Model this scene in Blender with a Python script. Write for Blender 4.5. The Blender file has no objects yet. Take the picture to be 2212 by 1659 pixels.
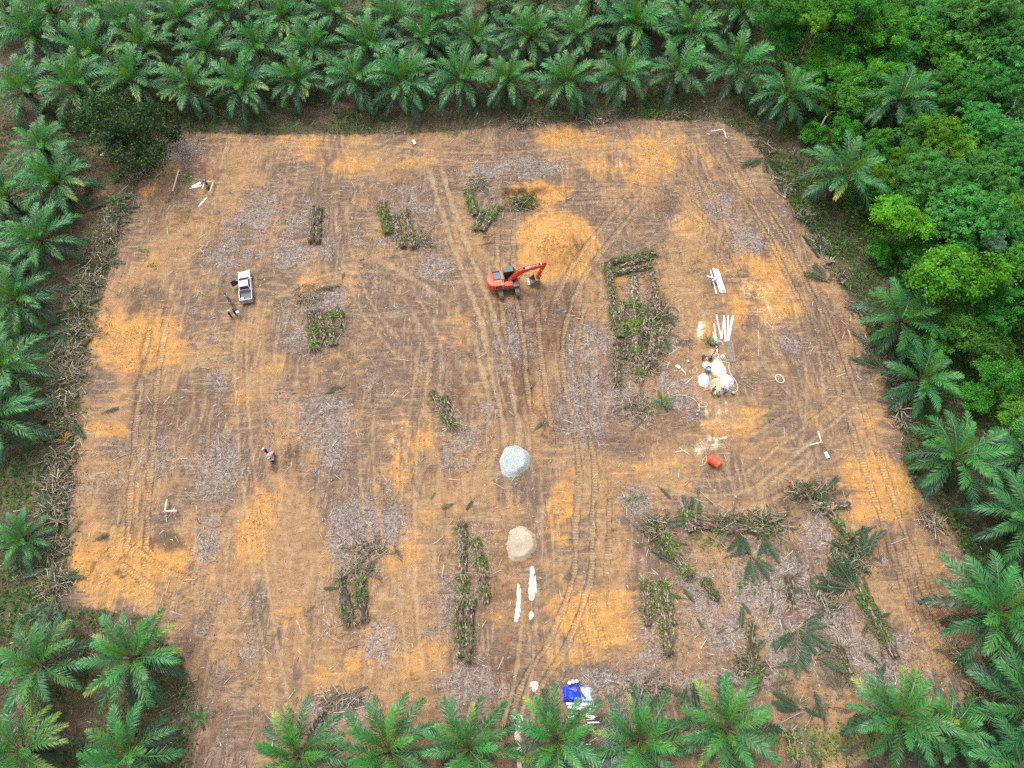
import bpy, bmesh, math, random
import numpy as np
from mathutils import Vector, Matrix

R = math.radians
scene = bpy.context.scene
col = scene.collection
random.seed(7)
rng = np.random.default_rng(7)

# ------------------------------------------------------------------ camera, sky, sun, exposure
CAM_H, PITCH, FOC = 86.0, R(63.6), 1533.6          # metres, down-tilt, focal length in pixels of a 2212 px wide picture
cd = bpy.data.cameras.new('camera')
cd.sensor_fit = 'HORIZONTAL'
cd.sensor_width = 36.0
cd.lens = 36.0 * FOC / 2212.0
cd.clip_start, cd.clip_end = 0.5, 6000.0
cam = bpy.data.objects.new('camera', cd)
col.objects.link(cam)
cam.location = (0, 0, CAM_H)
cam.rotation_euler = (math.pi / 2 - PITCH, 0, 0)
scene.camera = cam

SUN_EL, SUN_AZ = R(62), R(-35)
w = bpy.data.worlds.new('World')
scene.world = w
w.use_nodes = True
nt = w.node_tree
nt.nodes.clear()
sky = nt.nodes.new('ShaderNodeTexSky')
sky.sky_type = 'NISHITA'
sky.sun_disc = False
sky.sun_elevation = SUN_EL
sky.sun_rotation = SUN_AZ
sky.dust_density = 4.0
sky.air_density = 1.0
hs = nt.nodes.new('ShaderNodeHueSaturation')      # an overcast sky: paler than a clear one
hs.inputs['Saturation'].default_value = 0.30
bg = nt.nodes.new('ShaderNodeBackground')
bg.inputs['Strength'].default_value = 0.15
wo = nt.nodes.new('ShaderNodeOutputWorld')
nt.links.new(sky.outputs[0], hs.inputs['Color'])
nt.links.new(hs.outputs[0], bg.inputs[0])
nt.links.new(bg.outputs[0], wo.inputs[0])

sd = bpy.data.lights.new('sun', 'SUN')
sd.energy = 1.5
sd.angle = R(28)
sd.color = (1.0, 0.965, 0.91)
sun = bpy.data.objects.new('sun', sd)
col.objects.link(sun)
sv = Vector((math.cos(SUN_EL) * math.sin(SUN_AZ), math.cos(SUN_EL) * math.cos(SUN_AZ), math.sin(SUN_EL)))
sun.rotation_euler = sv.to_track_quat('Z', 'Y').to_euler()
sun.location = sv * 200

vs = scene.view_settings
vs.view_transform = 'Standard'
vs.look = 'None'
vs.exposure = 0.72
vs.gamma = 1.0
vs.use_curve_mapping = False
scene.cycles.max_bounces = 6
scene.cycles.diffuse_bounces = 3
scene.cycles.transparent_max_bounces = 4
scene.cycles.use_denoising = False


# ------------------------------------------------------------------ helpers
def srgb(*c):
    return tuple(((x / 255) / 12.92 if x <= 10 else ((x / 255 + 0.055) / 1.055) ** 2.4) for x in c)


SP, CP = math.sin(PITCH), math.cos(PITCH)


def at(x, y, h=0.0):
    """The point of the plane z = h that shows at (x, y) of a 2212 px wide print of the photograph: used to survey where things stand."""
    a, b = (x - 1106.0) / FOC, (y - 829.5) / FOC
    d = Vector((a, CP - b * SP, -SP - b * CP))
    t = (h - CAM_H) / d.z
    return Vector((d.x * t, d.y * t, h))


def size_at(x, y):
    """metres per pixel across and along the ground there"""
    b = (y - 829.5) / FOC
    z = CAM_H / (SP + b * CP)
    return z / FOC, z / FOC * z / CAM_H


def tag(o, label=None, cat=None, group=None, kind=None):
    if label: o['label'] = label
    if cat: o['category'] = cat
    if group: o['group'] = group
    if kind: o['kind'] = kind
    return o


def empty(name, loc=(0, 0, 0), rz=0.0, label=None, cat=None, group=None):
    o = bpy.data.objects.new(name, None)
    o.empty_display_size = 0.3
    col.objects.link(o)
    o.location = loc
    o.rotation_euler = (0, 0, rz)
    return tag(o, label, cat, group)


def link(name, me, parent=None, loc=None, rot=None, sc=None):
    o = bpy.data.objects.new(name, me)
    col.objects.link(o)
    if parent: o.parent = parent
    if loc is not None: o.location = loc
    if rot is not None: o.rotation_euler = rot
    if sc is not None: o.scale = (sc, sc, sc) if isinstance(sc, (int, float)) else sc
    return o


def mesh_np(name, V, F, mats, colr=None, mi=None, attrs=None, smooth=False):
    """V (n,3); F one array (m,k) or a list of such; colr (n,3) linear colours per point"""
    if not isinstance(F, (list, tuple)): F = [F]
    F = [np.asarray(f, dtype=np.int32) for f in F if len(f)]
    V = np.asarray(V, dtype=np.float32)
    me = bpy.data.meshes.new(name)
    me.vertices.add(len(V))
    me.vertices.foreach_set('co', V.ravel())
    nl = sum(f.size for f in F)
    npoly = sum(len(f) for f in F)
    me.loops.add(nl)
    me.loops.foreach_set('vertex_index', np.concatenate([f.ravel() for f in F]))
    tot = np.concatenate([np.full(len(f), f.shape[1], np.int32) for f in F])
    st = np.concatenate([[0], np.cumsum(tot)[:-1]]).astype(np.int32)
    me.polygons.add(npoly)
    me.polygons.foreach_set('loop_start', st)
    me.polygons.foreach_set('loop_total', tot)
    for m in (mats if isinstance(mats, (list, tuple)) else [mats]): me.materials.append(m)
    if mi is not None: me.polygons.foreach_set('material_index', np.asarray(mi, np.int32))
    me.polygons.foreach_set('use_smooth', np.full(npoly, smooth, dtype=bool))
    if colr is not None:
        a = me.attributes.new('Col', 'FLOAT_COLOR', 'POINT')
        c = np.ones((len(V), 4), np.float32)
        c[:, :3] = colr
        a.data.foreach_set('color', c.ravel())
    for k, v in (attrs or {}).items():
        a = me.attributes.new(k, 'FLOAT', 'POINT')
        a.data.foreach_set('value', np.asarray(v, np.float32).ravel())
    me.update(calc_edges=True)
    return me


class MB:
    """collects simple solids for ONE mesh (with a colour per point)"""

    def __init__(s):
        s.v, s.f, s.c, s.m = [], [], [], []

    def add(s, vs, fs, c=(0.5, 0.5, 0.5), m=0):
        n = len(s.v)
        s.v += [tuple(p) for p in vs]
        s.f += [tuple(i + n for i in f) for f in fs]
        s.c += [c] * len(vs)
        s.m += [m] * len(fs)
        return s

    def box(s, x0, x1, y0, y1, z0, z1, c=(0.5,) * 3, m=0, M=None):
        vs = [Vector(p) for p in ((x0, y0, z0), (x1, y0, z0), (x1, y1, z0), (x0, y1, z0), (x0, y0, z1), (x1, y0, z1), (x1, y1, z1), (x0, y1, z1))]
        if M is not None: vs = [M @ p for p in vs]
        return s.add(vs, [(3, 2, 1, 0), (4, 5, 6, 7), (0, 1, 5, 4), (1, 2, 6, 5), (2, 3, 7, 6), (3, 0, 4, 7)], c, m)

    def bar(s, a, b, w, h, c=(0.5,) * 3, m=0, up=(0, 0, 1)):
        """a rectangular bar from a to b"""
        a, b = Vector(a), Vector(b)
        d = (b - a).normalized()
        u = Vector(up)
        if abs(d.dot(u)) > 0.95: u = Vector((1, 0, 0))
        y = u.cross(d).normalized()
        z = d.cross(y)
        vs = [p + y * i * w / 2 + z * j * h / 2 for p in (a, b) for (i, j) in ((-1, -1), (1, -1), (1, 1), (-1, 1))]
        return s.add(vs, [(3, 2, 1, 0), (4, 5, 6, 7), (0, 1, 5, 4), (1, 2, 6, 5), (2, 3, 7, 6), (3, 0, 4, 7)], c, m)

    def tube(s, pts, rad, n=6, c=(0.5,) * 3, m=0, cap=True):
        """a tube through pts; rad a number or one per point"""
        pts = [Vector(p) for p in pts]
        rs = rad if isinstance(rad, (list, tuple)) else [rad] * len(pts)
        vs, fs = [], []
        for i, p in enumerate(pts):
            d = (pts[min(i + 1, len(pts) - 1)] - pts[max(i - 1, 0)])
            d = d.normalized() if d.length > 1e-9 else Vector((0, 0, 1))
            u = Vector((0, 0, 1)) if abs(d.z) < 0.93 else Vector((1, 0, 0))
            y = u.cross(d).normalized()
            z = d.cross(y)
            for k in range(n):
                t = 2 * math.pi * k / n
                vs.append(p + (y * math.cos(t) + z * math.sin(t)) * rs[i])
        for i in range(len(pts) - 1):
            for k in range(n):
                k2 = (k + 1) % n
                fs.append((i * n + k, i * n + k2, (i + 1) * n + k2, (i + 1) * n + k))
        if cap:
            fs.append(tuple(range(n - 1, -1, -1)))
            fs.append(tuple((len(pts) - 1) * n + k for k in range(n)))
        return s.add(vs, fs, c, m)

    def prism(s, prof, y0, y1, c=(0.5,) * 3, m=0):
        """a side profile of (x, z) points, extruded along y"""
        n = len(prof)
        vs = [(x, y0, z) for x, z in prof] + [(x, y1, z) for x, z in prof]
        fs = [tuple(range(n)), tuple(range(2 * n - 1, n - 1, -1))] + [((i + 1) % n, i, n + i, n + (i + 1) % n) for i in range(n)]
        return s.add(vs, fs, c, m)

    def ball(s, p, r, c=(0.5,) * 3, m=0, n=8, k=5, sq=(1, 1, 1), lo=0.0):
        vs, fs = [], []
        p = Vector(p)
        for i in range(k + 1):
            t = lo + (math.pi - lo) * i / k
            for j in range(n):
                a = 2 * math.pi * j / n
                vs.append(p + Vector((math.sin(t) * math.cos(a) * r * sq[0], math.sin(t) * math.sin(a) * r * sq[1], math.cos(t) * r * sq[2])))
        for i in range(k):
            for j in range(n):
                j2 = (j + 1) % n
                fs.append((i * n + j, (i + 1) * n + j, (i + 1) * n + j2, i * n + j2))
        return s.add(vs, fs, c, m)

    def mesh(s, name, mats, bevel=0.0, smooth=False, seg=1):
        me = bpy.data.meshes.new(name)
        me.from_pydata(s.v, [], s.f)
        for m in (mats if isinstance(mats, (list, tuple)) else [mats]): me.materials.append(m)
        a = me.attributes.new('Col', 'FLOAT_COLOR', 'POINT')
        c = np.ones((len(s.v), 4), np.float32)
        if len(s.v): c[:, :3] = np.array(s.c, np.float32)
        a.data.foreach_set('color', c.ravel())
        me.polygons.foreach_set('material_index', np.array(s.m, np.int32))
        bm = bmesh.new()
        bm.from_mesh(me)
        bmesh.ops.remove_doubles(bm, verts=bm.verts, dist=1e-5)
        bmesh.ops.recalc_face_normals(bm, faces=bm.faces)
        if bevel > 0:
            es = [e for e in bm.edges if len(e.link_faces) == 2 and e.calc_face_angle(0) > 0.5]
            bmesh.ops.bevel(bm, geom=es, offset=bevel, offset_type='OFFSET', segments=seg, profile=0.5, affect='EDGES', clamp_overlap=True)
        if smooth:
            for f in bm.faces: f.smooth = True
        bm.to_mesh(me)
        bm.free()
        me.update()
        return me

    def obj(s, name, mats, parent=None, bevel=0.0, smooth=False, seg=1, **k):
        return link(name, s.mesh(name, mats, bevel, smooth, seg), parent, **k)


# ------------------------------------------------------------------ noise
_tab = np.random.default_rng(99).random((256, 256)).astype(np.float32)


def vnoise(x, y):
    xi, yi = np.floor(x).astype(np.int64), np.floor(y).astype(np.int64)
    fx, fy = (x - xi).astype(np.float32), (y - yi).astype(np.float32)
    fx, fy = fx * fx * (3 - 2 * fx), fy * fy * (3 - 2 * fy)
    x0, x1, y0, y1 = xi & 255, (xi + 1) & 255, yi & 255, (yi + 1) & 255
    a, b, c, d = _tab[x0, y0], _tab[x1, y0], _tab[x0, y1], _tab[x1, y1]
    return (a + (b - a) * fx) * (1 - fy) + (c + (d - c) * fx) * fy


def fbm(x, y, sx, sy=None, o=4, seed=0, rot=0.0):
    """0..1 noise, features about sx by sy metres"""
    sy = sy or sx
    c, s = math.cos(rot), math.sin(rot)
    u, v = (x * c + y * s) / sx + seed * 17.31, (-x * s + y * c) / sy + seed * 9.77
    t = np.zeros_like(u, dtype=np.float32)
    amp, tot = 0.5, 0.0
    for i in range(o):
        t += amp * vnoise(u, v)
        tot += amp
        u, v, amp = u * 2.03 + 5.1, v * 2.03 + 3.7, amp * 0.5
    return t / tot


def sstep(a, b, x):
    t = np.clip((x - a) / (b - a), 0, 1)
    return t * t * (3 - 2 * t)


# ------------------------------------------------------------------ materials
def new_mat(name):
    m = bpy.data.materials.new(name)
    m.use_nodes = True
    m.node_tree.nodes.clear()
    return m, m.node_tree.nodes, m.node_tree.links


def N(nodes, typ, **k):
    n = nodes.new(typ)
    for a, b in k.items():
        if a in n.inputs: n.inputs[a].default_value = b
        else: setattr(n, a, b)
    return n


def math_node(nodes, links, op, a, b=None, clamp=False):
    n = nodes.new('ShaderNodeMath')
    n.operation = op
    n.use_clamp = clamp
    for i, v in enumerate((a, b)):
        if v is None: continue
        if isinstance(v, (int, float)): n.inputs[i].default_value = v
        else: links.new(v, n.inputs[i])
    return n.outputs[0]


def mix_rgb(nodes, links, f, a, b, mode='MIX'):
    n = nodes.new('ShaderNodeMix')
    n.data_type = 'RGBA'
    n.blend_type = mode
    for i, v in ((0, f), (6, a), (7, b)):
        if isinstance(v, (int, float)): n.inputs[i].default_value = v
        elif isinstance(v, tuple): n.inputs[i].default_value = (*v[:3], 1)
        else: links.new(v, n.inputs[i])
    return n.outputs[2]


def mapr(nodes, links, v, a, b, c=0.0, d=1.0, smooth=True):
    n = nodes.new('ShaderNodeMapRange')
    n.interpolation_type = 'SMOOTHSTEP' if smooth else 'LINEAR'
    n.inputs[1].default_value, n.inputs[2].default_value, n.inputs[3].default_value, n.inputs[4].default_value = a, b, c, d
    links.new(v, n.inputs[0])
    return n.outputs[0]


def noise(nodes, links, vec, scale, detail=3.0, rough=0.55, mp=None):
    if mp is not None:
        k = N(nodes, 'ShaderNodeMapping')
        k.inputs['Scale'].default_value = mp[0]
        k.inputs['Rotation'].default_value = (0, 0, mp[1])
        links.new(vec, k.inputs[0])
        vec = k.outputs[0]
    n = N(nodes, 'ShaderNodeTexNoise', Scale=scale, Detail=detail, Roughness=rough)
    links.new(vec, n.inputs['Vector'])
    return n.outputs[0]


def foliage_mat(name, trans=0.25, rough=0.42, spec=0.35, vary=0.35):
    m, n, l = new_mat(name)
    at_ = N(n, 'ShaderNodeAttribute', attribute_name='Col')
    oi = N(n, 'ShaderNodeObjectInfo')
    v = mapr(n, l, oi.outputs['Random'], 0, 1, 1 - vary, 1 + vary, False)
    h = N(n, 'ShaderNodeHueSaturation')
    hv = math_node(n, l, 'MULTIPLY', oi.outputs['Random'], 7.13)
    hv = math_node(n, l, 'FRACT', hv)
    l.new(mapr(n, l, hv, 0, 1, 0.482, 0.518, False), h.inputs['Hue'])
    l.new(v, h.inputs['Value'])
    l.new(at_.outputs['Color'], h.inputs['Color'])
    b = N(n, 'ShaderNodeBsdfPrincipled', Roughness=rough)
    b.inputs['Specular IOR Level'].default_value = spec
    l.new(h.outputs[0], b.inputs['Base Color'])
    o = N(n, 'ShaderNodeOutputMaterial')
    if trans > 0:
        t = N(n, 'ShaderNodeBsdfTranslucent')
        g = mix_rgb(n, l, 1.0, h.outputs[0], (1.3, 1.35, 0.7), 'MULTIPLY')
        l.new(g, t.inputs[0])
        x = N(n, 'ShaderNodeMixShader')
        x.inputs[0].default_value = trans
        l.new(b.outputs[0], x.inputs[1])
        l.new(t.outputs[0], x.inputs[2])
        l.new(x.outputs[0], o.inputs[0])
    else:
        l.new(b.outputs[0], o.inputs[0])
    return m


def plain_mat(name, c, rough=0.6, metal=0.0, dirt=0.2, dirtc=(0.25, 0.15, 0.08), scale=3.0, spec=0.5, attr=False, bump=0.0, bscale=20.0):
    """paint, metal, wood or cloth with a little soil and wear on it"""
    m, n, l = new_mat(name)
    tc = N(n, 'ShaderNodeTexCoord')
    nz = noise(n, l, tc.outputs['Object'], scale, 4.0, 0.65)
    base = c
    if attr:
        base = N(n, 'ShaderNodeAttribute', attribute_name='Col').outputs['Color']
    f = mapr(n, l, nz, 0.42, 0.75, 0.0, dirt)
    cc = mix_rgb(n, l, f, base, dirtc)
    b = N(n, 'ShaderNodeBsdfPrincipled', Roughness=rough, Metallic=metal)
    b.inputs['Specular IOR Level'].default_value = spec
    l.new(cc, b.inputs['Base Color'])
    l.new(mapr(n, l, nz, 0.3, 0.8, rough * 0.85, min(1, rough * 1.2)), b.inputs['Roughness'])
    if bump:
        bz = noise(n, l, tc.outputs['Object'], bscale, 3.0, 0.6)
        bp = N(n, 'ShaderNodeBump', Strength=bump, Distance=0.05)
        l.new(bz, bp.inputs['Height'])
        l.new(bp.outputs[0], b.inputs['Normal'])
    o = N(n, 'ShaderNodeOutputMaterial')
    l.new(b.outputs[0], o.inputs[0])
    return m


M_frond = foliage_mat('palm_leaf', 0.26, 0.38, 0.45, 0.18)
M_leaf = foliage_mat('tree_leaf', 0.42, 0.55, 0.16, 0.22)
M_dead = plain_mat('dry_litter', (0.3,) * 3, 0.85, dirt=0.15, spec=0.2, attr=True)
M_bark = plain_mat('bark', (0.3,) * 3, 0.9, dirt=0.5, dirtc=(0.06, 0.045, 0.03), scale=5, spec=0.2, attr=True, bump=0.6)
# ------------------------------------------------------------------ the ground: one sheet, fine inside the clearing
def axis(parts):
    out = []
    for a, b, s in parts:
        out += list(np.arange(a, b, s))
    return np.array(sorted(set(np.round(out, 3))), np.float32)


gx = axis([(-2400, -400, 200), (-400, -110, 20), (-110, -50, 0.6), (-50, 60, 0.2), (60, 110, 0.6), (110, 400, 20), (400, 2401, 200)])
gy = axis([(-2400, -300, 200), (-300, -40, 20), (-40, -6, 1.0), (-6, 95, 0.2), (95, 135, 0.6), (135, 400, 15), (400, 2401, 200)])
GX, GY = np.meshgrid(gx, gy, indexing='xy')
ny_, nx_ = GX.shape


def wx(x, y):
    return at(x, y).xy


def blobs(lst):
    """soft union of ellipses given as (x, y, rx, ry, turn in degrees, weight) on the print"""
    out = np.zeros_like(GX)
    for x, y, rx, ry, rot, wt in lst:
        c = at(x, y)
        a, b = size_at(x, y)
        ax, ay = rx * a, ry * b
        rr = max(ax, ay) * 1.9
        i0, i1 = np.searchsorted(gx, [c.x - rr, c.x + rr])
        j0, j1 = np.searchsorted(gy, [c.y - rr, c.y + rr])
        if i1 <= i0 or j1 <= j0: continue
        X, Y = GX[j0:j1, i0:i1] - c.x, GY[j0:j1, i0:i1] - c.y
        t = -R(rot)
        u, v = (X * math.cos(t) + Y * math.sin(t)) / ax, (-X * math.sin(t) + Y * math.cos(t)) / ay
        d = np.sqrt(u * u + v * v)
        q = wt * sstep(1.7, 0.3, d)
        out[j0:j1, i0:i1] = np.maximum(out[j0:j1, i0:i1], q)
    return out


CLAY = [(295, 735, 125, 80, 5, 1), (330, 690, 60, 40, 0, .8), (250, 780, 60, 40, 0, .9), (270, 1215, 150, 95, 0, 1), (215, 1290, 70, 60, 0, .9), (380, 1190, 60, 40, 30, .8), (230, 1140, 60, 40, 0, .7),
        (312, 415, 38, 14, 0, .95), (690, 300, 110, 22, 0, .85), (480, 295, 110, 12, 0, .55), (1195, 292, 110, 22, 0, .85), (735, 365, 85, 42, 0, .8), (905, 350, 60, 20, 0, .8), (1390, 305, 160, 22, 0, .75),
        (1480, 335, 150, 38, 0, .7), (1330, 372, 110, 40, 0, .8), (1110, 345, 80, 25, 0, .55), (1155, 420, 80, 34, 0, 1.6), (1205, 522, 92, 80, 0, 1.6), (1250, 450, 90, 30, 0, .7), (1300, 400, 120, 20, 0, .6),
        (1640, 590, 105, 75, -15, .95), (1620, 660, 90, 60, 0, .85), (1710, 650, 80, 50, 0, .75), (1585, 540, 60, 30, 0, .7), (1760, 690, 60, 40, 0, .5), (1890, 1040, 95, 70, -30, 1.05), (1870, 1085, 60, 45, 0, .9), (1940, 1110, 60, 40, -30, .8), (1920, 985, 40, 40, 0, .8),
        (1830, 840, 60, 50, 0, .5), (1880, 920, 60, 30, -25, .6), (1640, 890, 42, 36, 0, .8), (1560, 925, 80, 26, 0, .75), (1650, 960, 60, 26, 0, .6), (1530, 950, 60, 20, 0, .6), (890, 945, 60, 55, 0, .85), (872, 1000, 45, 60, 0, .85), (900, 900, 70, 40, 0, .6),
        (560, 1090, 45, 70, 0, .85), (545, 1180, 40, 70, 0, .7), (1210, 1115, 45, 85, 0, .9), (1140, 1090, 40, 60, 0, .6), (495, 890, 45, 65, 0, .85), (450, 900, 32, 60, -25, .8), (520, 950, 40, 40, 0, .7), (620, 690, 65, 26, 8, .6), (650, 620, 100, 26, 10, .7),
        (1280, 1330, 105, 78, 0, .95), (1350, 1290, 60, 30, 0, .8), (1230, 1400, 70, 50, 0, .8), (1060, 1350, 50, 45, 0, .7), (1060, 1410, 60, 30, 0, .6), (1010, 680, 60, 30, 0, .75), (960, 690, 40, 20, 0, .7), (975, 740, 45, 22, 0, .7), (1000, 795, 40, 22, 0, .7),
        (652, 517, 32, 11, 0, 1.1), (760, 1420, 60, 40, 0, .6), (790, 1380, 40, 30, 0, .55), (600, 1370, 70, 30, 0, .5), (255, 1560, 45, 45, 0, .9), (310, 1490, 50, 40, 0, .7), (700, 1460, 70, 40, 0, .55), (930, 1420, 70, 50, 0, .7), (1480, 480, 90, 32, 15, .6),
        (1580, 560, 60, 30, 0, .6), (1955, 1290, 22, 45, 10, .85), (1520, 715, 14, 30, 10, .95), (1290, 830, 40, 60, 0, .6), (1160, 850, 50, 60, 0, .55), (1100, 560, 22, 60, 0, .8), (1080, 580, 20, 40, 0, .8), (1220, 700, 60, 50, 0, .5), (1330, 1280, 100, 40, 0, .6),
        (760, 1170, 50, 50, 0, .35), (860, 1150, 60, 80, 0, .6), (940, 1100, 60, 60, 0, .5), (650, 790, 90, 40, 0, .6), (830, 760, 60, 60, 0, .5), (740, 590, 60, 30, 0, .55), (1400, 1010, 90, 24, -10, .6), (1480, 1050, 60, 18, -14, .6), (1450, 1100, 60, 30, 0, .5), (700, 480, 50, 25, 0, .5),
        (250, 930, 80, 16, 6, .9), (300, 860, 70, 30, 0, .45), (380, 1060, 60, 25, 25, .6), (300, 1080, 60, 40, 25, .7), (560, 380, 70, 20, 0, .6), (440, 470, 60, 20, 0, .5), (330, 560, 60, 30, 0, .5), (240, 850, 60, 25, 0, .5), (430, 1060, 40, 20, 0, .6), (630, 1040, 40, 30, 0, .55),
        (1720, 790, 70, 60, 0, .5), (1690, 860, 80, 50, 0, .5), (1760, 910, 70, 40, 0, .45), (1800, 1010, 60, 30, 0, .5), (2010, 1200, 60, 30, -20, .6), (1990, 1380, 30, 40, 0, .4), (1940, 1480, 30, 40, 0, .4), (1340, 950, 60, 40, 0, .5), (1180, 780, 90, 60, 0, .55), (1390, 560, 90, 20, 0, .6), (1340, 600, 60, 12, 5, .95), (620, 1330, 40, 40, 0, .55)]
LITTER = [(790, 1140, 85, 80, 0, 1.1), (450, 1155, 36, 70, 0, .95), (475, 1010, 45, 70, 0, .8), (700, 915, 65, 55, 0, .8), (620, 540, 110, 40, 0, .8), (545, 450, 55, 45, 0, .7), (1035, 385, 42, 40, 0, .8), (1270, 800, 45, 90, -10, .8), (1255, 900, 50, 80, 0, .7), (1350, 865, 70, 50, 0, .9),
          (1555, 450, 36, 65, -30, .85), (1600, 520, 50, 30, -30, .7), (1375, 1088, 48, 32, 0, 1.0), (1640, 1265, 120, 80, 0, .9), (1560, 1310, 90, 100, 0, .95), (1700, 1380, 90, 60, 0, .9), (1760, 1150, 60, 40, 0, .8), (1800, 1340, 70, 70, 0, .9), (1470, 840, 50, 60, 0, .7), (830, 1390, 50, 55, 20, .9), (740, 1530, 85, 50, 0, .9), (655, 725, 55, 45, 0, .7), (700, 650, 50, 40, 0, .7),
          (1150, 360, 90, 26, 0, .55), (370, 330, 60, 50, 0, .85), (480, 520, 50, 70, 0, .6), (930, 560, 50, 60, 0, .6), (1000, 960, 60, 60, 0, .6), (1030, 1200, 50, 80, 0, .6), (960, 1300, 50, 90, 0, .65), (1020, 1480, 80, 40, 0, .7), (1420, 1400, 50, 60, 0, .7), (1350, 1480, 120, 40, 0, .8), (1560, 1470, 130, 40, 0, .8), (440, 730, 30, 50, 0, .6), (480, 800, 30, 50, 0, .5),
          (1290, 740, 50, 40, 0, .6), (1420, 700, 60, 100, 0, .6), (1700, 740, 40, 30, 0, .5), (1440, 650, 30, 40, 0, .6), (1830, 1440, 90, 60, 0, .8), (1950, 1440, 80, 60, 0, .6), (1850, 800, 60, 40, 0, .35), (540, 1430, 80, 60, 0, .5), (480, 1330, 60, 60, 0, .5), (700, 1000, 50, 60, 0, .5), (600, 890, 40, 60, 0, .5), (1100, 760, 30, 70, 0, .55), (1060, 900, 30, 60, 0, .5), (1640, 1040, 60, 30, 0, .5), (1720, 1020, 60, 30, 0, .45), (330, 980, 90, 50, 0, .55), (240, 1040, 60, 40, 0, .55), (640, 480, 60, 40, 0, .6), (800, 540, 50, 50, 0, .5), (880, 460, 60, 60, 0, .6)]
GREEN = [(480, 268, 140, 14, 0, .9), (760, 268, 120, 12, 0, .8), (960, 290, 160, 18, 0, .55), (1270, 240, 60, 18, 0, .9), (1360, 250, 40, 14, 0, .7), (1050, 262, 90, 10, 0, .7), (350, 425, 40, 40, 0, .6), (405, 388, 16, 16, 0, .9), (400, 470, 30, 20, 0, .5), (1540, 1180, 70, 60, 0, .65), (1380, 1090, 45, 28, 0, .7), (1590, 1240, 90, 60, 0, .5), (1790, 1600, 160, 60, 0, .9),
         (1900, 1395, 30, 60, 30, .6), (1860, 1340, 50, 60, 0, .5), (1480, 1280, 60, 50, 0, .5), (335, 575, 20, 10, 0, .8), (315, 545, 22, 10, 0, .6), (770, 820, 20, 60, 0, .45), (740, 830, 50, 40, 0, .45), (690, 840, 30, 20, 0, .5), (60, 760, 90, 110, 0, .9), (40, 1080, 100, 120, 0, .85), (40, 1320, 110, 90, 0, .9), (80, 1000, 40, 60, 0, .6), (1000, 1500, 60, 20, 0, .35), (840, 430, 40, 30, 0, .4), (1430, 640, 60, 80, 0, .35), (1370, 700, 60, 90, 0, .4),
         (120, 660, 60, 90, 20, .5), (880, 265, 140, 16, 0, .5), (580, 285, 60, 10, 0, .6), (1520, 250, 80, 20, 0, .4), (1690, 1180, 60, 40, 0, .5), (1650, 1480, 80, 40, 0, .5), (1450, 1480, 60, 40, 0, .4), (1740, 1480, 80, 60, 0, .55), (2050, 1420, 60, 90, 0, .6), (2000, 1620, 140, 60, 0, .6)]
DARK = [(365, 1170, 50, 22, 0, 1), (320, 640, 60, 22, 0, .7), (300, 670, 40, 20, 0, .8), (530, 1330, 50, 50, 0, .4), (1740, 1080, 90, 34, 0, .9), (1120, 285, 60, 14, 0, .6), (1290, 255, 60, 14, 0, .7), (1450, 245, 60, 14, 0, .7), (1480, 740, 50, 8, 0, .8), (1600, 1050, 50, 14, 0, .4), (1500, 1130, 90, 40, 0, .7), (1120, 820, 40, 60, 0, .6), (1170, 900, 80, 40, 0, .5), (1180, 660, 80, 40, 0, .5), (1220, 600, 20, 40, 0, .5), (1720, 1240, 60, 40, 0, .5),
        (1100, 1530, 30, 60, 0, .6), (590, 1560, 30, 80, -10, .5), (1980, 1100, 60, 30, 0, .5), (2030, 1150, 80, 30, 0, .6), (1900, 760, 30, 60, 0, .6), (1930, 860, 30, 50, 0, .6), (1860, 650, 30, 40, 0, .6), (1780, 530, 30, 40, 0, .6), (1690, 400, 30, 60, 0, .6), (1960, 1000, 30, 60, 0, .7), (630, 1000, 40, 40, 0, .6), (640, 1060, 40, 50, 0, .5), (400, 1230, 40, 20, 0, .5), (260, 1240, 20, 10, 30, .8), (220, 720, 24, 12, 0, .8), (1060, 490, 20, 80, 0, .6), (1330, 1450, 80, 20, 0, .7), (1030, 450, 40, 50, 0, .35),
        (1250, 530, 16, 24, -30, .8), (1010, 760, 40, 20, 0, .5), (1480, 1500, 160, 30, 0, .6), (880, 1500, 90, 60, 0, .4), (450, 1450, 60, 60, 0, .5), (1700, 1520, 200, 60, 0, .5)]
RED = [(1170, 690, 130, 90, 0, .9), (1120, 840, 60, 110, 0, .9), (1180, 905, 110, 60, 0, .8), (1060, 500, 60, 70, 0, .6), (1450, 700, 60, 90, 0, .5), (700, 730, 90, 50, 0, .6), (1400, 930, 130, 60, 0, .7), (1290, 640, 60, 60, 0, .6), (480, 370, 120, 40, 0, .6), (400, 490, 90, 60, 0, .7), (1030, 330, 150, 40, 0, .6), (930, 420, 80, 60, 0, .5), (1000, 860, 60, 70, 0, .7), (700, 1050, 60, 90, 0, .6), (560, 1000, 40, 60, 0, .5), (420, 850, 60, 60, 0, .5), (340, 900, 80, 60, 0, .6), (1090, 1250, 60, 110, 0, .8), (1100, 1450, 40, 90, 0, .8), (1320, 1120, 60, 90, 0, .7), (1700, 1000, 90, 40, 0, .6), (1850, 760, 50, 110, -20, .7), (1750, 470, 50, 90, -25, .6), (1500, 600, 60, 60, 0, .5), (1460, 880, 70, 50, 0, .6), (960, 1040, 60, 60, 0, .6), (950, 1260, 40, 90, 0, .5), (1400, 440, 70, 40, 0, .7), (1650, 330, 60, 40, 0, .6), (520, 1420, 90, 90, 0, .5), (1900, 1180, 90, 40, 0, .8), (2000, 1260, 60, 90, 0, .7), (640, 1240, 50, 70, 0, .5), (1600, 760, 60, 50, 0, .5)]
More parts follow.
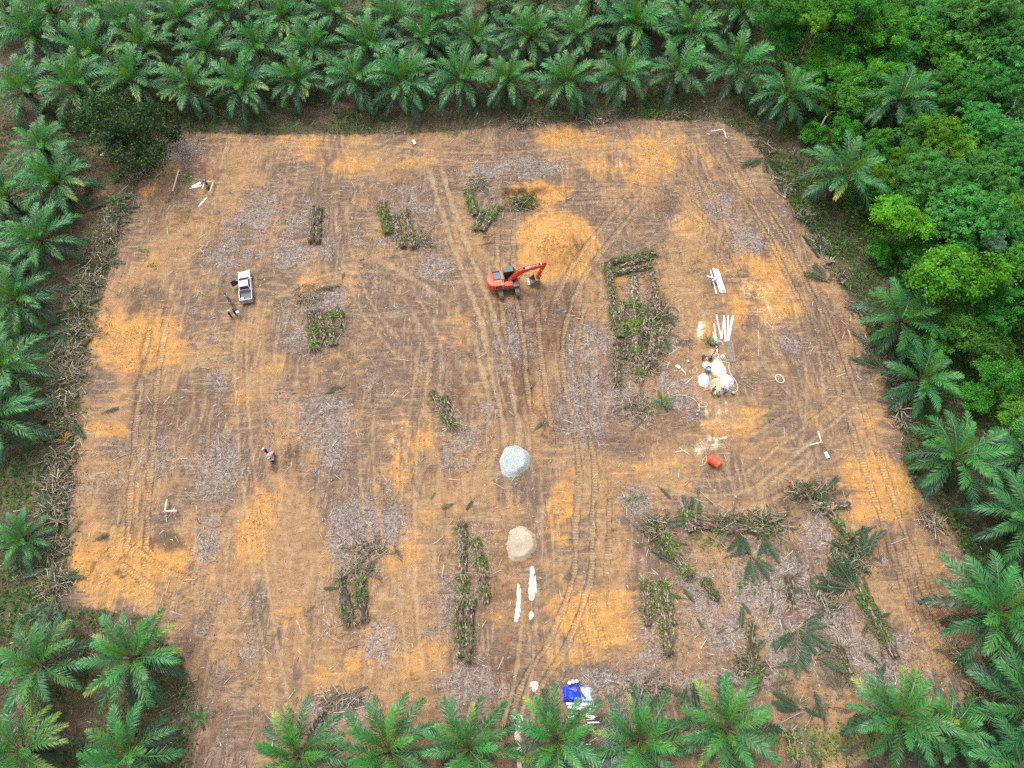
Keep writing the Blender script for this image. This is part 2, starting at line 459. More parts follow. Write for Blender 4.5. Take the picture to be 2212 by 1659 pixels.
PALE = [(1540, 905, 60, 60, 30, .5), (1530, 960, 60, 26, -20, .6), (1330, 355, 20, 10, 0, .55), (1335, 375, 12, 8, 0, .55), (1410, 345, 30, 10, 0, .5), (1515, 712, 12, 26, 10, .8), (1545, 760, 30, 14, 0, .6), (925, 620, 50, 10, -25, .42), (960, 650, 20, 22, -60, .35), (960, 460, 60, 16, 0, .4), (1460, 470, 40, 8, -20, .6),
        (1545, 800, 22, 22, 0, .8), (1525, 822, 22, 24, 0, .8), (1565, 825, 26, 22, 0, .8), (1545, 835, 16, 20, 0, .8), (1550, 790, 14, 20, 0, 1.0), (1640, 620, 60, 40, -20, .5), (1660, 680, 50, 40, -20, .5), (1200, 360, 60, 14, 0, .4), (860, 950, 30, 60, 0, .5), (900, 905, 40, 12, -10, .4)]

red, clay, litter, green, dark, pale = blobs(RED), blobs(CLAY), blobs(LITTER), blobs(GREEN), blobs(DARK), blobs(PALE)

# wheel and crawler tracks: (points on the print, gauge in metres, width of one rut, strength, crawler?)
TRACKS = [
    ([(548, 560), (524, 690), (520, 800), (528, 950), (545, 1100), (565, 1280), (600, 1480), (640, 1659)], 1.6, .45, .9, 0),
    ([(344, 650), (338, 720), (325, 800), (312, 940), (300, 1100), (290, 1240)], 2.3, .62, 1.0, 1),
    ([(925, 700), (905, 840), (885, 980), (880, 1130), (880, 1270), (893, 1420), (915, 1520)], 1.7, .5, .9, 0),
    ([(735, 410), (745, 540), (790, 660), (850, 740), (905, 800)], 1.8, .5, .8, 0),
    ([(800, 420), (830, 540), (890, 640), (930, 760)], 1.7, .45, .6, 0),
    ([(770, 530), (870, 590), (930, 625), (962, 660), (972, 690)], 0.0, .9, .9, 0),
    ([(1092, 470), (1092, 560), (1098, 640), (1112, 740), (1124, 860)], 2.4, .6, 1.1, 1),
    ([(1392, 400), (1330, 480), (1270, 555), (1225, 630), (1200, 700)], 2.4, .6, 1.1, 1),
    ([(1180, 425), (1260, 424), (1330, 420), (1400, 415)], 2.4, .6, 1.1, 1),
    ([(1260, 610), (1230, 760), (1250, 900), (1268, 1010), (1262, 1130), (1256, 1250), (1205, 1390), (1140, 1500), (1118, 1659)], 2.0, .6, 1.0, 1),
    ([(1530, 290), (1600, 390), (1680, 500), (1740, 620), (1800, 760), (1850, 900), (1890, 1020), (1935, 1150), (1985, 1300), (2060, 1440)], 2.3, .62, .8, 1),
    ([(1600, 630), (1560, 540), (1510, 470), (1440, 410), (1360, 380)], 2.0, .5, .7, 1),
    ([(1330, 990), (1420, 1030), (1510, 1052), (1610, 1040), (1690, 980), (1790, 900), (1880, 830)], 2.0, .5, .9, 0),
    ([(380, 300), (560, 302), (760, 315), (1000, 338), (1200, 330), (1420, 308), (1560, 300)], 1.8, .5, .8, 0),
    ([(930, 330), (965, 450), (1005, 560), (1050, 680), (1078, 800), (1105, 930), (1100, 1010)], 2.0, .8, 1.0, 0),
    ([(1150, 1240), (1142, 1330), (1132, 1450), (1105, 1560), (1095, 1659)], 1.7, .5, 1.0, 0),
    ([(1335, 1060), (1230, 1250), (1180, 1340), (1130, 1480)], 1.9, .5, .6, 0),
    ([(640, 700), (760, 690), (900, 700), (1000, 690)], 2.0, .6, .6, 0),
    ([(560, 690), (620, 640), (720, 600), (840, 600), (930, 640)], 1.8, .6, .7, 0),
    ([(700, 840), (690, 960), (660, 1080), (650, 1200), (690, 1330)], 1.8, .5, .5, 0),
    ([(500, 440), (470, 560), (440, 680), (410, 820), (390, 960), (360, 1080)], 1.8, .5, .5, 0),
    ([(1440, 500), (1460, 560), (1470, 620)], 2.2, .5, .7, 1),
    ([(430, 1060), (330, 1130), (250, 1200), (190, 1280)], 2.2, .6, .6, 1),
    ([(1300, 1010), (1300, 1130), (1290, 1260)], 1.9, .5, .7, 1),
    ([(1180, 1000), (1185, 1110), (1190, 1230)], 1.9, .6, .8, 0),
    ([(1960, 1180), (2010, 1300), (2080, 1430), (2150, 1560)], 2.2, .6, .7, 1),
    ([(1680, 560), (1640, 660), (1640, 760), (1700, 860)], 2.0, .6, .5, 0),
    ([(1810, 1130), (1880, 1260), (1980, 1450)], 2.0, .5, .5, 0),
    ([(585, 700), (575, 850), (590, 1000), (600, 1150), (620, 1300)], 1.6, .5, .7, 0),
    ([(800, 830), (790, 960), (800, 1100), (830, 1250), (850, 1400)], 1.7, .5, .7, 0),
    ([(1140, 640), (1150, 760), (1165, 880), (1175, 960)], 2.4, .6, .9, 1),
    ([(1030, 690), (1060, 820), (1090, 930)], 1.8, .7, .9, 0),
    ([(1330, 640), (1300, 760), (1290, 900), (1310, 1000)], 1.9, .5, .6, 0),
    ([(1470, 300), (1515, 380), (1540, 480), (1520, 590)], 2.2, .6, .8, 1),
    ([(1400, 330), (1480, 370), (1530, 450), (1590, 560)], 2.2, .6, .7, 1),
    ([(1580, 330), (1640, 450), (1700, 560), (1770, 700), (1800, 800)], 2.2, .6, .8, 1),
    ([(1700, 560), (1740, 700), (1760, 850), (1740, 980), (1680, 1040)], 2.1, .5, .7, 0),
    ([(420, 700), (430, 850), (440, 1000), (470, 1200), (500, 1400)], 1.6, .5, .6, 0),
    ([(950, 870), (960, 1000), (950, 1150), (960, 1300), (990, 1500)], 1.7, .5, .6, 0),
    ([(1000, 1250), (1030, 1400), (1080, 1540)], 1.7, .5, .6, 0),
    ([(350, 350), (420, 410), (540, 440), (680, 400)], 1.8, .5, .7, 0),
    ([(640, 300), (625, 400), (600, 500), (560, 560)], 1.7, .5, .7, 0),
    ([(860, 600), (930, 720), (950, 850)], 1.7, .5, .8, 0),
    ([(1560, 960), (1660, 900), (1760, 860)], 1.8, .5, .6, 0),
    ([(1330, 1040), (1450, 1080), (1580, 1085), (1700, 1040), (1820, 940)], 2.0, .55, .7, 0),
    ([(1240, 1260), (1290, 1400), (1330, 1500)], 2.0, .5, .5, 1),
    ([(230, 1160), (330, 1240), (440, 1290)], 2.3, .6, .6, 1),
    ([(1560, 1250), (1640, 1340), (1720, 1460)], 2.2, .6, .6, 0),
    ([(600, 1380), (720, 1450), (860, 1480), (1040, 1470)], 2.0, .6, .5, 0),
]
wu = (fbm(GX, GY, 11, 11, 3, 11) - .5) * 7.0
wv_ = (fbm(GX, GY, 11, 11, 3, 12) - .5) * 7.0
n1 = fbm(GX, GY, 3.2, 4.5, 5, 1)
n2 = fbm(GX + wu, GY + wv_, 0.55, 3.2, 5, 2, R(8))
n3 = fbm(GX + wv_, GY + wu, 2.6, 0.5, 5, 3, R(14))
n4 = fbm(GX, GY, 0.9, 0.9, 4, 4)
n5 = fbm(GX + wu, GY + wv_, 7.5, 9.5, 4, 5)
n6 = fbm(GX, GY, 2.0, 2.0, 4, 6)
sel = sstep(.46, .56, fbm(GX, GY, 16, 16, 2, 8))
strk = n2 * (1 - sel) + n3 * sel
k = (n1 - .5) * 1.2 + (strk - .5) * .75 + (n4 - .5) * .6 + (n6 - .5) * .7
rut = np.zeros_like(GX)
rim = np.zeros_like(GX)
cleat = np.zeros_like(GX)
runs = np.zeros_like(GX)


def catmull(P, step=1.2):
    P = [Vector(p) for p in P]
    P = [P[0] * 2 - P[1]] + P + [P[-1] * 2 - P[-2]]
    out = []
    for i in range(1, len(P) - 2):
        n = max(2, int((P[i + 1] - P[i]).length / step))
        for k in range(n):
            t = k / n
            a, b, c, d = P[i - 1], P[i], P[i + 1], P[i + 2]
            out.append(0.5 * (2 * b + (c - a) * t + (2 * a - 5 * b + 4 * c - d) * t * t + (3 * b - a - 3 * c + d) * t ** 3))
    out.append(P[-2])
    return out


for pts, gauge, width, stg, crawler in TRACKS:
    line = catmull([at(*p).to_2d() for p in pts], 1.0)
    for sgn in ((-1, 1) if gauge > 0 else (0,)):
        off = []
        for i, p in enumerate(line):
            d = (line[min(i + 1, len(line) - 1)] - line[max(i - 1, 0)]).normalized()
            off.append(p + Vector((-d.y, d.x)) * sgn * gauge / 2 + Vector((random.uniform(-.03, .03), random.uniform(-.03, .03))))
        s0 = 0.0
        for i in range(len(off) - 1):
            a, b = off[i], off[i + 1]
            L = (b - a).length
            if L < 1e-6: continue
            m = width * 1.6
            i0, i1 = np.searchsorted(gx, [min(a.x, b.x) - m, max(a.x, b.x) + m])
            j0, j1 = np.searchsorted(gy, [min(a.y, b.y) - m, max(a.y, b.y) + m])
            X, Y = GX[j0:j1, i0:i1], GY[j0:j1, i0:i1]
            t = ((X - a.x) * (b.x - a.x) + (Y - a.y) * (b.y - a.y)) / L
            tc = np.clip(t, 0, L)
            dd = np.hypot(X - a.x - (b.x - a.x) * tc / L, Y - a.y - (b.y - a.y) * tc / L)
            dd = dd + (n4[j0:j1, i0:i1] - .5) * width * .75 + (n6[j0:j1, i0:i1] - .5) * width * .5
            fade = min(1.0, 0.25 + min(i, len(off) - 2 - i) / 6.0)
            q = stg * fade * sstep(width * 0.80, width * 0.34, dd)
            g = stg * fade * np.exp(-((dd - width * 0.72) / (width * 0.22)) ** 2) * (np.abs(t - tc) < .02)
            sl = np.s_[j0:j1, i0:i1]
            new = q > rut[sl]
            rut[sl] = np.where(new, q, rut[sl])
            runs[sl] = np.where(new, s0 + tc, runs[sl])
            cleat[sl] = np.where(new, float(crawler), cleat[sl])
            rim[sl] = np.maximum(rim[sl], g)
            s0 += L

FL = [(1640, -60), (1655, 60), (1685, 150), (1760, 290), (1815, 410), (1870, 520), (1935, 640), (1990, 760), (2070, 860), (2180, 960), (2400, 1010)]
FLw = [at(*p) for p in FL]


FPX = np.array([p.x for p in FLw][::-1])
FPY = np.array([p.y for p in FLw][::-1])


def forest_w(x, y, soft=2.0):
    bx = np.interp(y, FPY, FPX)
    return np.clip((x - bx) / soft + .5, 0, 1) * (y > FPY[0])


fw = forest_w(GX, GY, 4.0)

# streaks and breaks in the patches
inside = np.zeros_like(GX)
EDGE = [(390, 285), (560, 292), (900, 290), (1130, 270), (1350, 255), (1560, 265), (1640, 310), (1700, 430), (1790, 570), (1860, 690), (1905, 800), (1945, 930), (1965, 1040), (2060, 1150), (2110, 1300), (2120, 1430), (2060, 1560), (1700, 1720), (1300, 1760), (700, 1760), (420, 1700), (420, 1480), (330, 1330), (170, 1310), (150, 1180), (160, 1000), (170, 850), (200, 690), (240, 560), (280, 450), (330, 360)]
EP = [at(*p) for p in EDGE]
for i in range(len(EP)):
    a, b = EP[i], EP[(i + 1) % len(EP)]
    cond = ((a.y > GY) != (b.y > GY)) & (GX < (b.x - a.x) * (GY - a.y) / ((b.y - a.y) or 1e-9) + a.x)
    inside = np.where(cond, 1 - inside, inside)
ins = inside.copy()
for _ in range(6):            # a soft rim about a metre wide
    ins[1:-1, 1:-1] = (ins[1:-1, 1:-1] * 2 + ins[:-2, 1:-1] + ins[2:, 1:-1] + ins[1:-1, :-2] + ins[1:-1, 2:]) / 6
A_clay = np.clip(clay * .78 + k * .60 + (n5 - .5) * .75 + .0 - .25 * red, 0, 1.3) * np.clip(ins * 1.1 + clay * .6 - .1, 0, 1)
A_lit = np.clip(litter * .72 + .20 + (n6 - .5) * 1.1 - (n5 - .5) * .5 - k * .35 - rut * .35 - .4 * sstep(.6, 1.1, clay), 0, 1.3)
A_green = np.clip(np.maximum(np.maximum(green, .66 * (1 - ins)), 1.1 * fw) * .85 + (n4 - .5) * .6 + (n6 - .5) * .7, 0, 1.3)
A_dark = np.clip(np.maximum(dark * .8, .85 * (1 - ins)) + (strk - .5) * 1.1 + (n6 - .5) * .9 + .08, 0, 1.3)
A_red = np.clip(red * .8 + (strk - .5) * 1.2 + (n6 - .5) * .6 + (n5 - .5) * -.5 + .05, 0, 1.3) * np.clip(ins * 1.2, 0, 1)
A_pale = np.clip(pale + (n4 - .5) * .5 + (n2 - .5) * .4, 0, 1.5)
A_warm = np.clip((n5 - .5) * 1.6 + (n1 - .5) * 1.2 + (strk - .5) * .9 + .5, 0, 1) * np.clip(ins + .1, 0, 1)
A_rut = np.clip(rut, 0, 1) * (0.65 + .7 * (n2 - .3))
A_rim = np.clip(rim, 0, 1) * (0.4 + 1.2 * (n4 - .2))

# relief
PIT = at(1140, 432)
HEAP = at(1203, 528)
GZ = (fbm(GX, GY, 9, 9, 3, 7) - .5) * .30 + (n1 - .5) * .16 + (n4 - .5) * .08 + (strk - .5) * .07
GZ += -.085 * np.clip(rut, 0, 1) + .07 * np.clip(rim, 0, 1)
GZ = GZ * np.clip(1 - np.hypot(GX, GY - 50) / 400, 0, 1)
u, v = (GX - PIT.x) / 3.6, (GY - PIT.y) / 2.1
GZ -= 1.0 * sstep(1.25, .75, np.maximum(np.abs(u), np.abs(v)) + (n4 - .5) * .35) * (1.0 - .35 * sstep(-.2, 1.0, u))
u, v = (GX - HEAP.x) / 5.2, (GY - HEAP.y) / 5.0
hd = np.hypot(u, v) + (n1 - .5) * .6
GZ += 1.45 * sstep(1.05, .1, hd) * (0.82 + .36 * n1) + .10 * sstep(1.2, .9, hd) * (n4 - .4)
BASIN = at(1545, 838)
GZ -= .3 * sstep(1.2, .6, np.hypot(GX - BASIN.x, GY - BASIN.y) / 0.9)
for bx, by in ((1547, 800), (1522, 822), (1566, 824)):
    p = at(bx, by)
    GZ += .28 * sstep(1.3, .2, np.hypot(GX - p.x, GY - p.y) / 1.5) * (0.7 + .6 * n4)


def gz(x, y):
    """height of the ground at a point"""
    i = int(np.clip(np.searchsorted(gx, x) - 1, 0, nx_ - 2))
    j = int(np.clip(np.searchsorted(gy, y) - 1, 0, ny_ - 2))
    fx, fy = (x - gx[i]) / (gx[i + 1] - gx[i]), (y - gy[j]) / (gy[j + 1] - gy[j])
    return float((GZ[j, i] * (1 - fx) + GZ[j, i + 1] * fx) * (1 - fy) + (GZ[j + 1, i] * (1 - fx) + GZ[j + 1, i + 1] * fx) * fy)


def gsample(A, x, y):
    i = np.clip(np.searchsorted(gx, x) - 1, 0, nx_ - 2)
    j = np.clip(np.searchsorted(gy, y) - 1, 0, ny_ - 2)
    fx, fy = (x - gx[i]) / (gx[i + 1] - gx[i]), (y - gy[j]) / (gy[j + 1] - gy[j])
    return (A[j, i] * (1 - fx) + A[j, i + 1] * fx) * (1 - fy) + (A[j + 1, i] * (1 - fx) + A[j + 1, i + 1] * fx) * fy


def on(x, y, dz=0.0):
    """the ground point that shows at (x, y) of the print"""
    p = at(x, y)
    p.z = gz(p.x, p.y) + dz
    return p


def soil_mat():
    m, n, l = new_mat('soil')
    tc = N(n, 'ShaderNodeTexCoord')
    P = tc.outputs['Object']
    A = lambda s: N(n, 'ShaderNodeAttribute', attribute_name=s).outputs['Fac']
    fine = noise(n, l, P, 3.2, 6.0, 0.68)
    grit = noise(n, l, P, 9.0, 4.0, 0.7)
    def streak(sx, sy, rot, dist):
        k_ = N(n, 'ShaderNodeMapping')
        k_.inputs['Scale'].default_value = (sx, sy, 1)
        k_.inputs['Rotation'].default_value = (0, 0, rot)
        l.new(P, k_.inputs[0])
        q = N(n, 'ShaderNodeTexNoise', Scale=1.0, Detail=6.0, Roughness=.66, Distortion=dist)
        l.new(k_.outputs[0], q.inputs['Vector'])
        return q.outputs[0]

    strv = streak(1.7, .22, R(6), .9)
    strh = streak(.26, 1.8, R(-14), .9)
    big = noise(n, l, P, 0.16, 3.0, 0.5)
    st = mix_rgb(n, l, mapr(n, l, big, .46, .54), strv, strh)
    jit = math_node(n, l, 'ADD', math_node(n, l, 'MULTIPLY', math_node(n, l, 'SUBTRACT', fine, .5), 1.1), math_node(n, l, 'MULTIPLY', math_node(n, l, 'SUBTRACT', st, .5), .9))

    def mask(s, lo, hi, g=1.0):
        return mapr(n, l, math_node(n, l, 'ADD', A(s), math_node(n, l, 'MULTIPLY', jit, g)), lo, hi)

    warm = math_node(n, l, 'ADD', A('warm'), math_node(n, l, 'MULTIPLY', jit, .25))
    base = mix_rgb(n, l, mapr(n, l, warm, .15, .85), (.176, .114, .078), (.330, .188, .088))
    base = mix_rgb(n, l, mapr(n, l, st, .46, .64, 0, .55), base, (.430, .295, .172))
    base = mix_rgb(n, l, mapr(n, l, fine, .52, .68, 0, .5), base, (.115, .072, .046))
    base = mix_rgb(n, l, mapr(n, l, grit, .60, .76, 0, .55), base, (.080, .054, .040))
    base = mix_rgb(n, l, mapr(n, l, grit, .38, .27, 0, .45), base, (.40, .31, .23)
    )
    redc = mix_rgb(n, l, mapr(n, l, st, .35, .65), (.112, .060, .036), (.225, .118, .062))
    base = mix_rgb(n, l, mapr(n, l, mask('red', .35, 1.0, .7), 0, 1, 0, .85), base, redc)
    clayc = mix_rgb(n, l, mapr(n, l, st, .3, .7), (.375, .165, .040), (.530, .275, .074))
    clayc = mix_rgb(n, l, mapr(n, l, grit, .34, .68, 0, .45), clayc, (.570, .325, .108))
    clayc = mix_rgb(n, l, mapr(n, l, fine, .56, .72, 0, .6), clayc, (.300, .165, .070))
    clayc = mix_rgb(n, l, mapr(n, l, grit, .64, .78, 0, .5), clayc, (.185, .100, .045))
    c = mix_rgb(n, l, mapr(n, l, mask('clay', .28, .92, .55), 0, 1, 0, .96), base, clayc)
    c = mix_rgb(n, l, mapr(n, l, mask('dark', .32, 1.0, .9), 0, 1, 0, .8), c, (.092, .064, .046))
    litc = mix_rgb(n, l, mapr(n, l, fine, .32, .68), (.150, .112, .096), (.410, .340, .312))
    litc = mix_rgb(n, l, mapr(n, l, grit, .52, .68, 0, .9), litc, (.57, .50, .46))
    litc = mix_rgb(n, l, mapr(n, l, grit, .44, .30, 0, .7), litc, (.095, .070, .058))
    c = mix_rgb(n, l, mapr(n, l, mask('litter', .35, 1.0, .9), 0, 1, 0, .85), c, litc)
    rutc = mix_rgb(n, l, mapr(n, l, fine, .35, .65), (.300, .198, .112), (.430, .302, .178))
    wv = math_node(n, l, 'SINE', math_node(n, l, 'MULTIPLY', A('runs'), 2 * math.pi / .36))
    cl = math_node(n, l, 'MULTIPLY', A('cleat'), mapr(n, l, wv, -.2, .8, 0, .35))
    rutc = mix_rgb(n, l, cl, rutc, (.150, .100, .058))
    clr = mix_rgb(n, l, mapr(n, l, A('clay'), .4, 1.0, 0, .5), rutc, (.62, .37, .15))
    c = mix_rgb(n, l, mapr(n, l, math_node(n, l, 'ADD', A('rut'), math_node(n, l, 'MULTIPLY', jit, .55)), .2, .95, 0, .75), c, clr)
    c = mix_rgb(n, l, mapr(n, l, math_node(n, l, 'ADD', A('rim'), math_node(n, l, 'MULTIPLY', jit, .5)), .35, .9, 0, .5), c, (.140, .088, .052))
    c = mix_rgb(n, l, mapr(n, l, mask('pale', .35, 1.15, .8), 0, 1, 0, .97), c, (.800, .730, .600))
    grs = mix_rgb(n, l, mapr(n, l, fine, .35, .65), (.055, .100, .025), (.130, .175, .060))
    c = mix_rgb(n, l, mapr(n, l, mask('green', .42, 1.05, .9), 0, 1, 0, .7), c, grs)
    mo = noise(n, l, P, 1.1, 7.0, .72)
    c = mix_rgb(n, l, 1.0, c, N(n, 'ShaderNodeCombineColor').outputs[0], 'MULTIPLY') if False else c
    hv = N(n, 'ShaderNodeHueSaturation')
    l.new(mapr(n, l, mo, .30, .70, .70, 1.26, False), hv.inputs['Value'])
    l.new(mapr(n, l, mo, .30, .70, .90, 1.0, False), hv.inputs['Saturation'])
    l.new(c, hv.inputs['Color'])
    c = hv.outputs[0]
    b = N(n, 'ShaderNodeBsdfPrincipled', Roughness=0.92)
    b.inputs['Specular IOR Level'].default_value = 0.15
    l.new(c, b.inputs['Base Color'])
    hgt = math_node(n, l, 'ADD', math_node(n, l, 'MULTIPLY', fine, .7), math_node(n, l, 'MULTIPLY', grit, .35))
    hgt = math_node(n, l, 'ADD', hgt, math_node(n, l, 'MULTIPLY', math_node(n, l, 'MULTIPLY', A('cleat'), wv), .18))
    bp = N(n, 'ShaderNodeBump', Strength=0.75, Distance=0.22)
    l.new(hgt, bp.inputs['Height'])
    l.new(bp.outputs[0], b.inputs['Normal'])
    o = N(n, 'ShaderNodeOutputMaterial')
    l.new(b.outputs[0], o.inputs[0])
    return m


idx = np.arange(nx_ * ny_, dtype=np.int32).reshape(ny_, nx_)
quads = np.stack([idx[:-1, :-1].ravel(), idx[:-1, 1:].ravel(), idx[1:, 1:].ravel(), idx[1:, :-1].ravel()], 1)
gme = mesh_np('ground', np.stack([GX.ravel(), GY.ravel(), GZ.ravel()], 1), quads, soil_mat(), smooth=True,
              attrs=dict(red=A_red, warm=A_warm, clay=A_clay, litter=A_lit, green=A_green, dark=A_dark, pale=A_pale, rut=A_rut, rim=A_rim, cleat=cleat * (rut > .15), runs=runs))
tag(link('ground', gme), 'cleared ground of orange clay, brown soil and dry litter marked by wheel tracks', None, None, 'structure')
# ------------------------------------------------------------------ oil palms
def frond_mesh(name, p0, p1, L, c0, c1, rach, seed, bare=.2, pairs=46, lw=.085, ll=.95, droop=.35, yel=0.0, yc=(.36, .38, .06), sway=0.0, curl=1.3):
    """one feather leaf: a tapering rachis and its leaflets; p0, p1 the pitch at base and tip in degrees"""
    r = random.Random(seed)
    n = 14
    P, T = [Vector((0, 0, 0))], []
    ds = L / n
    sw = r.uniform(-1, 1) * sway
    for i in range(n):
        s = (i + .5) / n
        a = R(p0 + (p1 - p0) * s ** curl)
        d = Vector((math.cos(a) * math.cos(sw * s), math.cos(a) * math.sin(sw * s), math.sin(a)))
        T.append(d)
        P.append(P[-1] + d * ds)
    m = MB()
    m.tube(P, [max(.012, .075 * (1 - i / n) ** 1.2 + .012) for i in range(n + 1)], 3, rach, 1, cap=False)
    V, Q, Tq, C = [], [], [], []
    for kk in range(pairs):
        u_ = (kk + r.random() * .6) / pairs
        s = bare + (1 - bare) * u_
        f = min(s * n, n - 1e-3)
        i = int(f)
        base = P[i].lerp(P[i + 1], f - i)
        t = T[i]
        side = Vector((0, 0, 1)).cross(t)
        side = side.normalized() if side.length > 1e-3 else Vector((0, 1, 0))
        up = t.cross(side)
        prof = (math.sin(math.pi * min(1, u_ * .86 + .10))) ** .65
        for sg in (-1, 1):
            ln = ll * prof * r.uniform(.85, 1.12)
            if ln < .12 or r.random() < .04: continue
            a = R(62 - 34 * u_ + r.uniform(-7, 7))
            e = R((34, -6, 16, -28)[kk % 4] + r.uniform(-12, 12))
            d = t * math.cos(a) + (side * sg * math.cos(e) + up * math.sin(e)) * math.sin(a)
            mid = base + d * ln * .52
            d2 = (d + Vector((0, 0, -1)) * droop * r.uniform(.6, 1.5)).normalized()
            tip = mid + d2 * ln * .5
            wv_ = d.cross(up).normalized() * lw * .5
            k0 = len(V)
            V += [base - wv_ * .5, base + wv_ * .5, mid + wv_, mid - wv_, tip]
            Q.append((k0, k0 + 1, k0 + 2, k0 + 3))
            Tq.append((k0 + 3, k0 + 2, k0 + 4))
            g = r.uniform(.78, 1.2)
            yy = yel * max(0, (u_ - .58) / .42) if r.random() < .7 else 0
            cc = [(c0[j] + (c1[j] - c0[j]) * u_) * g for j in range(3)]
            cc = [cc[j] * (1 - yy) + yc[j] * yy for j in range(3)]
            C += [cc] * 3 + [cc] + [[x * .92 + .01 for x in cc]]
    nv = len(m.v)
    VV = np.array([tuple(p) for p in m.v] + [tuple(p) for p in V], np.float32)
    CC = np.array(m.c + [tuple(c) for c in C], np.float32)
    F4 = np.array(m.f + [tuple(i + nv for i in f) for f in Q], np.int32)
    F3 = np.array([tuple(i + nv for i in f) for f in Tq], np.int32)
    return mesh_np(name, VV, [F4, F3], M_frond, CC)


G_NEW, G_MID, G_OLD = (.060, .270, .052), (.042, .190, .056), (.032, .112, .054)
RA = (.17, .20, .075)
FR = {}
for v_ in range(3):
    FR['spear', v_] = frond_mesh('frond_spear', 86 - v_ * 3, 74, 3.6, (.13, .28, .04), (.15, .31, .045), RA, 10 + v_, .25, 40, .07, .55, .1)
    FR['young', v_] = frond_mesh('frond_young', 72, 18 - 8 * v_, 4.6, G_NEW, (.070, .28, .05), RA, 20 + v_, .2, 36, .10, .95, .25, sway=.2)
    FR['mid', v_] = frond_mesh('frond_mid', 55, -16 - 8 * v_, 5.3, G_MID, (.050, .215, .055), RA, 30 + v_, .2, 38, .10, 1.0, .35, sway=.25)
    FR['full', v_] = frond_mesh('frond_full', 34, -40 - 6 * v_, 5.6, G_MID, G_MID, RA, 40 + v_, .2, 38, .10, 1.02, .42, sway=.3)
    FR['low', v_] = frond_mesh('frond_low', 10, -52 - 6 * v_, 5.4, G_OLD, G_OLD, RA, 50 + v_, .22, 36, .095, 1.0, .5, sway=.3)
    FR['skirt', v_] = frond_mesh('frond_skirt', -18, -78, 4.8, (.040, .092, .048), (.060, .095, .055), (.12, .12, .06), 60 + v_, .24, 34, .09, .92, .6, sway=.3, curl=.8)
    FR['dead', v_] = frond_mesh('frond_dead', -34, -86, 4.4, (.145, .115, .075), (.20, .165, .12), (.20, .15, .09), 70 + v_, .24, 34, .06, .75, .8, sway=.4, curl=.6)
    FR['yellow', v_] = frond_mesh('frond_yellow', 45, -40, 5.0, (.06, .22, .045), (.12, .27, .05), RA, 80 + v_, .2, 36, .10, .95, .4, yel=1.0, sway=.25)
    FR['flat', v_] = frond_mesh('frond_felled', 6, -4, 4.2, (.05, .105, .05), (.06, .12, .055), (.22, .20, .11), 90 + v_, .22, 44, .08, .8, .05, sway=.25)
    FR['flatdead', v_] = frond_mesh('frond_dry', 6, -4, 3.8, (.15, .125, .085), (.20, .16, .115), (.27, .21, .14), 95 + v_, .22, 36, .06, .7, .05, sway=.3)


def palm_trunk_mesh(h, seed):
    r = random.Random(seed)
    m = MB()
    b = (.085, .062, .045)
    n = 7
    m.tube([(r.uniform(-.05, .05) * i, r.uniform(-.05, .05) * i, h * i / n - (.3 if i == 0 else 0)) for i in range(n + 1)], [.55 - .15 * i / n for i in range(n + 1)], 9, b, 0)
    for i in range(70):                       # cut leaf bases in spirals
        a = i * 2.399
        z = h * (i + .5) / 70
        d = Vector((math.cos(a), math.sin(a), 0))
        q = Vector((-d.y, d.x, 0))
        p = d * (.36) + Vector((0, 0, z))
        m.add([p - q * .13, p + q * .13, p + Vector((0, 0, -.22)), p + d * r.uniform(.22, .42) + Vector((0, 0, r.uniform(.12, .3)))], [(0, 1, 3), (1, 2, 3), (2, 0, 3), (0, 2, 1)],
              tuple(x * r.uniform(.6, 1.9) for x in b))
    return m.mesh('palm_trunk', M_bark)


TR = {}


rp = random.Random(404)


def palm(x, y, h=4.6, sc=1.0, n=31, yel=0.0, dead=0.0, look='', seed=0, group=None, label='', tint=None, name='oil_palm', loc=None):
    """(x, y): where the heart of the crown shows on the print; h: its height"""
    r = random.Random(seed)
    p = loc or at(x, y, h)
    z0 = gz(p.x, p.y)
    hk = round(h * 2) / 2
    if hk not in TR: TR[hk] = [palm_trunk_mesh(hk, int(hk * 10) + q) for q in range(2)]
    root = empty(name, (p.x, p.y, z0), r.uniform(0, 6.28), label, 'palm tree', group)
    root.rotation_euler = (r.gauss(0, .05), r.gauss(0, .05), root.rotation_euler[2])
    link('trunk', r.choice(TR[hk]), root, sc=(1, 1, h / hk))
    a0 = r.uniform(0, 6.28)
    for i in range(n):
        t = (i + .5) / n
        if t < .05: kind = 'spear'
        elif t < .22: kind = 'young'
        elif t < .42: kind = 'mid'
        elif t < .66: kind = 'full'
        elif t < .86: kind = 'low'
        else: kind = 'skirt'
        if t > .8 and r.random() < dead: kind = 'dead'
        elif .2 < t < .8 and r.random() < yel: kind = 'yellow'
        az = a0 + i * 2.39996 + r.uniform(-.18, .18)
        s_ = sc * r.uniform(.88, 1.1)
        rad = .12 + .2 * t
        link('frond', FR[kind, r.randrange(3)], root, (math.cos(az) * rad, math.sin(az) * rad, h - .1 - .55 * t), (r.uniform(-.25, .25), r.uniform(-.16, .16), az), (s_, s_, s_))
    return root


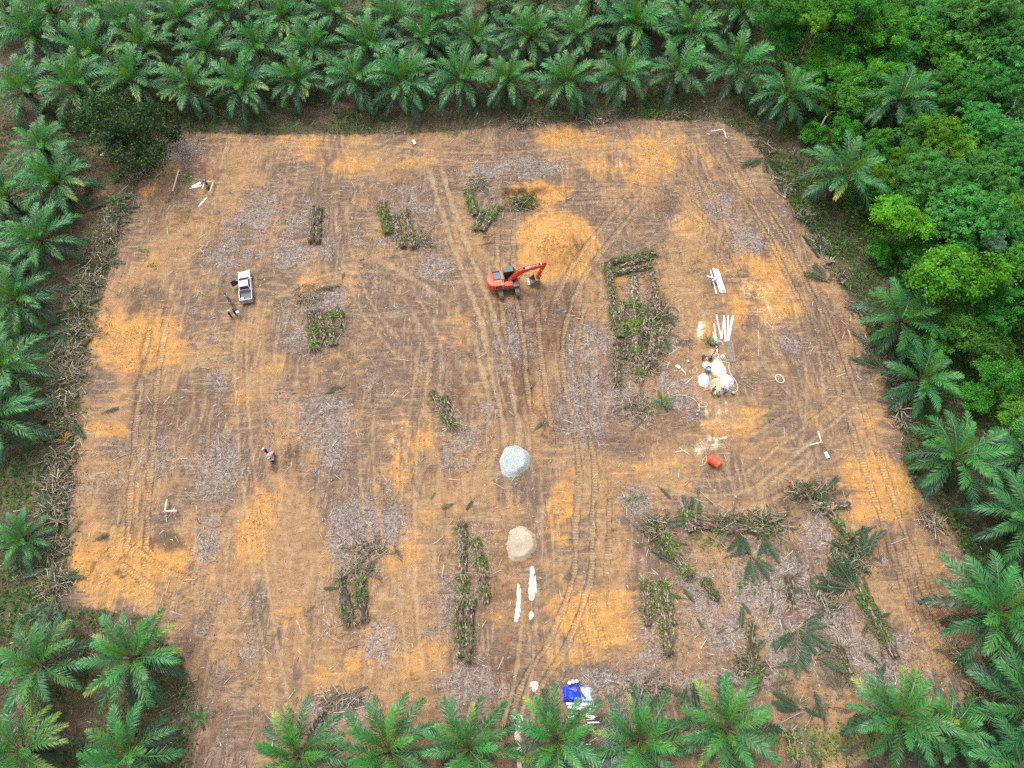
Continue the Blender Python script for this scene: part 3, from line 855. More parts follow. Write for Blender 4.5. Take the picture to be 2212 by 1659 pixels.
r9 = random.Random(91)
ORD = ['first', 'second', 'third', 'fourth', 'fifth', 'sixth', 'seventh', 'eighth', 'ninth', 'tenth', 'eleventh', 'twelfth', 'thirteenth', 'fourteenth', 'fifteenth', 'sixteenth', 'seventeenth']
FRONT = [(415, 192, 1.0), (532, 187, 1.0), (643, 172, .98), (763, 172, 1.08), (880, 180, 1.08), (993, 172, 1.08), (1093, 170, .92), (1226, 172, 1.08), (1348, 160, .92), (1463, 155, 1.05), (1588, 145, 1.15)]
for i, (x, y, s_) in enumerate(FRONT):
    x, y = x + r9.uniform(-6, 6), y + r9.uniform(-4, 4)
    palm(x, y, 3.9, s_ * r9.uniform(1.02, 1.26), r9.randint(30, 40), yel=(.06, .03, .12, .05, .05, .14, .18, .03, .08, .08, .03)[i], dead=.45 if i in (6, 8, 10) else .12, seed=100 + i, group='front row of oil palms behind the clearing',
         label=f'full oil palm in the front row behind the clearing, {ORD[i]} from the dark broadleaf trees')
BACK2 = [(195, 122, 1.0), (312, 103, 1.05), (440, 110, 1.0), (560, 108, .95), (673, 107, 1.0), (793, 98, 1.0), (908, 90, .95), (1023, 88, 1.0), (1138, 82, .92), (1251, 80, 1.0), (1373, 56, 1.12), (1488, 74, 1.0), (1593, 28, 1.15)]
for i, (x, y, s_) in enumerate(BACK2):
    x, y = x + r9.uniform(-6, 6), y + r9.uniform(-4, 4)
    palm(x, y, 4.4, s_ * r9.uniform(1.02, 1.3), r9.randint(28, 40), yel=(.02, .1, .06, .05, .1, .03, .06, .03, .15, .12, .2, .25, .1)[i], dead=.6 if i in (4, 6, 10) else .2, seed=200 + i, group='second row of oil palms behind the clearing',
         label=f'oil palm in the second row behind the clearing, {ORD[i]} from its hazy corner end')
BACK3 = [(75, 80, 1.1), (275, 55, 1.05), (388, 46, 1.0), (490, 24, 1.1), (615, 40, 1.0), (723, 26, 1.1), (848, 42, .9), (943, 34, 1.0), (1053, 14, 1.05), (1166, 2, 1.1), (1281, 2, 1.1), (1405, -6, 1.0), (1481, 4, 1.0)]
for i, (x, y, s_) in enumerate(BACK3):
    x, y = x + r9.uniform(-6, 6), y + r9.uniform(-4, 4)
    palm(x, y, 4.8, s_ * r9.uniform(1.0, 1.34), r9.randint(28, 40), yel=(.0, .04, .03, .04, .16, .14, .06, .12, .05, .03, .05, .05, .05)[i], dead=.7 if i in (3, 7, 9) else .25, seed=300 + i, group='third row of oil palms behind the clearing',
         label=f'oil palm in the third row behind the clearing, {ORD[i]} from its hazy corner end')
BACK4 = [(15, 18, 1.05), (120, 26, 1.1), (215, 22, 1.0), (340, -10, 1.0), (560, -14, 1.0), (828, -8, 1.0), (660, -22, 1.0), (925, -25, 1.0), (1110, -38, 1.0), (440, -30, 1.0), (1345, -45, 1.0), (1530, -40, 1.0)]
for i, (x, y, s_) in enumerate(sorted(BACK4)):
    palm(x, y, 5.0, s_ * r9.uniform(1.15, 1.3), 34, yel=.1, dead=.2, seed=400 + i, group='oil palms cut off by the top of the picture', label=f'oil palm cut off at the top edge, {ORD[i]} along from the hazy corner')
LEFT = [(57, 195, 4.8, 1.05, 'oil palm with broad upright leaves at the hazy edge of the grove'), (160, 190, 5.0, 1.15, 'large oil palm just behind the bare litter strip by the dark broadleaf trees'),
        (288, 178, 5.0, 1.1, 'oil palm rising directly behind the two dark broadleaf trees'), (90, 320, 4.2, .9, 'small bright oil palm standing alone on bare soil below the dark broadleaf trees'),
        (120, 392, 4.2, 1.05, 'yellowish oil palm beside the timber corner frames'), (8, 425, 4.5, 1.05, 'oil palm half cut off beside the yellowish palm'), (85, 518, 4.2, 1.0, 'oil palm with one yellow tip beside the fern covered brush bank'),
        (30, 640, 4.2, 1.0, 'pale green oil palm opposite the pickup, leaning over shaded litter'), (2, 790, 4.2, 1.0, 'dark oil palm over the green undergrowth opposite the twin track patch'), (-8, 905, 4.2, 1.1, 'oil palm half out of view above the thin brush bank'),
        (48, 1165, 2.0, .62, 'short young oil palm beside the lower brush bank'), (-30, 560, 4.4, 1.0, 'oil palm mostly out of view behind the one with a yellow tip')]
for i, (x, y, h, s_, lb) in enumerate(LEFT):
    palm(x, y, h * .92, s_ * 1.14, 34, yel=.45 if i == 4 else .05, seed=500 + i, group='oil palms along the side of the clearing', label=lb, dead=.05)
BOTTOM = [(282, 1424, 4.6, 1.02, .18, 'bright oil palm standing free in the lower corner of the clearing'), (95, 1436, 4.4, .98, .1, 'oil palm beside the bright free standing one in the lower corner'), (282, 1628, 4.6, 1.0, .05, 'oil palm at the lower edge over a bare orange patch'),
          (48, 1625, 4.6, 1.0, .4, 'oil palm with yellow leaf tips in the lower corner'), (645, 1622, 4.6, 1.0, .06, 'first oil palm of the near row, nearest the long wheel tracks'), (843, 1622, 4.6, 1.0, .02, 'dark green oil palm second in the near row'),
          (1018, 1616, 4.6, 1.0, .06, 'bright hearted oil palm in the near row beside the milky puddle'), (1206, 1602, 4.6, 1.0, .14, 'oil palm in the near row partly over the white roofing sheets'), (1383, 1592, 4.6, 1.0, .14, 'yellow tipped oil palm in the near row over the stacked metal sheets'),
          (1568, 1572, 4.8, 1.08, .05, 'tall leaved oil palm at the end of the near row'), (1960, 1548, 4.8, 1.05, .12, 'large oil palm alone below the fern covered log'), (2052, 1580, 3.2, .8, .03, 'smaller oil palm tucked behind the large lone one')]
for i, (x, y, h, s_, yl, lb) in enumerate(BOTTOM):
    palm(x, y, h, s_ * 1.04, 30, yel=yl, seed=600 + i, group='oil palms on the near side of the clearing', label=lb)
RIGHT = [(1697, 205, 4.8, 1.12, .1, .5, 'tired oil palm with hanging brown leaves at the top corner of the clearing'), (1821, 378, 4.8, 1.25, .03, .3, 'wide oil palm between the brush strip and the forest edge'), (1946, 215, 6.5, 1.2, .03, .4, 'oil palm standing deep among the forest creepers'),
         (1938, 690, 4.6, 1.15, .03, .3, 'olive green oil palm against the bright vine covered tree'), (1990, 818, 3.0, 1.0, .0, .2, 'low oil palm half swallowed by the undergrowth'), (2069, 985, 4.8, 1.15, .0, .05, 'dark bluish oil palm beside the forked orange tracks'),
         (2222, 1128, 5.0, 1.2, .0, .1, 'oil palm cut off at the edge below the bluish one'), (2160, 1326, 5.0, 1.3, .0, .1, 'wide spread oil palm with bare yellow leaf stalks near the lower side'), (2222, 1520, 5.0, 1.2, .0, .1, 'oil palm cut off at the edge in the lower corner'), (2225, 985, 4.5, .9, .0, .1, 'narrow oil palm at the edge beside the bluish one'), (2210, 1650, 5.0, 1.1, .0, .1, 'oil palm in the last lower corner, mostly out of view')]
for i, (x, y, h, s_, yl, dd, lb) in enumerate(RIGHT):
    palm(x, y, h, s_ * 1.03, 34, yel=yl, dead=dd, seed=700 + i, group='oil palms between the clearing and the forest', label=lb)


def sapling(x, y, s_, lb, seed, dead=0.0):
    """a palm seedling or a knot of green leaves left on the ground"""
    r = random.Random(seed)
    p = on(x, y)
    root = empty('palm_seedling', p, 0, lb, 'palm seedling', 'palm seedlings on the ground')
    m = MB()
    m.tube([(0, 0, -.1), (0, 0, .35)], [.16, .10], 7, (.08, .06, .04))
    m.obj('stem', M_bark, root)
    for i in range(11):
        t = i / 11
        link('frond', FR[('young', 'mid', 'full', 'low')[int(t * 4)], r.randrange(3)], root, (0, 0, .3), (0, r.uniform(-.1, .1), i * 2.4), s_ * r.uniform(.8, 1.1))
    return root


sapling(435, 1550, .32, 'small palm seedling between the two lower corner palms and the long tracks', 1)
sapling(1430, 872, .34, 'dark green clump of young palm leaves below the large log heap', 2)
sapling(250, 440, .30, 'young palm sprouting from the brush bank beside the yellowish palm', 3)
sapling(1528, 739, .20, 'small dark green leaf bundle beside the grey steel bars', 4)
sapling(2010, 560 + 290, .4, 'young palm in the undergrowth under the low forest palm', 5)
# ------------------------------------------------------------------ forest trees
def leaves(C, Nn, S, colr, r, asp=1.7):
    """diamond leaves at C (n,3), facing Nn, half length S (n,)"""
    n = len(C)
    Nn = Nn / np.linalg.norm(Nn, axis=1, keepdims=True)
    t = r.normal(size=(n, 3))
    t -= Nn * (t * Nn).sum(1, keepdims=True)
    t /= np.linalg.norm(t, axis=1, keepdims=True)
    b = np.cross(Nn, t)
    S = S[:, None]
    V = np.stack([C - t * S, C - b * S / asp, C + t * S, C + b * S / asp], 1).reshape(-1, 3)
    F = np.arange(n * 4).reshape(-1, 4)
    return V, F, np.repeat(colr, 4, 0)


def crown_mesh(kind, seed):
    """a crown of unit radius about the origin (base at z = -0.5)"""
    r = np.random.default_rng(seed)
    cc = dict(broad=((.060, .230, .030), (.135, .420, .042)), puff=((.066, .245, .050), (.140, .420, .085)), vine=((.090, .275, .022), (.200, .450, .036)), dark=((.020, .064, .028), (.050, .125, .042)), pale=((.13, .29, .16), (.21, .40, .25)), mid=((.046, .190, .030), (.096, .320, .044)))[kind]
    nl = dict(broad=13, puff=19, vine=13, dark=9, pale=10, mid=12)[kind]
    lob = []
    for i in range(nl):
        a = i * 2.4 + r.uniform(-.4, .4)
        q = math.sqrt((i + .3) / nl) * .74
        lob.append((math.cos(a) * q * r.uniform(.8, 1.25), math.sin(a) * q * r.uniform(.8, 1.25), .30 - .55 * q * q + r.uniform(-.34, .26), r.choice([.15, .2, .26, .34, .44]) * r.uniform(.9, 1.1)))
    C, D, S, K = [], [], [], []
    per = {'puff': 58, 'dark': 46}.get(kind, 48)
    for (lx, ly, lz, lr) in lob:
        ncl = int(20 * (lr / .32) ** 2) + 3
        shade_l = r.uniform(.78, 1.18)
        for j in range(ncl):
            d = r.normal(size=3)
            d[2] = abs(d[2]) * .9 - .35
            d /= np.linalg.norm(d)
            cp = np.array([lx, ly, lz]) + d * lr * r.uniform(.6, 1.3) * np.array([1, 1, .9])
            n = int(per * r.uniform(.6, 1.3))
            if kind == 'puff':                       # small umbrellas of leaves
                o = r.normal(size=(n, 3)) * np.array([.055, .055, .02])
                o[:, 2] -= (o[:, 0] ** 2 + o[:, 1] ** 2) * 4.5
                nn = o * np.array([9, 9, 0]) + np.array([0, 0, .8]) + d * .25 + r.normal(size=(n, 3)) * .25
                s = r.uniform(.020, .036, n)
            elif kind == 'vine':
                o = r.normal(size=(n, 3)) * .06
                o[:, 2] -= np.abs(r.normal(size=n)) * (.13 if d[2] < .2 else .03)
                nn = d * .9 + np.array([0, 0, .5]) + r.normal(size=(n, 3)) * .5
                s = r.uniform(.024, .046, n)
            elif kind == 'dark':
                o = r.normal(size=(n, 3)) * .065
                nn = d * .4 + np.array([0, 0, .55]) + r.normal(size=(n, 3)) * .6
                s = r.uniform(.020, .034, n)
            else:
                o = r.normal(size=(n, 3)) * .068
                nn = d * .7 + np.array([0, 0, .6]) + r.normal(size=(n, 3)) * .5
                s = r.uniform(.024, .046, n)
            C.append(cp + o)
            D.append(nn)
            S.append(s)
            f = r.random((n, 1)) ** 1.3 * r.uniform(.4, 1.5)
            if kind == 'dark': f = (r.random((n, 1)) < .10) * 2.2 + f * .5
            kc = (np.array(cc[0]) + (np.array(cc[1]) - np.array(cc[0])) * f) * shade_l * r.uniform(.8, 1.2)
            if kind == 'dark': kc = np.where(r.random((n, 1)) < .10, np.array([[.20, .26, .03]]), kc)
            if kind in ('broad', 'mid', 'vine'): kc = np.where(r.random((n, 1)) < .025, np.array([[.20, .22, .03]]), kc)
            K.append(kc)
    C, D, S, K = np.concatenate(C), np.concatenate(D), np.concatenate(S), np.concatenate(K)
    V, F, K4 = leaves(C, D, S, K, r)
    return mesh_np('crown_' + kind, V, F, M_leaf, K4), lob


CR = {k: [crown_mesh(k, 40 + 7 * i + len(k)) for i in range(3 if k in ('broad', 'puff', 'mid') else 2)] for k in ('broad', 'puff', 'vine', 'dark', 'pale', 'mid')}


def tree(x, y, rpx, kind, h, label, group='trees of the forest edge', seed=0, flat=.85, lean=None, bark=(.16, .135, .11), name='forest_tree', loc=None, rm=None, base=None):
    """(x, y): middle of the crown on the print, rpx its radius there, h the height of the crown's middle"""
    r = random.Random(seed * 31 + int(x) * 7 + int(y))
    p = loc or at(x, y, h)
    rad = rm or rpx * size_at(x, y)[0] * (CAM_H - h) / CAM_H
    z0 = gz(p.x, p.y)
    root = empty(name, (p.x, p.y, z0), 0, label, 'tree', group)
    me, lob = r.choice(CR[kind])
    rz = r.uniform(0, 6.28)
    link('crown', me, root, (0, 0, h - z0), (r.uniform(-.12, .12), r.uniform(-.12, .12), rz), (rad * r.uniform(.92, 1.08), rad * r.uniform(.92, 1.08), rad * flat * r.uniform(.85, 1.15)))
    m = MB()
    hh = h - z0
    b = base or (r.uniform(-.6, .6), r.uniform(-.6, .6))
    tw = max(.10, rad * .055)
    fork = Vector((0, 0, hh * .62))
    m.tube([(b[0], b[1], -.3), (b[0] * .5, b[1] * .4, hh * .33), fork], [tw * 1.35, tw * 1.05, tw * .85], 7, bark)
    for (lx, ly, lz, lr) in lob[:7]:
        q = Vector((lx * rad, ly * rad, hh + lz * rad * flat))
        q.rotate(Matrix.Rotation(rz, 3, 'Z'))
        mid = fork.lerp(q, .5) + Vector((0, 0, -.1 * rad))
        m.tube([fork, mid, q], [tw * .6, tw * .36, tw * .12], 5, bark, cap=False)
    m.obj('trunk', M_bark, root, smooth=True)
    return root


tree(226, 262, 78, 'dark', 5.0, 'dark glossy broadleaf tree, the one set back beside the palms', 'dark broadleaf trees at the corner of the clearing', 1, 1.0, name='broadleaf_tree')
tree(302, 300, 86, 'dark', 5.0, 'dark glossy broadleaf tree reaching out over the corner of the clearing', 'dark broadleaf trees at the corner of the clearing', 2, 1.0, name='broadleaf_tree')
HAND = [(1759, 48, 34, 'vine', 11, 'yellow green leafy tree on a thin leaning trunk above the clearing corner'), (1684, 22, 58, 'mid', 10, 'dark green tree beside the last palm of the second row'), (1690, 78, 44, 'mid', 7, 'dark shaded tree behind the palm with hanging brown leaves'),
        (1799, 22, 52, 'broad', 11, 'bright broad crown cut off by the top edge behind the yellow green tree'), (1859, 12, 52, 'mid', 11, 'mid green crown at the top edge beside the bare pale branches'), (1909, 66, 60, 'broad', 8, 'creeper draped tree below the bare pale branches'),
        (2134, 28, 66, 'puff', 12, 'feathery pale crown in the far corner, topmost of the feathery trees'), (2165, 72, 62, 'puff', 11, 'feathery crown just below the one in the far corner'), (2084, 40, 52, 'puff', 10, 'feathery crown beside the yellow leaved dead tree'), (2184, 122, 58, 'puff', 10, 'feathery crown at the edge two below the far corner'),
        (2020, 80, 50, 'mid', 8, 'mid green crown beneath the yellow leaved dead tree'), (2096, 108, 58, 'puff', 9, 'feathery crown with a pale bare branch through its middle'), (2056, 135, 46, 'broad', 7, 'yellowish broad crown above the forest palm'), (1850, 140, 56, 'mid', 3, 'low creeper mound behind the forest palm'),
        (1805, 118, 56, 'broad', 4.5, 'bright creeper mound below the yellow green tree'), (1834, 280, 38, 'broad', 3.5, 'bright round shrub beside the split pale stump'), (2021, 283, 46, 'vine', 8, 'yellow green vine covered tree, the upper of the pair beyond the forest palm'), (2068, 325, 42, 'vine', 7.5, 'yellow green vine covered tree, the lower of the pair beyond the forest palm'),
        (2034, 385, 70, 'puff', 8, 'feathery green crown below the yellow green vine trees'), (2125, 262, 52, 'puff', 9, 'feathery crown behind the yellow green vine trees'), (2134, 378, 60, 'puff', 9, 'feathery crown at the side of the one below the vine trees'), (2190, 330, 50, 'puff', 9, 'feathery crown with grey bare twigs at the edge'), (2030, 222, 36, 'puff', 6, 'small feathery crown right beside the forest palm'),
        (2096, 200, 54, 'mid', 8, 'mid green crown above the grey bare twigs'), (1954, 478, 66, 'vine', 7, 'round bright green tree between two clearing side palms'), (2121, 462, 72, 'puff', 9, 'large feathery crown above the fallen grey trunk'), (2071, 592, 100, 'vine', 9, 'biggest bright tree, vine covered with yellow new leaves'), (2146, 525, 34, 'pale', 9, 'silvery blue green crown behind the biggest bright tree'),
        (2198, 570, 44, 'mid', 9, 'dark crown at the edge beside the silvery one'), (2071, 705, 52, 'mid', 5, 'shaded low crown under the biggest bright tree'), (2134, 745, 56, 'mid', 5, 'dark green thicket tree below the biggest bright tree'), (2010, 755, 40, 'broad', 3, 'bright bush beside the olive green palm'), (2184, 665, 58, 'mid', 7, 'dark crown at the edge below the biggest bright tree'),
        (2159, 815, 56, 'broad', 5, 'bright thicket tree at the edge above the bluish palm'), (2109, 860, 40, 'broad', 3, 'small bright bush above the bluish palm'), (2196, 900, 50, 'broad', 4, 'bright bush at the edge beside the bluish palm'), (1770, 210, 40, 'mid', 3.5, 'dark bush behind the palm with hanging brown leaves'), (1880, 340, 50, 'mid', 4, 'dark shrub mound behind the wide side palm'),
        (1945, 390, 44, 'mid', 5, 'dark shaded tree beside the wide side palm'), (1760, 285, 32, 'broad', 2.5, 'bright low bush at the top corner of the brush strip'), (1905, 545, 30, 'broad', 2.2, 'bright low bush beside the cut palm leaves of the strip'), (2060, 480, 40, 'mid', 5, 'dark crown in the gap beside the fallen grey trunk')]
for i, (x, y, rp, kd, h, lb) in enumerate(HAND):
    tree(x, y, rp, kd, h, lb, seed=i)
# the wood goes on behind and between: filled up where no listed crown stands
taken = [(at(x, y, h).x, at(x, y, h).y, rp * size_at(x, y)[0] * .75) for x, y, rp, kd, h, lb in HAND]
taken += [(at(x, y, 4).x, at(x, y, 4).y, 3.6) for x, y in ((1946, 215), (1821, 378), (1938, 690), (1990, 818), (2069, 985), (1697, 205), (1930, 250))]
fr = random.Random(5)
def in_forest(x, y):
    ys = [p.y for p in FLw]
    if y < ys[-1]: return False
    for a, b in zip(FLw, FLw[1:]):
        if b.y <= y <= a.y: return x > a.x + (b.x - a.x) * (a.y - y) / (a.y - b.y)
    return x > FLw[0].x


def shows(x, y, h):
    """the print's pixel of a point"""
    v = Vector((x, y, h - CAM_H))
    dz = v.y * CP - v.z * SP
    return 1106 + FOC * v.x / dz, 829.5 - FOC * (v.y * SP + v.z * CP) / dz


LAND = [(1946, 215, 'the forest palm'), (1759, 48, 'the yellow green tree on the leaning trunk'), (2134, 28, 'the topmost feathery tree'), (2045, 300, 'the yellow green vine pair'), (1954, 478, 'the round bright tree'), (2071, 592, 'the biggest bright tree'), (1821, 378, 'the wide side palm'), (1938, 690, 'the olive green palm'), (2069, 985, 'the bluish palm'), (2000, 40, 'the pale bare dead tree'), (2121, 462, 'the large feathery crown')]
tries = 0
fills = []
while tries < 5000 and len(fills) < 120:
    tries += 1
    x, y = fr.uniform(38, 104), fr.uniform(42, 150)
    rm = fr.uniform(2.0, 3.9)
    if not in_forest(x - rm * .6, y): continue
    q = shows(x, y, 5)
    if not (1600 < q[0] < 2290 and -70 < q[1] < 1000): continue
    if any((x - a) ** 2 + (y - b) ** 2 < (.52 * (rm + c)) ** 2 for a, b, c in taken): continue
    taken.append((x, y, rm))
    fills.append((x, y, rm))
KN = {'puff': 'feathery light green', 'broad': 'leafy bright green', 'mid': 'dull green', 'vine': 'yellowish creeper covered'}
seen_lb = {}
for i, (x, y, rm) in enumerate(fills):
    far = (x - 40) * .5 + (y - 60) * .3
    kd = fr.choice(['puff'] * 4 + ['mid', 'broad']) if far > 22 else fr.choice(['mid', 'mid', 'broad', 'broad', 'vine', 'puff'])
    hh_ = fr.uniform(4.0, 8.5) if kd != 'mid' else fr.uniform(3, 6)
    q = shows(x, y, hh_)
    lx, ly, ln = min(LAND, key=lambda t: (t[0] - q[0]) ** 2 + (t[1] - q[1]) ** 2)
    dx, dy = q[0] - lx, q[1] - ly
    rel = ('below' if dy > 0 else 'above') if abs(dy) > abs(dx) else ('beyond' if dx > 0 else 'before')
    key = (kd, rel, ln)
    k_ = seen_lb[key] = seen_lb.get(key, 0) + 1
    tree(0, 0, 0, kd, hh_, f'{KN[kd]} tree {rel} {ln}' + ('' if k_ == 1 else f', {ORD[k_ - 1]} such'), f'{kd} trees filling the wood', 900 + i, loc=Vector((x, y, 0)), rm=rm)
# pale bare trunks and dead branchy trees
def bare_tree(x0, y0, x1, y1, h, w_, label, nb=6, seed=0, name='bare_tree', leaf=False):
    r = random.Random(seed)
    a = on(x0, y0)
    b = at(x1, y1, h)
    root = empty(name, a, 0, label, 'bare tree', 'bare trees and stumps of the forest edge')
    m = MB()
    v = b - a
    pts = [v * t + Vector((r.uniform(-.15, .15), r.uniform(-.15, .15), 0)) * (t > 0) for t in (0, .3, .6, 1)]
    pts[0].z -= .3
    m.tube(pts, [w_, w_ * .8, w_ * .6, w_ * .35], 7, (.33, .29, .24))
    m.obj('trunk', M_bark, root, smooth=True)
    for i in range(nb):
        t = r.uniform(.45, .98)
        q = v * t
        d = Vector((r.uniform(-1, 1), r.uniform(-1, 1), r.uniform(.2, 1.1))).normalized() * r.uniform(1.2, 2.6)
        k2 = MB()
        e = q + d * .5 + Vector((r.uniform(-.2, .2), r.uniform(-.2, .2), 0))
        k2.tube([q, e, q + d], [w_ * .4, w_ * .25, w_ * .08], 5, (.40, .36, .31))
        for j in range(3):
            s_ = e.lerp(q + d, r.random())
            k2.tube([s_, s_ + Vector((r.uniform(-1, 1), r.uniform(-1, 1), r.uniform(-.1, .7))) * .9], [w_ * .16, w_ * .05], 4, (.42, .38, .33))
        k2.obj('branch', M_bark, root)
    return root


bare_tree(1868 / 1.085, 173 / 1.085, 1757, 92, 7, .17, 'thin pale leaning trunk under the yellow green tree', 2, 1)
bare_tree(1752, 312, 1784, 250, 3.6, .26, 'split pale dead stump standing beside the brush strip', 1, 2)
bare_tree(1955, 75, 2012, 8, 9, .13, 'dead tree with long pale bare branches near the top edge', 9, 3)
bare_tree(2105, 155, 2132, 112, 9, .09, 'bare pale branch standing through the feathery crowns', 5, 4)
bare_tree(2150, 268, 2192, 232, 9.5, .08, 'grey bare twigs over the feathery crowns near the edge', 9, 5)
bare_tree(2160, 350, 2200, 270, 8, .08, 'second grey bare twig crown, lower than the first near the edge', 8, 6)
bare_tree(2044, 533, 2106, 485, 3.2, .3, 'fallen grey trunk leaning out of the dark gap', 1, 7)
bare_tree(1900, 308, 1918, 290, 1.5, .16, 'short pale fallen trunk below the forest palm', 1, 8)
bare_tree(1821, 55, 1843, 22, 7, .12, 'thin dark trunk under the broad crown at the top edge', 2, 9)
bare_tree(1995, 215 + 20, 2010, 190, 7, .06, 'bare grey twigs next to the forest palm', 7, 10)
# ------------------------------------------------------------------ ground cover that nobody could count
def scatter(n, x0, x1, y0, y1, dens, r):
    out = []
    got = 0
    while got < n:
        x, y = r.uniform(x0, x1, n * 2), r.uniform(y0, y1, n * 2)
        d = dens(x, y)
        kx = r.random(n * 2) < d
        out.append(np.stack([x[kx], y[kx]], 1))
        got += int(kx.sum())
        if len(out) > 14: break
    return np.concatenate(out)[:n]


def chips(n, dens, lmin, lmax, wmin, wmax, pal, r, lift=(.015, .06), tilt=.25, box=(-62, 66, -4, 96)):
    P = scatter(n, *box, dens, r)
    n = len(P)
    z = gsample(GZ, P[:, 0], P[:, 1]) + r.uniform(*lift, n)
    C = np.stack([P[:, 0], P[:, 1], z], 1)
    a = r.uniform(0, 2 * np.pi, n)
    L = (lmin + (lmax - lmin) * r.random(n) ** 2.2) * .5
    W = r.uniform(wmin, wmax, n) * .5
    tz = r.normal(size=n) * tilt
    t = np.stack([np.cos(a), np.sin(a), tz], 1)
    b = np.stack([-np.sin(a), np.cos(a), r.normal(size=n) * .3], 1)
    C[:, 2] += np.abs(tz) * L
    V = np.stack([C - t * L[:, None] - b * W[:, None], C - t * L[:, None] + b * W[:, None], C + t * L[:, None] + b * W[:, None] * .6, C + t * L[:, None] - b * W[:, None] * .6], 1).reshape(-1, 3)
    pal = np.array(pal, np.float32)
    K = pal[r.integers(0, len(pal), n)] * r.uniform(.7, 1.25, (n, 1))
    return V, np.arange(n * 4).reshape(-1, 4), np.repeat(K, 4, 0)


r1 = np.random.default_rng(21)
STRAW = [(.36, .29, .225), (.27, .21, .17), (.19, .14, .11), (.10, .075, .06), (.31, .24, .20), (.46, .39, .33), (.24, .18, .145), (.15, .11, .085), (.08, .058, .046)]
V, F, K = chips(125000, lambda x, y: np.clip(gsample(A_lit, x, y) * 1.1 - .12, .03, 1) * np.clip(1.2 - gsample(A_clay, x, y), .12, 1), .08, .55, .022, .055, STRAW, r1)
tag(link('dry_litter', mesh_np('dry_litter', V, F, M_dead, K)), 'chopped dry palm litter strewn over the clearing', 'litter', None, 'stuff')
V, F, K = chips(2800, lambda x, y: np.clip(gsample(A_lit, x, y) * .9 + .1, .05, 1) * np.clip(1.3 - gsample(A_clay, x, y), .15, 1), .4, 1.5, .04, .075, [(.56, .49, .41), (.46, .38, .30), (.62, .56, .50), (.34, .27, .21), (.50, .40, .28)], r1, (.03, .1), .08)
tag(link('twig_litter', mesh_np('twig_litter', V, F, M_dead, K)), 'pale twigs and leaf stalks scattered over the soil', 'litter', None, 'stuff')
V, F, K = chips(700, lambda x, y: np.clip(gsample(A_lit, x, y) * .5 + .15, .05, 1), .08, .28, .06, .13, [(.75, .72, .68), (.62, .58, .52), (.66, .60, .50)], r1, (.02, .06), .1)
tag(link('pale_scraps', mesh_np('pale_scraps', V, F, M_dead, K)), 'small whitish scraps and wood chips dotted over the soil', 'litter', None, 'stuff')
# clods on the clay
V, F, K = chips(14000, lambda x, y: np.clip(gsample(A_clay, x, y) - .55, 0, 1) * np.clip(fbm(x, y, 2.5, 2.5, 3, 61) * 4 - 1.6, 0, 1), .06, .26, .05, .14, [(.52, .29, .09), (.40, .20, .06), (.60, .36, .13), (.34, .18, .07), (.27, .15, .07)], r1, (.02, .07), .5)
tag(link('clay_clods', mesh_np('clay_clods', V, F, M_dead, K)), 'loose clods lying on the orange clay', 'clods', None, 'stuff')
# litter and weeds under the palms
out_d = lambda x, y: np.clip(1 - gsample(ins, x, y), 0, 1) * (1 - forest_w(x, y))
V, F, K = chips(70000, lambda x, y: out_d(x, y) * .9, .15, 1.1, .03, .08, [(.14, .10, .075), (.20, .15, .12), (.09, .065, .05), (.27, .21, .17), (.06, .05, .035), (.12, .10, .05)], r1, (.02, .14), .3, (-105, 100, -8, 150))
tag(link('grove_litter', mesh_np('grove_litter', V, F, M_dead, K)), 'brown dead leaf litter under the oil palms', 'litter', None, 'stuff')


def weeds(n, dens, h0, h1, s0, s1, pal, r, box):
    P = scatter(n, *box, dens, r)
    n = len(P)
    z = gsample(GZ, P[:, 0], P[:, 1]) + h0 + (h1 - h0) * r.random(n) ** 1.4
    C = np.stack([P[:, 0], P[:, 1], z], 1)
    pal = np.array(pal, np.float32)
    K = pal[r.integers(0, len(pal), n)] * r.uniform(.7, 1.3, (n, 1))
    return leaves(C, np.array([[0, 0, .8]]) + r.normal(size=(n, 3)) * .6, r.uniform(s0, s1, n), K, r, 2.4)


GR = [(.08, .26, .03), (.06, .19, .035), (.12, .31, .035), (.05, .13, .03), (.15, .26, .06)]
V, F, K = weeds(42000, lambda x, y: np.clip(gsample(A_green, x, y) - .42, 0, 1) * 1.4 * np.clip(gsample(ins, x, y) * .5 + .55, 0, 1) * (1 - forest_w(x, y)), .02, .35, .07, .2, GR, r1, (-100, 75, -8, 110))
tag(link('weeds', mesh_np('weeds', V, F, M_leaf, K)), 'green weeds and grass along the edges of the clearing and under the palms', 'weeds', None, 'stuff')
V, F, K = weeds(110000, lambda x, y: out_d(x, y) * np.clip(fbm(x, y, 5, 5, 3, 31) * 3.4 - 1.25, 0, 1), .05, .8, .10, .28, [(.055, .19, .032), (.04, .13, .028), (.09, .26, .035), (.03, .085, .025)], r1, (-105, 90, -8, 150))
tag(link('grove_undergrowth', mesh_np('grove_undergrowth', V, F, M_leaf, K)), 'patches of green undergrowth between the palm trunks', 'undergrowth', None, 'stuff')
V, F, K = weeds(26000, lambda x, y: out_d(x, y) * (x > 22) * np.clip(fbm(x, y, 3, 3, 3, 51) * 4 - 1.3, 0, 1), .02, .7, .08, .24, [(.06, .20, .03), (.045, .14, .03), (.10, .26, .035), (.05, .10, .03), (.12, .17, .06)], r1, (22, 75, 5, 98))
tag(link('strip_weeds', mesh_np('strip_weeds', V, F, M_leaf, K)), 'weeds and low bushes between the clearing and the forest', 'weeds', None, 'stuff')
hm = lambda x, y: fbm(x, y, 4.5, 4.5, 4, 41)
P = scatter(140000, 34, 104, 30, 155, lambda x, y: forest_w(x, y, 3.5), r1)
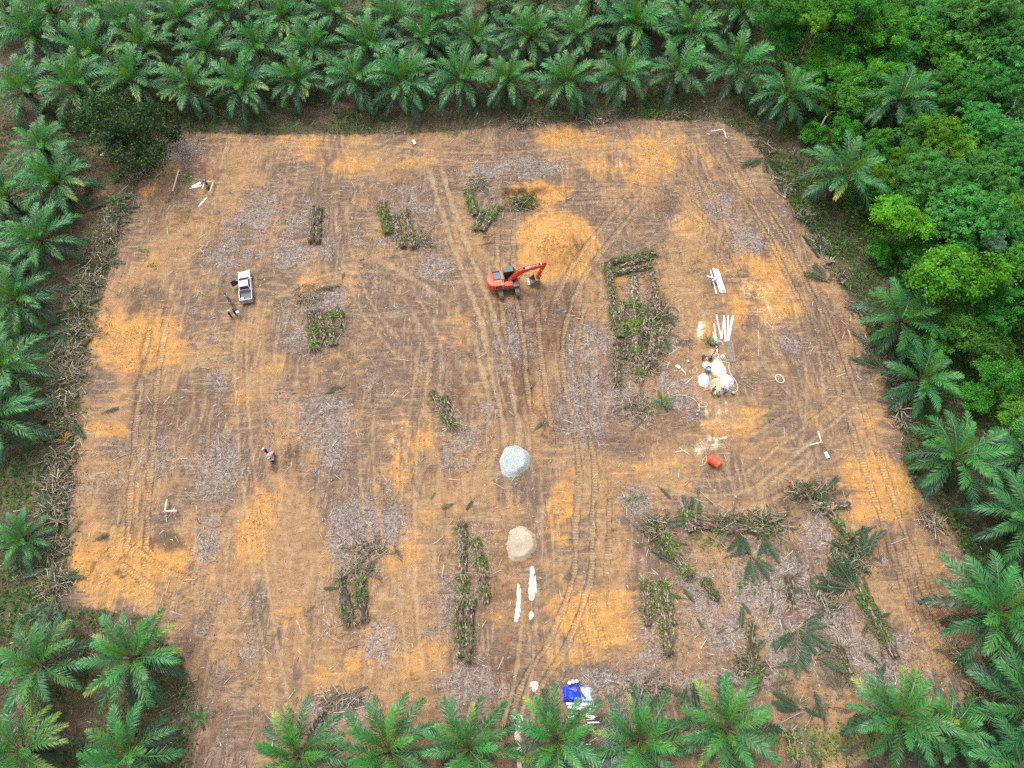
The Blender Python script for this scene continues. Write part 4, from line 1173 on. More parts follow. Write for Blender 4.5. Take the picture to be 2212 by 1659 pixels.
hz = np.clip(hm(P[:, 0], P[:, 1]) * 4.6 - 1.1, .1, 3) * (.35 + .65 * forest_w(P[:, 0], P[:, 1], 9))
C = np.stack([P[:, 0], P[:, 1], gsample(GZ, P[:, 0], P[:, 1]) + hz * r1.uniform(.55, 1.1, len(P))], 1)
pal = np.array([(.045, .17, .028), (.075, .25, .032), (.11, .31, .03), (.032, .11, .024), (.15, .31, .03), (.055, .20, .045)], np.float32)
hue = fbm(P[:, 0], P[:, 1], 3, 3, 3, 43)
K = pal[np.clip((hue * 9 - 2 + r1.normal(size=len(P)) * .7).astype(int), 0, 5)] * r1.uniform(.7, 1.3, (len(P), 1))
V, F, K = leaves(C, np.array([[0, 0, .8]]) + r1.normal(size=(len(P), 3)) * .55, r1.uniform(.14, .33, len(P)), K, r1, 1.7)
tag(link('forest_undergrowth', mesh_np('forest_undergrowth', V, F, M_leaf, K)), 'tangled creepers and undergrowth covering the forest floor', 'undergrowth', None, 'stuff')
# ------------------------------------------------------------------ cut palm trunks, root balls, brush banks, felled leaves
def fern_leaves(C, r, s0=.10, s1=.22, bright=1.0):
    n = len(C)
    pal = np.array([(.20, .36, .07), (.14, .27, .06), (.28, .40, .11), (.09, .19, .045), (.30, .33, .15)], np.float32) * bright
    K = pal[r.integers(0, 5, n)] * r.uniform(.75, 1.25, (n, 1))
    return leaves(C, np.array([[0, 0, .7]]) + r.normal(size=(n, 3)) * .65, r.uniform(s0, s1, n) * r.uniform(.7, 1.6, n), K, r, 5.0)


def log(x0, y0, x1, y1, label, fern=.5, rad=.36, root=True, fan=True, seed=0, dark=1.0, group='cut palm trunks lying in the clearing'):
    """a felled palm trunk from its leafy end (x0, y0) to its root end (x1, y1)"""
    r = random.Random(seed)
    rn = np.random.default_rng(seed + 1000)
    a, b = on(x0, y0), on(x1, y1)
    mid = (a + b) / 2
    d = (b - a)
    L = d.length
    az = math.atan2(d.y, d.x)
    root_o = empty('palm_log', mid, az, label, 'palm trunk', group)
    root_o.rotation_euler = (0, -math.asin(max(-.3, min(.3, d.z / L))), az)
    bc = tuple(c * dark for c in (.120, .088, .066))
    m = MB()
    n = max(4, int(L / .5))
    m.tube([(-L / 2 + L * i / n, r.uniform(-.07, .07), rad * .85 + r.uniform(-.05, .05)) for i in range(n + 1)], [rad * (.8 + .25 * i / n) * r.uniform(.9, 1.1) for i in range(n + 1)], 9, bc)
    m.obj('trunk', M_bark, root_o)
    m = MB()
    for i in range(int(L * 34)):                  # overlapping cut leaf bases
        t = r.uniform(-.5, .5)
        ph = r.uniform(-.5, math.pi + .5)
        c = Vector((t * L, math.cos(ph) * rad * .95, rad * .85 + math.sin(ph) * rad * .95))
        q = Vector((0, math.cos(ph), math.sin(ph)))
        tn = Vector((0, -math.sin(ph), math.cos(ph)))
        wv_ = r.uniform(.07, .13)
        tip = c + Vector((-r.uniform(.2, .5), 0, 0)) + q * r.uniform(.06, .22)
        cc = r.choice([(.17, .125, .095), (.25, .19, .145), (.10, .075, .055), (.33, .26, .20), (.46, .39, .32), (.14, .10, .075)])
        m.add([c - tn * wv_, c + tn * wv_, c + q * .1 + Vector((.12, 0, 0)), tip], [(0, 1, 3), (1, 2, 3), (2, 0, 3)], tuple(v * r.uniform(.7, 1.2) * dark for v in cc))
    tag(m.obj('leaf_base', M_dead, root_o), kind='stuff')
    m = MB()
    for i in range(int(L * 16)):                  # fibre, stalks and bark shed round the trunk
        q = Vector((r.uniform(-.62, .62) * L, r.gauss(0, 1) * rad * 2.2, .05 + r.random() * .12))
        dd = Vector((r.gauss(0, 1), r.gauss(0, .7), r.gauss(0, .08))).normalized() * r.uniform(.15, .6)
        m.tube([q - dd, q + dd], [r.uniform(.02, .045), .015], 3, tuple(v * r.uniform(.8, 1.15) for v in r.choice([(.40, .33, .25), (.28, .21, .16), (.18, .13, .10), (.50, .43, .36), (.22, .19, .10)])), cap=False)
    tag(m.obj('shed_fibre', M_dead, root_o), kind='stuff')
    if root:
        m = MB()
        c0 = Vector((L / 2 + .1, 0, rad * .8))
        R0 = rad * r.uniform(1.6, 2.1)
        m.ball(c0, R0 * .8, (.10, .075, .055), n=9, k=6, sq=(.7, 1, .9))
        for i in range(170):
            q = Vector((r.gauss(.35, .8), r.gauss(0, 1), r.gauss(.35, .8))).normalized()
            s_ = c0 + Vector((q.x * .7, q.y, q.z * .9)) * R0 * .7
            e = s_ + (q + Vector((r.uniform(-.5, .5), r.uniform(-.5, .5), r.uniform(-.5, .3)))) * R0 * r.uniform(.3, .62)
            if e.z < 0: e.z = .02
            u_ = q.orthogonal().normalized() * r.uniform(.012, .035)
            m.add([s_ - u_, s_ + u_, e], [(0, 1, 2)], r.choice([(.26, .21, .15), (.34, .28, .20), (.17, .13, .09), (.42, .35, .26)]))
        m.obj('root_ball', M_dead, root_o)
    if fan:
        nst = r.randint(11, 17)
        for i in range(nst):
            ph = R(-75 + 150 * i / (nst - 1) + r.uniform(-9, 9))
            el = R(r.uniform(0, 42))
            st = Vector((-L / 2 + .1, math.sin(ph) * rad * .55, rad * .9))
            dr = Vector((-math.cos(ph) * math.cos(el), math.sin(ph) * math.cos(el) * .8, math.sin(el)))
            ln = r.uniform(.55, 1.35)
            k2 = MB()
            e = st + dr * ln
            if e.z < .03: e.z = .03
            k2.tube([st, st.lerp(e, .55) + Vector((0, 0, .07)), e], [.085, .055, .025], 4, tuple(v * r.uniform(.8, 1.15) for v in r.choice([(.42, .34, .24), (.33, .26, .18), (.26, .24, .13), (.48, .42, .33), (.22, .165, .12)])))
            k2.obj('leaf_stalk', M_dead, root_o)
    if fern > 0:
        nf = int(150 * fern * L)
        cl = rn.uniform(-.55, .45, max(2, int(L * .9)))
        t = cl[rn.integers(0, len(cl), nf)] + rn.normal(size=nf) * .10
        t = np.clip(t, -.56, .5)
        sd = rn.choice([-1, 1], nf)
        ph = np.where(rn.random(nf) < .72, rn.normal(size=nf) * .35 + np.where(sd > 0, .35, math.pi - .35), rn.uniform(.2, 2.9, nf))
        q = rad * (.95 + 1.3 * rn.random(nf) ** 1.8)
        C = np.stack([t * L, np.cos(ph) * q, np.maximum(rad * .85 + np.sin(ph) * q, .06)], 1)
        V, F, K = fern_leaves(C, rn)
        tag(link('fern_cover', mesh_np('fern_cover', V, F, M_leaf, K), root_o), kind='stuff')
    return root_o


LOGS = [
    (681, 450, 674, 522, 'dark rotted trunk beside the small pale yellow clay oblong', .12, .36, 1, 1, .8), (690, 454, 688, 524, 'dark rotted trunk lying alongside the one by the pale yellow clay oblong', .1, .34, 1, 1, .8),
    (826, 442, 838, 507, 'bright fern covered trunk, outermost of the heap of three in the upper clearing', 1.2, .4, 0, 1, 1), (852, 468, 872, 536, 'mossy trunk in the middle of the heap of three in the upper clearing', .3, .4, 0, 1, 1), (876, 462, 893, 534, 'trunk with long stalks, inner side of the heap of three in the upper clearing', .35, .36, 1, 1, 1),
    (1012, 418, 1026, 468, 'upright looking ferny trunk near the pit, topmost of its group', 1.2, .36, 0, 1, 1), (1042, 460, 1028, 500, 'short ferny trunk in the middle of the group near the pit', .5, .3, 0, 1, 1), (1072, 448, 1042, 502, 'ferny trunk slanting towards the excavator ruts near the pit', 1.0, .36, 0, 1, 1),
    (680, 752, 670, 680, 'ferny trunk at the outer side of the four trunk heap below the pickup', .9, .38, 1, 1, 1), (702, 738, 688, 678, 'stubbly trunk second in the four trunk heap below the pickup', .35, .36, 1, 1, .9), (720, 742, 712, 680, 'pale stubbled trunk third in the four trunk heap below the pickup', .6, .36, 1, 1, 1), (738, 700, 732, 668, 'short ferny trunk at the end of the four trunk heap below the pickup', .8, .3, 0, 1, 1),
    (1411, 548, 1326, 566, 'long ferny trunk forming the top edge of the large log heap', .7, .38, 1, 1, 1), (1322, 592, 1408, 576, 'trunk half buried in orange soil under the top edge of the large log heap', .2, .34, 0, 1, 1.1), (1404, 556, 1340, 580, 'twisted trunk laid across the top of the large log heap', .35, .3, 0, 0, 1.1),
    (1324, 640, 1313, 572, 'upright row ferny trunk with pale stalks at the upper outer corner of the large heap', .8, .38, 0, 1, 1), (1328, 705, 1320, 650, 'ferny trunk with a fan of brown stalks on the outer side of the large heap', .7, .36, 0, 1, 1), (1342, 660, 1340, 730, 'yellowish ferny trunk in the second file of the large heap', 1.0, .36, 0, 1, 1), (1332, 830, 1332, 748, 'trunk running out of the bottom of the large heap', .5, .38, 1, 1, 1),
    (1372, 655, 1368, 600, 'trunk with pale chopped stubs inside the large heap', .25, .36, 1, 1, 1.25), (1368, 712, 1366, 655, 'bright fern covered trunk in the centre of the large heap', 1.3, .36, 0, 1, 1), (1372, 770, 1370, 712, 'pale ferny trunk low in the centre of the large heap', .9, .34, 1, 1, 1.1), (1394, 715, 1390, 655, 'trunk with brown stalks next to the centre of the large heap', .8, .34, 0, 1, 1),
    (1420, 670, 1408, 592, 'trunk under dry fibre on the inner side of the large heap', .15, .36, 1, 1, 1), (1404, 775, 1412, 705, 'trunk with white and red chopped stalks low in the large heap', .3, .34, 1, 1, 1), (1428, 760, 1426, 690, 'trunk under grey stalks at the inner lower corner of the large heap', .25, .34, 1, 1, 1), (1380, 820, 1386, 775, 'short trunk with a green tuft below the large heap', .6, .32, 0, 1, 1), (1350, 775, 1352, 745, 'stub of a dark trunk between the two lower tails of the large heap', .05, .3, 1, 0, .8),
    (975, 920, 935, 852, 'slanting lone trunk with brown stalks above the grey gravel heap', .45, .36, 1, 1, 1), (975, 905, 962, 862, 'short trunk beside the slanting lone one above the gravel heap', .2, .3, 1, 0, .9),
    (1000, 1240, 999, 1138, 'scaly brown trunk pointing at the sand heap, upper of the long file', .15, .40, 1, 1, 1.05), (1044, 1240, 1026, 1165, 'bright ferny trunk beside the scaly brown trunk near the sand heap', 1.0, .34, 0, 1, 1), (1050, 1302, 1045, 1250, 'thin ferny trunk end below the bright ferny one near the puddles', .7, .28, 0, 0, 1), (1002, 1290, 999, 1246, 'short dark trunk in the middle of the long file beside the puddles', .7, .32, 0, 1, .7),
    (1015, 1300, 1012, 1424, 'long ferny trunk at the lower end of the file with a dark root ball', .35, .38, 1, 1, .9), (990, 1296, 996, 1420, 'dark chopped trunk alongside the long ferny one at the lower end of the file', .25, .36, 0, 1, .75),
    (738, 1248, 752, 1338, 'dark trunk with a green leaf beside it, outer of the lower pair', .35, .36, 1, 1, .65), (778, 1256, 787, 1336, 'dark trunk with yellow green ferns, inner of the lower pair', .7, .36, 1, 1, .65), (760, 1345, 750, 1290, 'short trunk between the lower pair', .15, .3, 1, 1, .8),
    (1392, 1258, 1398, 1352, 'ferny trunk with a star of tan stalks beside the lower orange patch', .55, .36, 0, 1, 1), (1416, 1272, 1442, 1408, 'long ferny trunk slanting along the lower orange patch', .7, .38, 1, 1, .95), (1430, 1262, 1456, 1350, 'ferny trunk on the far side of the lower orange patch heap', .8, .3, 0, 1, 1),
    (1431, 1160, 1486, 1242, 'bright fern crusted trunk slanting through the brush below the orange tank', 1.2, .38, 1, 1, 1), (1500, 1134, 1585, 1146, 'brown trunk lying crosswise in the brush below the orange tank', .15, .36, 1, 1, 1), (1520, 1252, 1548, 1296, 'short ferny trunk beyond the fern crusted one', .9, .34, 0, 1, .9), (1478, 1098, 1492, 1150, 'leafy trunk end with yellow leaves below the orange tank', .8, .32, 0, 1, 1),
    (1590, 1140, 1660, 1152, 'trunk under long stalks in the middle of the brush below the orange tank', .5, .34, 0, 1, 1), (1752, 1094, 1826, 1092, 'reddish brown scaly trunk beside the forked orange tracks', .1, .36, 1, 1, 1.3), (1788, 1108, 1836, 1164, 'leafy trunk slanting below the reddish brown scaly trunk', .9, .36, 0, 1, .9),
    (1708, 1306, 1702, 1250, 'dark rotted trunk above the felled crown', .1, .36, 1, 1, .6), (1860, 1290, 1932, 1418, 'long trunk with a bright green mossy head beside the lower palms', 1.1, .38, 0, 1, .9), (1620, 1350, 1628, 1480, 'long dark trunk with ferns at its foot in the lower litter', .5, .36, 1, 0, .7), (1812, 1396, 1834, 1470, 'dark trunk half hidden behind the large lone palm', .3, .34, 1, 1, .7), (1702, 1578, 1722, 1655, 'ferny trunk between two near palms', .9, .34, 0, 1, .9),
]
for i, (x0, y0, x1, y1, lb, fe, rd, ro, fa, dk) in enumerate(LOGS):
    log(x0, y0, x1, y1, lb, fe, rd, bool(ro), bool(fa), 50 + i, dk)


def heap(x, y, rx, ry, label, green=.4, n=150, seed=0, turn=0.0, hgt=.9, pale=.3, cat='brush heap', group=None, name='brush_heap', bare=.25):
    """a bank of pushed-up stalks, dead leaves and roots"""
    r = random.Random(seed + 900)
    rn = np.random.default_rng(seed + 900)
    c = on(x, y)
    a, b = size_at(x, y)
    X, Y = rx * a, ry * b
    o = empty(name, c, R(turn), label, cat, group)
    m = MB()
    for i in range(n):
        px, py = r.gauss(0, .42) * X, r.gauss(0, .42) * Y
        g = gz(c.x + px * math.cos(R(turn)) - py * math.sin(R(turn)), c.y + px * math.sin(R(turn)) + py * math.cos(R(turn))) - c.z
        hz_ = hgt * math.exp(-(px / X) ** 2 * 1.6 - (py / Y) ** 2 * 1.6)
        q = Vector((px, py, g + r.uniform(.02, 1) * hz_))
        d = Vector((r.gauss(0, 1), r.gauss(0, 1), r.gauss(.1, .28))).normalized() * r.uniform(.3, 1.25)
        cc = r.choice([(.50, .44, .37), (.56, .50, .44)]) if r.random() < pale * .5 else r.choice([(.34, .27, .21), (.24, .19, .15), (.15, .115, .09), (.20, .17, .085), (.42, .34, .25), (.11, .085, .065), (.40, .29, .18)])
        w_ = r.uniform(.02, .055)
        m.tube([q - d, q + Vector((0, 0, r.uniform(0, .1))), q + d], [w_, w_ * .8, w_ * .4], 3, cc, cap=False)
    tag(m.obj('stalk', M_dead, o), kind='stuff')
    nf = int(n * 3.6 * green)
    if nf:
        C = np.stack([rn.normal(size=nf) * .42 * X, rn.normal(size=nf) * .42 * Y, np.zeros(nf)], 1)
        hz_ = hgt * np.exp(-(C[:, 0] / X) ** 2 * 1.6 - (C[:, 1] / Y) ** 2 * 1.6)
        g = np.array([gz(c.x + p[0] * math.cos(R(turn)) - p[1] * math.sin(R(turn)), c.y + p[0] * math.sin(R(turn)) + p[1] * math.cos(R(turn))) - c.z for p in C])
        C[:, 2] = g + .05 + hz_ * rn.uniform(.4, 1.1, nf)
        V, F, K = fern_leaves(C, rn, .12, .28, .42)
        tag(link('foliage', mesh_np('foliage', V, F, M_leaf, K), o), kind='stuff')
    nfr = max(2, int(n / 24))
    for i in range(nfr):
        az = r.uniform(0, 6.28)
        px, py = r.gauss(0, .35) * X, r.gauss(0, .35) * Y
        s_ = r.uniform(.45, .8)
        link('frond', FR['flatdead' if r.random() > green else 'flat', r.randrange(3)], o, (px, py, hgt * .6), (r.uniform(-.3, .3), r.uniform(.05, .3), az), (s_,) * 3)
    return o


BANK = [(300, 368, 34, 26, .35, 20, 'dry stalk heap under the dark broadleaf tree at the start of the long brush bank'), (255, 452, 26, 40, .7, 20, 'leafy heap of the long brush bank opposite the corner timber frames'), (228, 512, 28, 36, .55, 25, 'brown and green heap of the long brush bank above the bend'), (212, 570, 28, 34, .8, 25, 'thick ferny heap of the long brush bank at its bend'),
        (190, 620, 30, 34, .5, 25, 'stalky heap of the long brush bank just below its bend'), (168, 668, 26, 36, 1.1, 30, 'bright green leafy heap of the long brush bank'), (172, 715, 30, 34, .8, 20, 'long bladed green heap of the brush bank beside the twin track patch'), (150, 765, 28, 32, .5, 15, 'root and stalk heap of the brush bank beside the twin track patch'),
        (150, 815, 34, 32, .4, 5, 'tan root ball heap of the brush bank with white branches'), (128, 868, 34, 32, .35, 5, 'brown heap of the brush bank level with the orange strip'), (130, 925, 32, 34, .55, 0, 'heap of the brush bank where the orange strip ends'), (135, 985, 30, 32, .5, 0, 'heap of the brush bank just below the splayed orange stump'),
        (128, 1045, 34, 34, .35, 0, 'wide heap of pale twisted roots on the brush bank'), (112, 1105, 28, 34, .6, 0, 'green heap of the brush bank above the short young palm'), (118, 1180, 28, 34, .45, 0, 'heap of the brush bank beside the short young palm'), (118, 1262, 30, 34, .6, 0, 'lowest heap of the brush bank with long curved blades')]
for i, (x, y, rx, ry, g, tn, lb) in enumerate(BANK):
    heap(x, y, rx * 1.35, ry * 1.1, lb, g * .62, 300, i, -tn, .9, .45, group='heaps of the long brush bank')
STRIP = [(1650, 322, 22, 26, .7, 'leafy heap at the top of the narrow brush strip'), (1690, 395, 22, 34, .4, 'stalk heap of the narrow brush strip above the wide side palm'), (1738, 470, 22, 34, .5, 'stalk heap of the narrow brush strip beside the wide side palm'), (1770, 530, 24, 34, .4, 'heap of tan cut leaves on the narrow brush strip below the wide side palm'),
         (1812, 600, 24, 34, .35, 'dry heap of the narrow brush strip above the olive palm'), (1850, 670, 22, 34, .35, 'dark stub heap of the narrow brush strip at the olive palm'), (1885, 755, 22, 34, .45, 'heap of the narrow brush strip just below the olive palm'), (1935, 835, 26, 34, .4, 'tan stalk heap of the narrow brush strip above the bluish palm'), (1950, 905, 28, 30, .25, 'pale cut stalk heap touching the bluish palm'),
         (2010, 1130, 26, 40, .15, 'dark litter heap below the bluish palm'), (2075, 1420, 24, 60, .15, 'grey stick heap between the two lower side palms'), (2120, 1520, 26, 40, .2, 'stick heap beside the lower edge palms')]
for i, (x, y, rx, ry, g, lb) in enumerate(STRIP):
    heap(x, y, rx, ry, lb, g, 110, 40 + i, 35, .6, .35, group='heaps of the narrow brush strip')
HEAPS = [(1130, 432, 40, 24, 1.0, 'dark green brush dumped in the orange pit', .7), (1130, 268, 40, 14, .1, 'dark brown root heap at the top edge of the clearing', .7), (1280, 262, 60, 12, .35, 'low stalk heap under the palms at the top edge', .5), (1460, 248, 40, 10, .1, 'reddish brown litter heap at the top edge', .5), (1420, 690, 34, 60, .5, 'tangle of green leaves and stalks over the inner side of the large log heap', .8), (1385, 720, 50, 60, .6, 'ferny tangle over the middle of the large log heap', .7),
         (1395, 790, 50, 34, .15, 'dry stalk tangle below the large log heap', .5), (1375, 880, 56, 34, .08, 'wide thin tangle of reddish twigs under the large log heap', .35), (670, 640, 46, 26, .0, 'grey dry twig heap above the four trunk heap', .5), (910, 520, 26, 22, .05, 'grey dry twigs beside the heap of three trunks', .4), (1745, 1062, 70, 24, .45, 'long heap of cut leaves beside the forked orange tracks', .9), (1560, 1130, 70, 34, .4, 'tangled stalk heap below the orange tank', .8),
         (1650, 1130, 70, 34, .6, 'leafy stalk heap in the middle of the lower brush', .8), (1420, 1150, 40, 44, .35, 'stalk heap at the outer end of the lower brush', .6), (780, 1230, 40, 20, .05, 'tan fibre heap above the lower pair of dark trunks', .6), (1840, 1210, 50, 50, .7, 'leafy heap around the cut palm head near the lower side', .6), (1780, 1290, 60, 50, .35, 'brown leaf heap in the lower litter', .4), (1400, 1490, 80, 20, .1, 'long low twig heap above the near palms', .35), (1620, 1440, 40, 40, .35, 'ferny heap beside the long dark trunk', .5), (730, 1510, 70, 24, .0, 'grey dry leaf heap above the near palms', .35), (1030, 398, 24, 20, .05, 'pale grey dry leaf heap above the ferny trunks near the pit', .4), (800, 1185, 60, 20, .05, 'pale grey stalk heap at the foot of the grey litter square', .3)]
for i, (x, y, rx, ry, g, lb, hg) in enumerate(HEAPS):
    heap(x, y, rx, ry, lb, g, 190, 80 + i, 0, hg, .3, group='brush heaps in the clearing')


def crown_down(x, y, az0, az1, n, label, seed, s0=.75, dead=.2, cat='felled leaves', name='felled_leaf_fan'):
    r = random.Random(seed + 300)
    p = on(x, y)
    o = empty(name, p, 0, label, cat, 'felled palm leaves')
    for i in range(n):
        az = R(az0 + (az1 - az0) * (i + .5) / n + r.uniform(-8, 8))
        s_ = s0 * r.uniform(.8, 1.15)
        link('frond', FR['flatdead' if r.random() < dead else 'flat', r.randrange(3)], o, (0, 0, .12 + .05 * (i % 4)), (r.uniform(-.25, .25), r.uniform(-.06, .06), az), (s_,) * 3)
    if n > 3:
        m = MB()
        m.tube([(0, 0, .05), (.25 * math.cos(R(az0)), .25 * math.sin(R(az0)), .2)], [.22, .12], 7, (.36, .19, .12))
        m.obj('cut_heart', M_bark, o)
    return o


crown_down(1845, 1272, 80, 190, 10, 'fan of fresh green felled leaves above the mossy headed trunk', 1, 1.0, .1)
crown_down(1722, 1358, 200, 400, 11, 'felled crown with green and brown leaves in the lower litter', 2, .95, .45)
crown_down(1724, 1370, 262, 278, 2, 'long bright green leaf hanging from the felled crown in the lower litter', 3, 1.0, 0)
crown_down(1600, 1150, 235, 300, 5, 'spread pale green leaves below the brush under the orange tank', 4, .75, .1)
crown_down(1650, 1160, 250, 310, 4, 'green leaves hanging out of the brush, beyond the spread pale ones', 5, .7, .2)
crown_down(1490, 1110, 60, 120, 4, 'dark green leaf tuft with yellow leaflets below the orange tank', 6, .5, .1)
crown_down(1760, 1420, 300, 420, 6, 'brown felled leaves below the felled crown', 7, .8, .9)
crown_down(1730, 1530, 150, 200, 4, 'dark felled leaves above the ferny trunk between the near palms', 8, .7, .3)
crown_down(1815, 1500, 70, 130, 5, 'brown and dark leaves standing above the large lone palm', 9, .8, .7)
crown_down(1695, 430, 30, 130, 6, 'tan and green cut leaves high on the narrow brush strip', 10, .9, .5)
crown_down(1775, 560, 60, 120, 5, 'bright green cut leaves below the wide side palm', 11, 1.0, .1)
crown_down(1790, 610, 100, 170, 6, 'tan cut leaves spread at the bend of the narrow brush strip', 12, .9, .7)
crown_down(1648, 340, 200, 330, 6, 'bluish green cut leaves at the top of the narrow brush strip', 13, .9, .1)
crown_down(1905, 800, 70, 190, 6, 'brown and green cut leaves below the olive palm', 14, .9, .6)
crown_down(1955, 870, 90, 180, 6, 'dry cut leaves above the bluish palm', 15, .9, .8)
crown_down(235, 480, 0, 120, 6, 'green cut leaves thrown on the bend of the long brush bank', 16, .8, .2)
crown_down(165, 700, 200, 300, 7, 'long green cut leaves on the brush bank beside the twin track patch', 17, .9, .1)
crown_down(150, 900, 230, 330, 6, 'dark green cut leaves on the brush bank by the orange strip', 18, .9, .3)
crown_down(120, 1290, 220, 310, 7, 'long drooping cut leaves at the lower end of the brush bank', 19, 1.0, .2)
crown_down(1870, 1215, 60, 150, 7, 'dark green cut leaves behind the fan of fresh felled leaves', 20, 1.0, .2)
crown_down(1620, 1200, 250, 340, 5, 'dark cut leaves on the litter below the spread pale leaves', 21, .8, .4)
FELL = [(735, 1270, 185, .55, 0, 'single green leaf lying beside the outer dark trunk of the lower pair'), (1025, 1075, 240, .45, 0, 'small green leaf above the scaly brown trunk'), (985, 1085, 215, .45, 0, 'split green leaf on the soil between gravel and sand heap'), (730, 655, 275, .45, 0, 'upright looking green leaf beside the four trunk heap'), (738, 700, 290, .4, 0, 'green leaf tucked against the end of the four trunk heap'),
        (790, 560, 190, .3, 0, 'little green leaf in the open soil above the curved pale track'), (745, 585, 265, .35, 0, 'thin green leaf on the soil left of the curved pale track'.replace('left of', 'before')), (1420, 1050, 320, .5, 0, 'lone green leaf on orange soil below the tank track'), (220, 895, 20, .5, 0, 'dark green leaf on the soil above the orange strip'), (200, 1150 + 20, 30, .5, .5, 'dark leaf at the rim of the lower orange patch'), (1152, 932, 40, .4, 0, 'dark leaf beside the grey wood strip above the gravel'), (660, 1325, 40, .35, 1, 'dry leaf beside the lower dark trunks'), (930, 1080, 60, .35, .5, 'torn leaf above the file of trunks'), (1505, 1075, 80, .35, 0, 'short leaf tuft standing above the brush'), (700, 850, 20, .4, 0, 'green leaf below the four trunk heap'), (745, 835, 200, .5, 0, 'wide green leaf patch below the four trunk heap')]
for i, (x, y, az, s_, dd, lb) in enumerate(FELL):
    crown_down(x, y, az - 4, az + 4, 1, lb, 40 + i, s_, dd, 'palm leaf', 'felled_palm_leaf')


# loose leaves all over the littered lower corner
LMK = [(1486, 1130, 'the brush below the orange tank'), (1845, 1272, 'the fan of fresh felled leaves'), (1722, 1358, 'the felled crown'), (1624, 1420, 'the long dark trunk'), (1425, 1330, 'the lower orange patch trunks'), (1900, 1350, 'the mossy headed trunk'), (1790, 1080, 'the reddish scaly trunk'), (1540, 1275, 'the short ferny trunk'), (1705, 1280, 'the dark rotted trunk'), (1712, 1610, 'the trunk between the near palms'), (1960, 1548, 'the large lone palm')]
rl = random.Random(77)
cnt = {}
for i in range(90):
    x, y = rl.uniform(1420, 1960), rl.uniform(1120, 1640)
    if x > 1900 and y < 1250: continue
    lx, ly, ln = min(LMK, key=lambda t: (t[0] - x) ** 2 + (t[1] - y) ** 2)
    rel = ('below' if y > ly else 'above') if abs(y - ly) > abs(x - lx) else ('before' if x < lx else 'past')
    dd = rl.random() < .45
    key = (dd, rel, ln)
    k_ = cnt[key] = cnt.get(key, 0) + 1
    az = rl.uniform(0, 360)
    crown_down(x, y, az - 4, az + 4, 1, f'{"dry" if dd else "green"} felled leaf {rel} {ln}' + ('' if k_ == 1 else f', {ORD[k_ - 1]} such'), 100 + i, rl.uniform(.45, .85), 1 if dd else 0, 'palm leaf', 'felled_palm_leaf')


# splayed stumps of the brush bank
def stump(x, y, label, cs, n=16, s_=1.0, seed=0, up=.8):
    r = random.Random(seed)
    p = on(x, y)
    o = empty('splayed_stump', p, 0, label, 'stump', 'splayed stumps')
    m = MB()
    m.tube([(0, 0, -.1), (0, 0, .4 * s_)], [.3 * s_, .22 * s_], 8, (.14, .10, .07))
    m.obj('base', M_bark, o)
    for i in range(n):
        d = Vector((r.gauss(0, 1), r.gauss(.3, .8), r.uniform(.15, up))).normalized() * r.uniform(.7, 1.35) * s_
        k2 = MB()
        k2.tube([(0, 0, .25 * s_), d * .55 + Vector((0, 0, .4 * s_)), d + Vector((0, 0, .2 * s_))], [.06 * s_, .045 * s_, .015 * s_], 4, tuple(v * r.uniform(.8, 1.15) for v in r.choice(cs)))
        k2.obj('leaf_stalk', M_dead, o)


stump(146, 955, 'splayed orange brown stump on the long brush bank', [(.46, .24, .09), (.55, .33, .14), (.38, .20, .09)], 18, 1.2, 1)
stump(128, 1128, 'splayed cream coloured stump above the short young palm', [(.48, .40, .28), (.40, .33, .22), (.28, .22, .16)], 16, 1.3, 2)
stump(140, 795, 'tan root ball sitting on the brush bank', [(.40, .30, .19), (.34, .25, .15)], 30, .8, 3)
stump(170, 815, 'small tan root ball beside the white branches', [(.40, .30, .19), (.34, .25, .15)], 24, .6, 4)
stump(118, 835, 'second tan root ball lower on the brush bank', [(.32, .25, .17), (.28, .20, .13)], 30, .9, 5)
stump(1940, 888, 'splayed pale stalk stump beside the bluish palm', [(.46, .38, .28), (.52, .45, .36)], 18, 1.5, 6)
stump(1788, 570, 'splayed tan leaf stump on the narrow brush strip', [(.44, .36, .24), (.50, .42, .30)], 14, 1.3, 7)
stump(2145, 1610, 'small pale broken stump near the lower corner palms', [(.6, .55, .48)], 7, .7, 8)

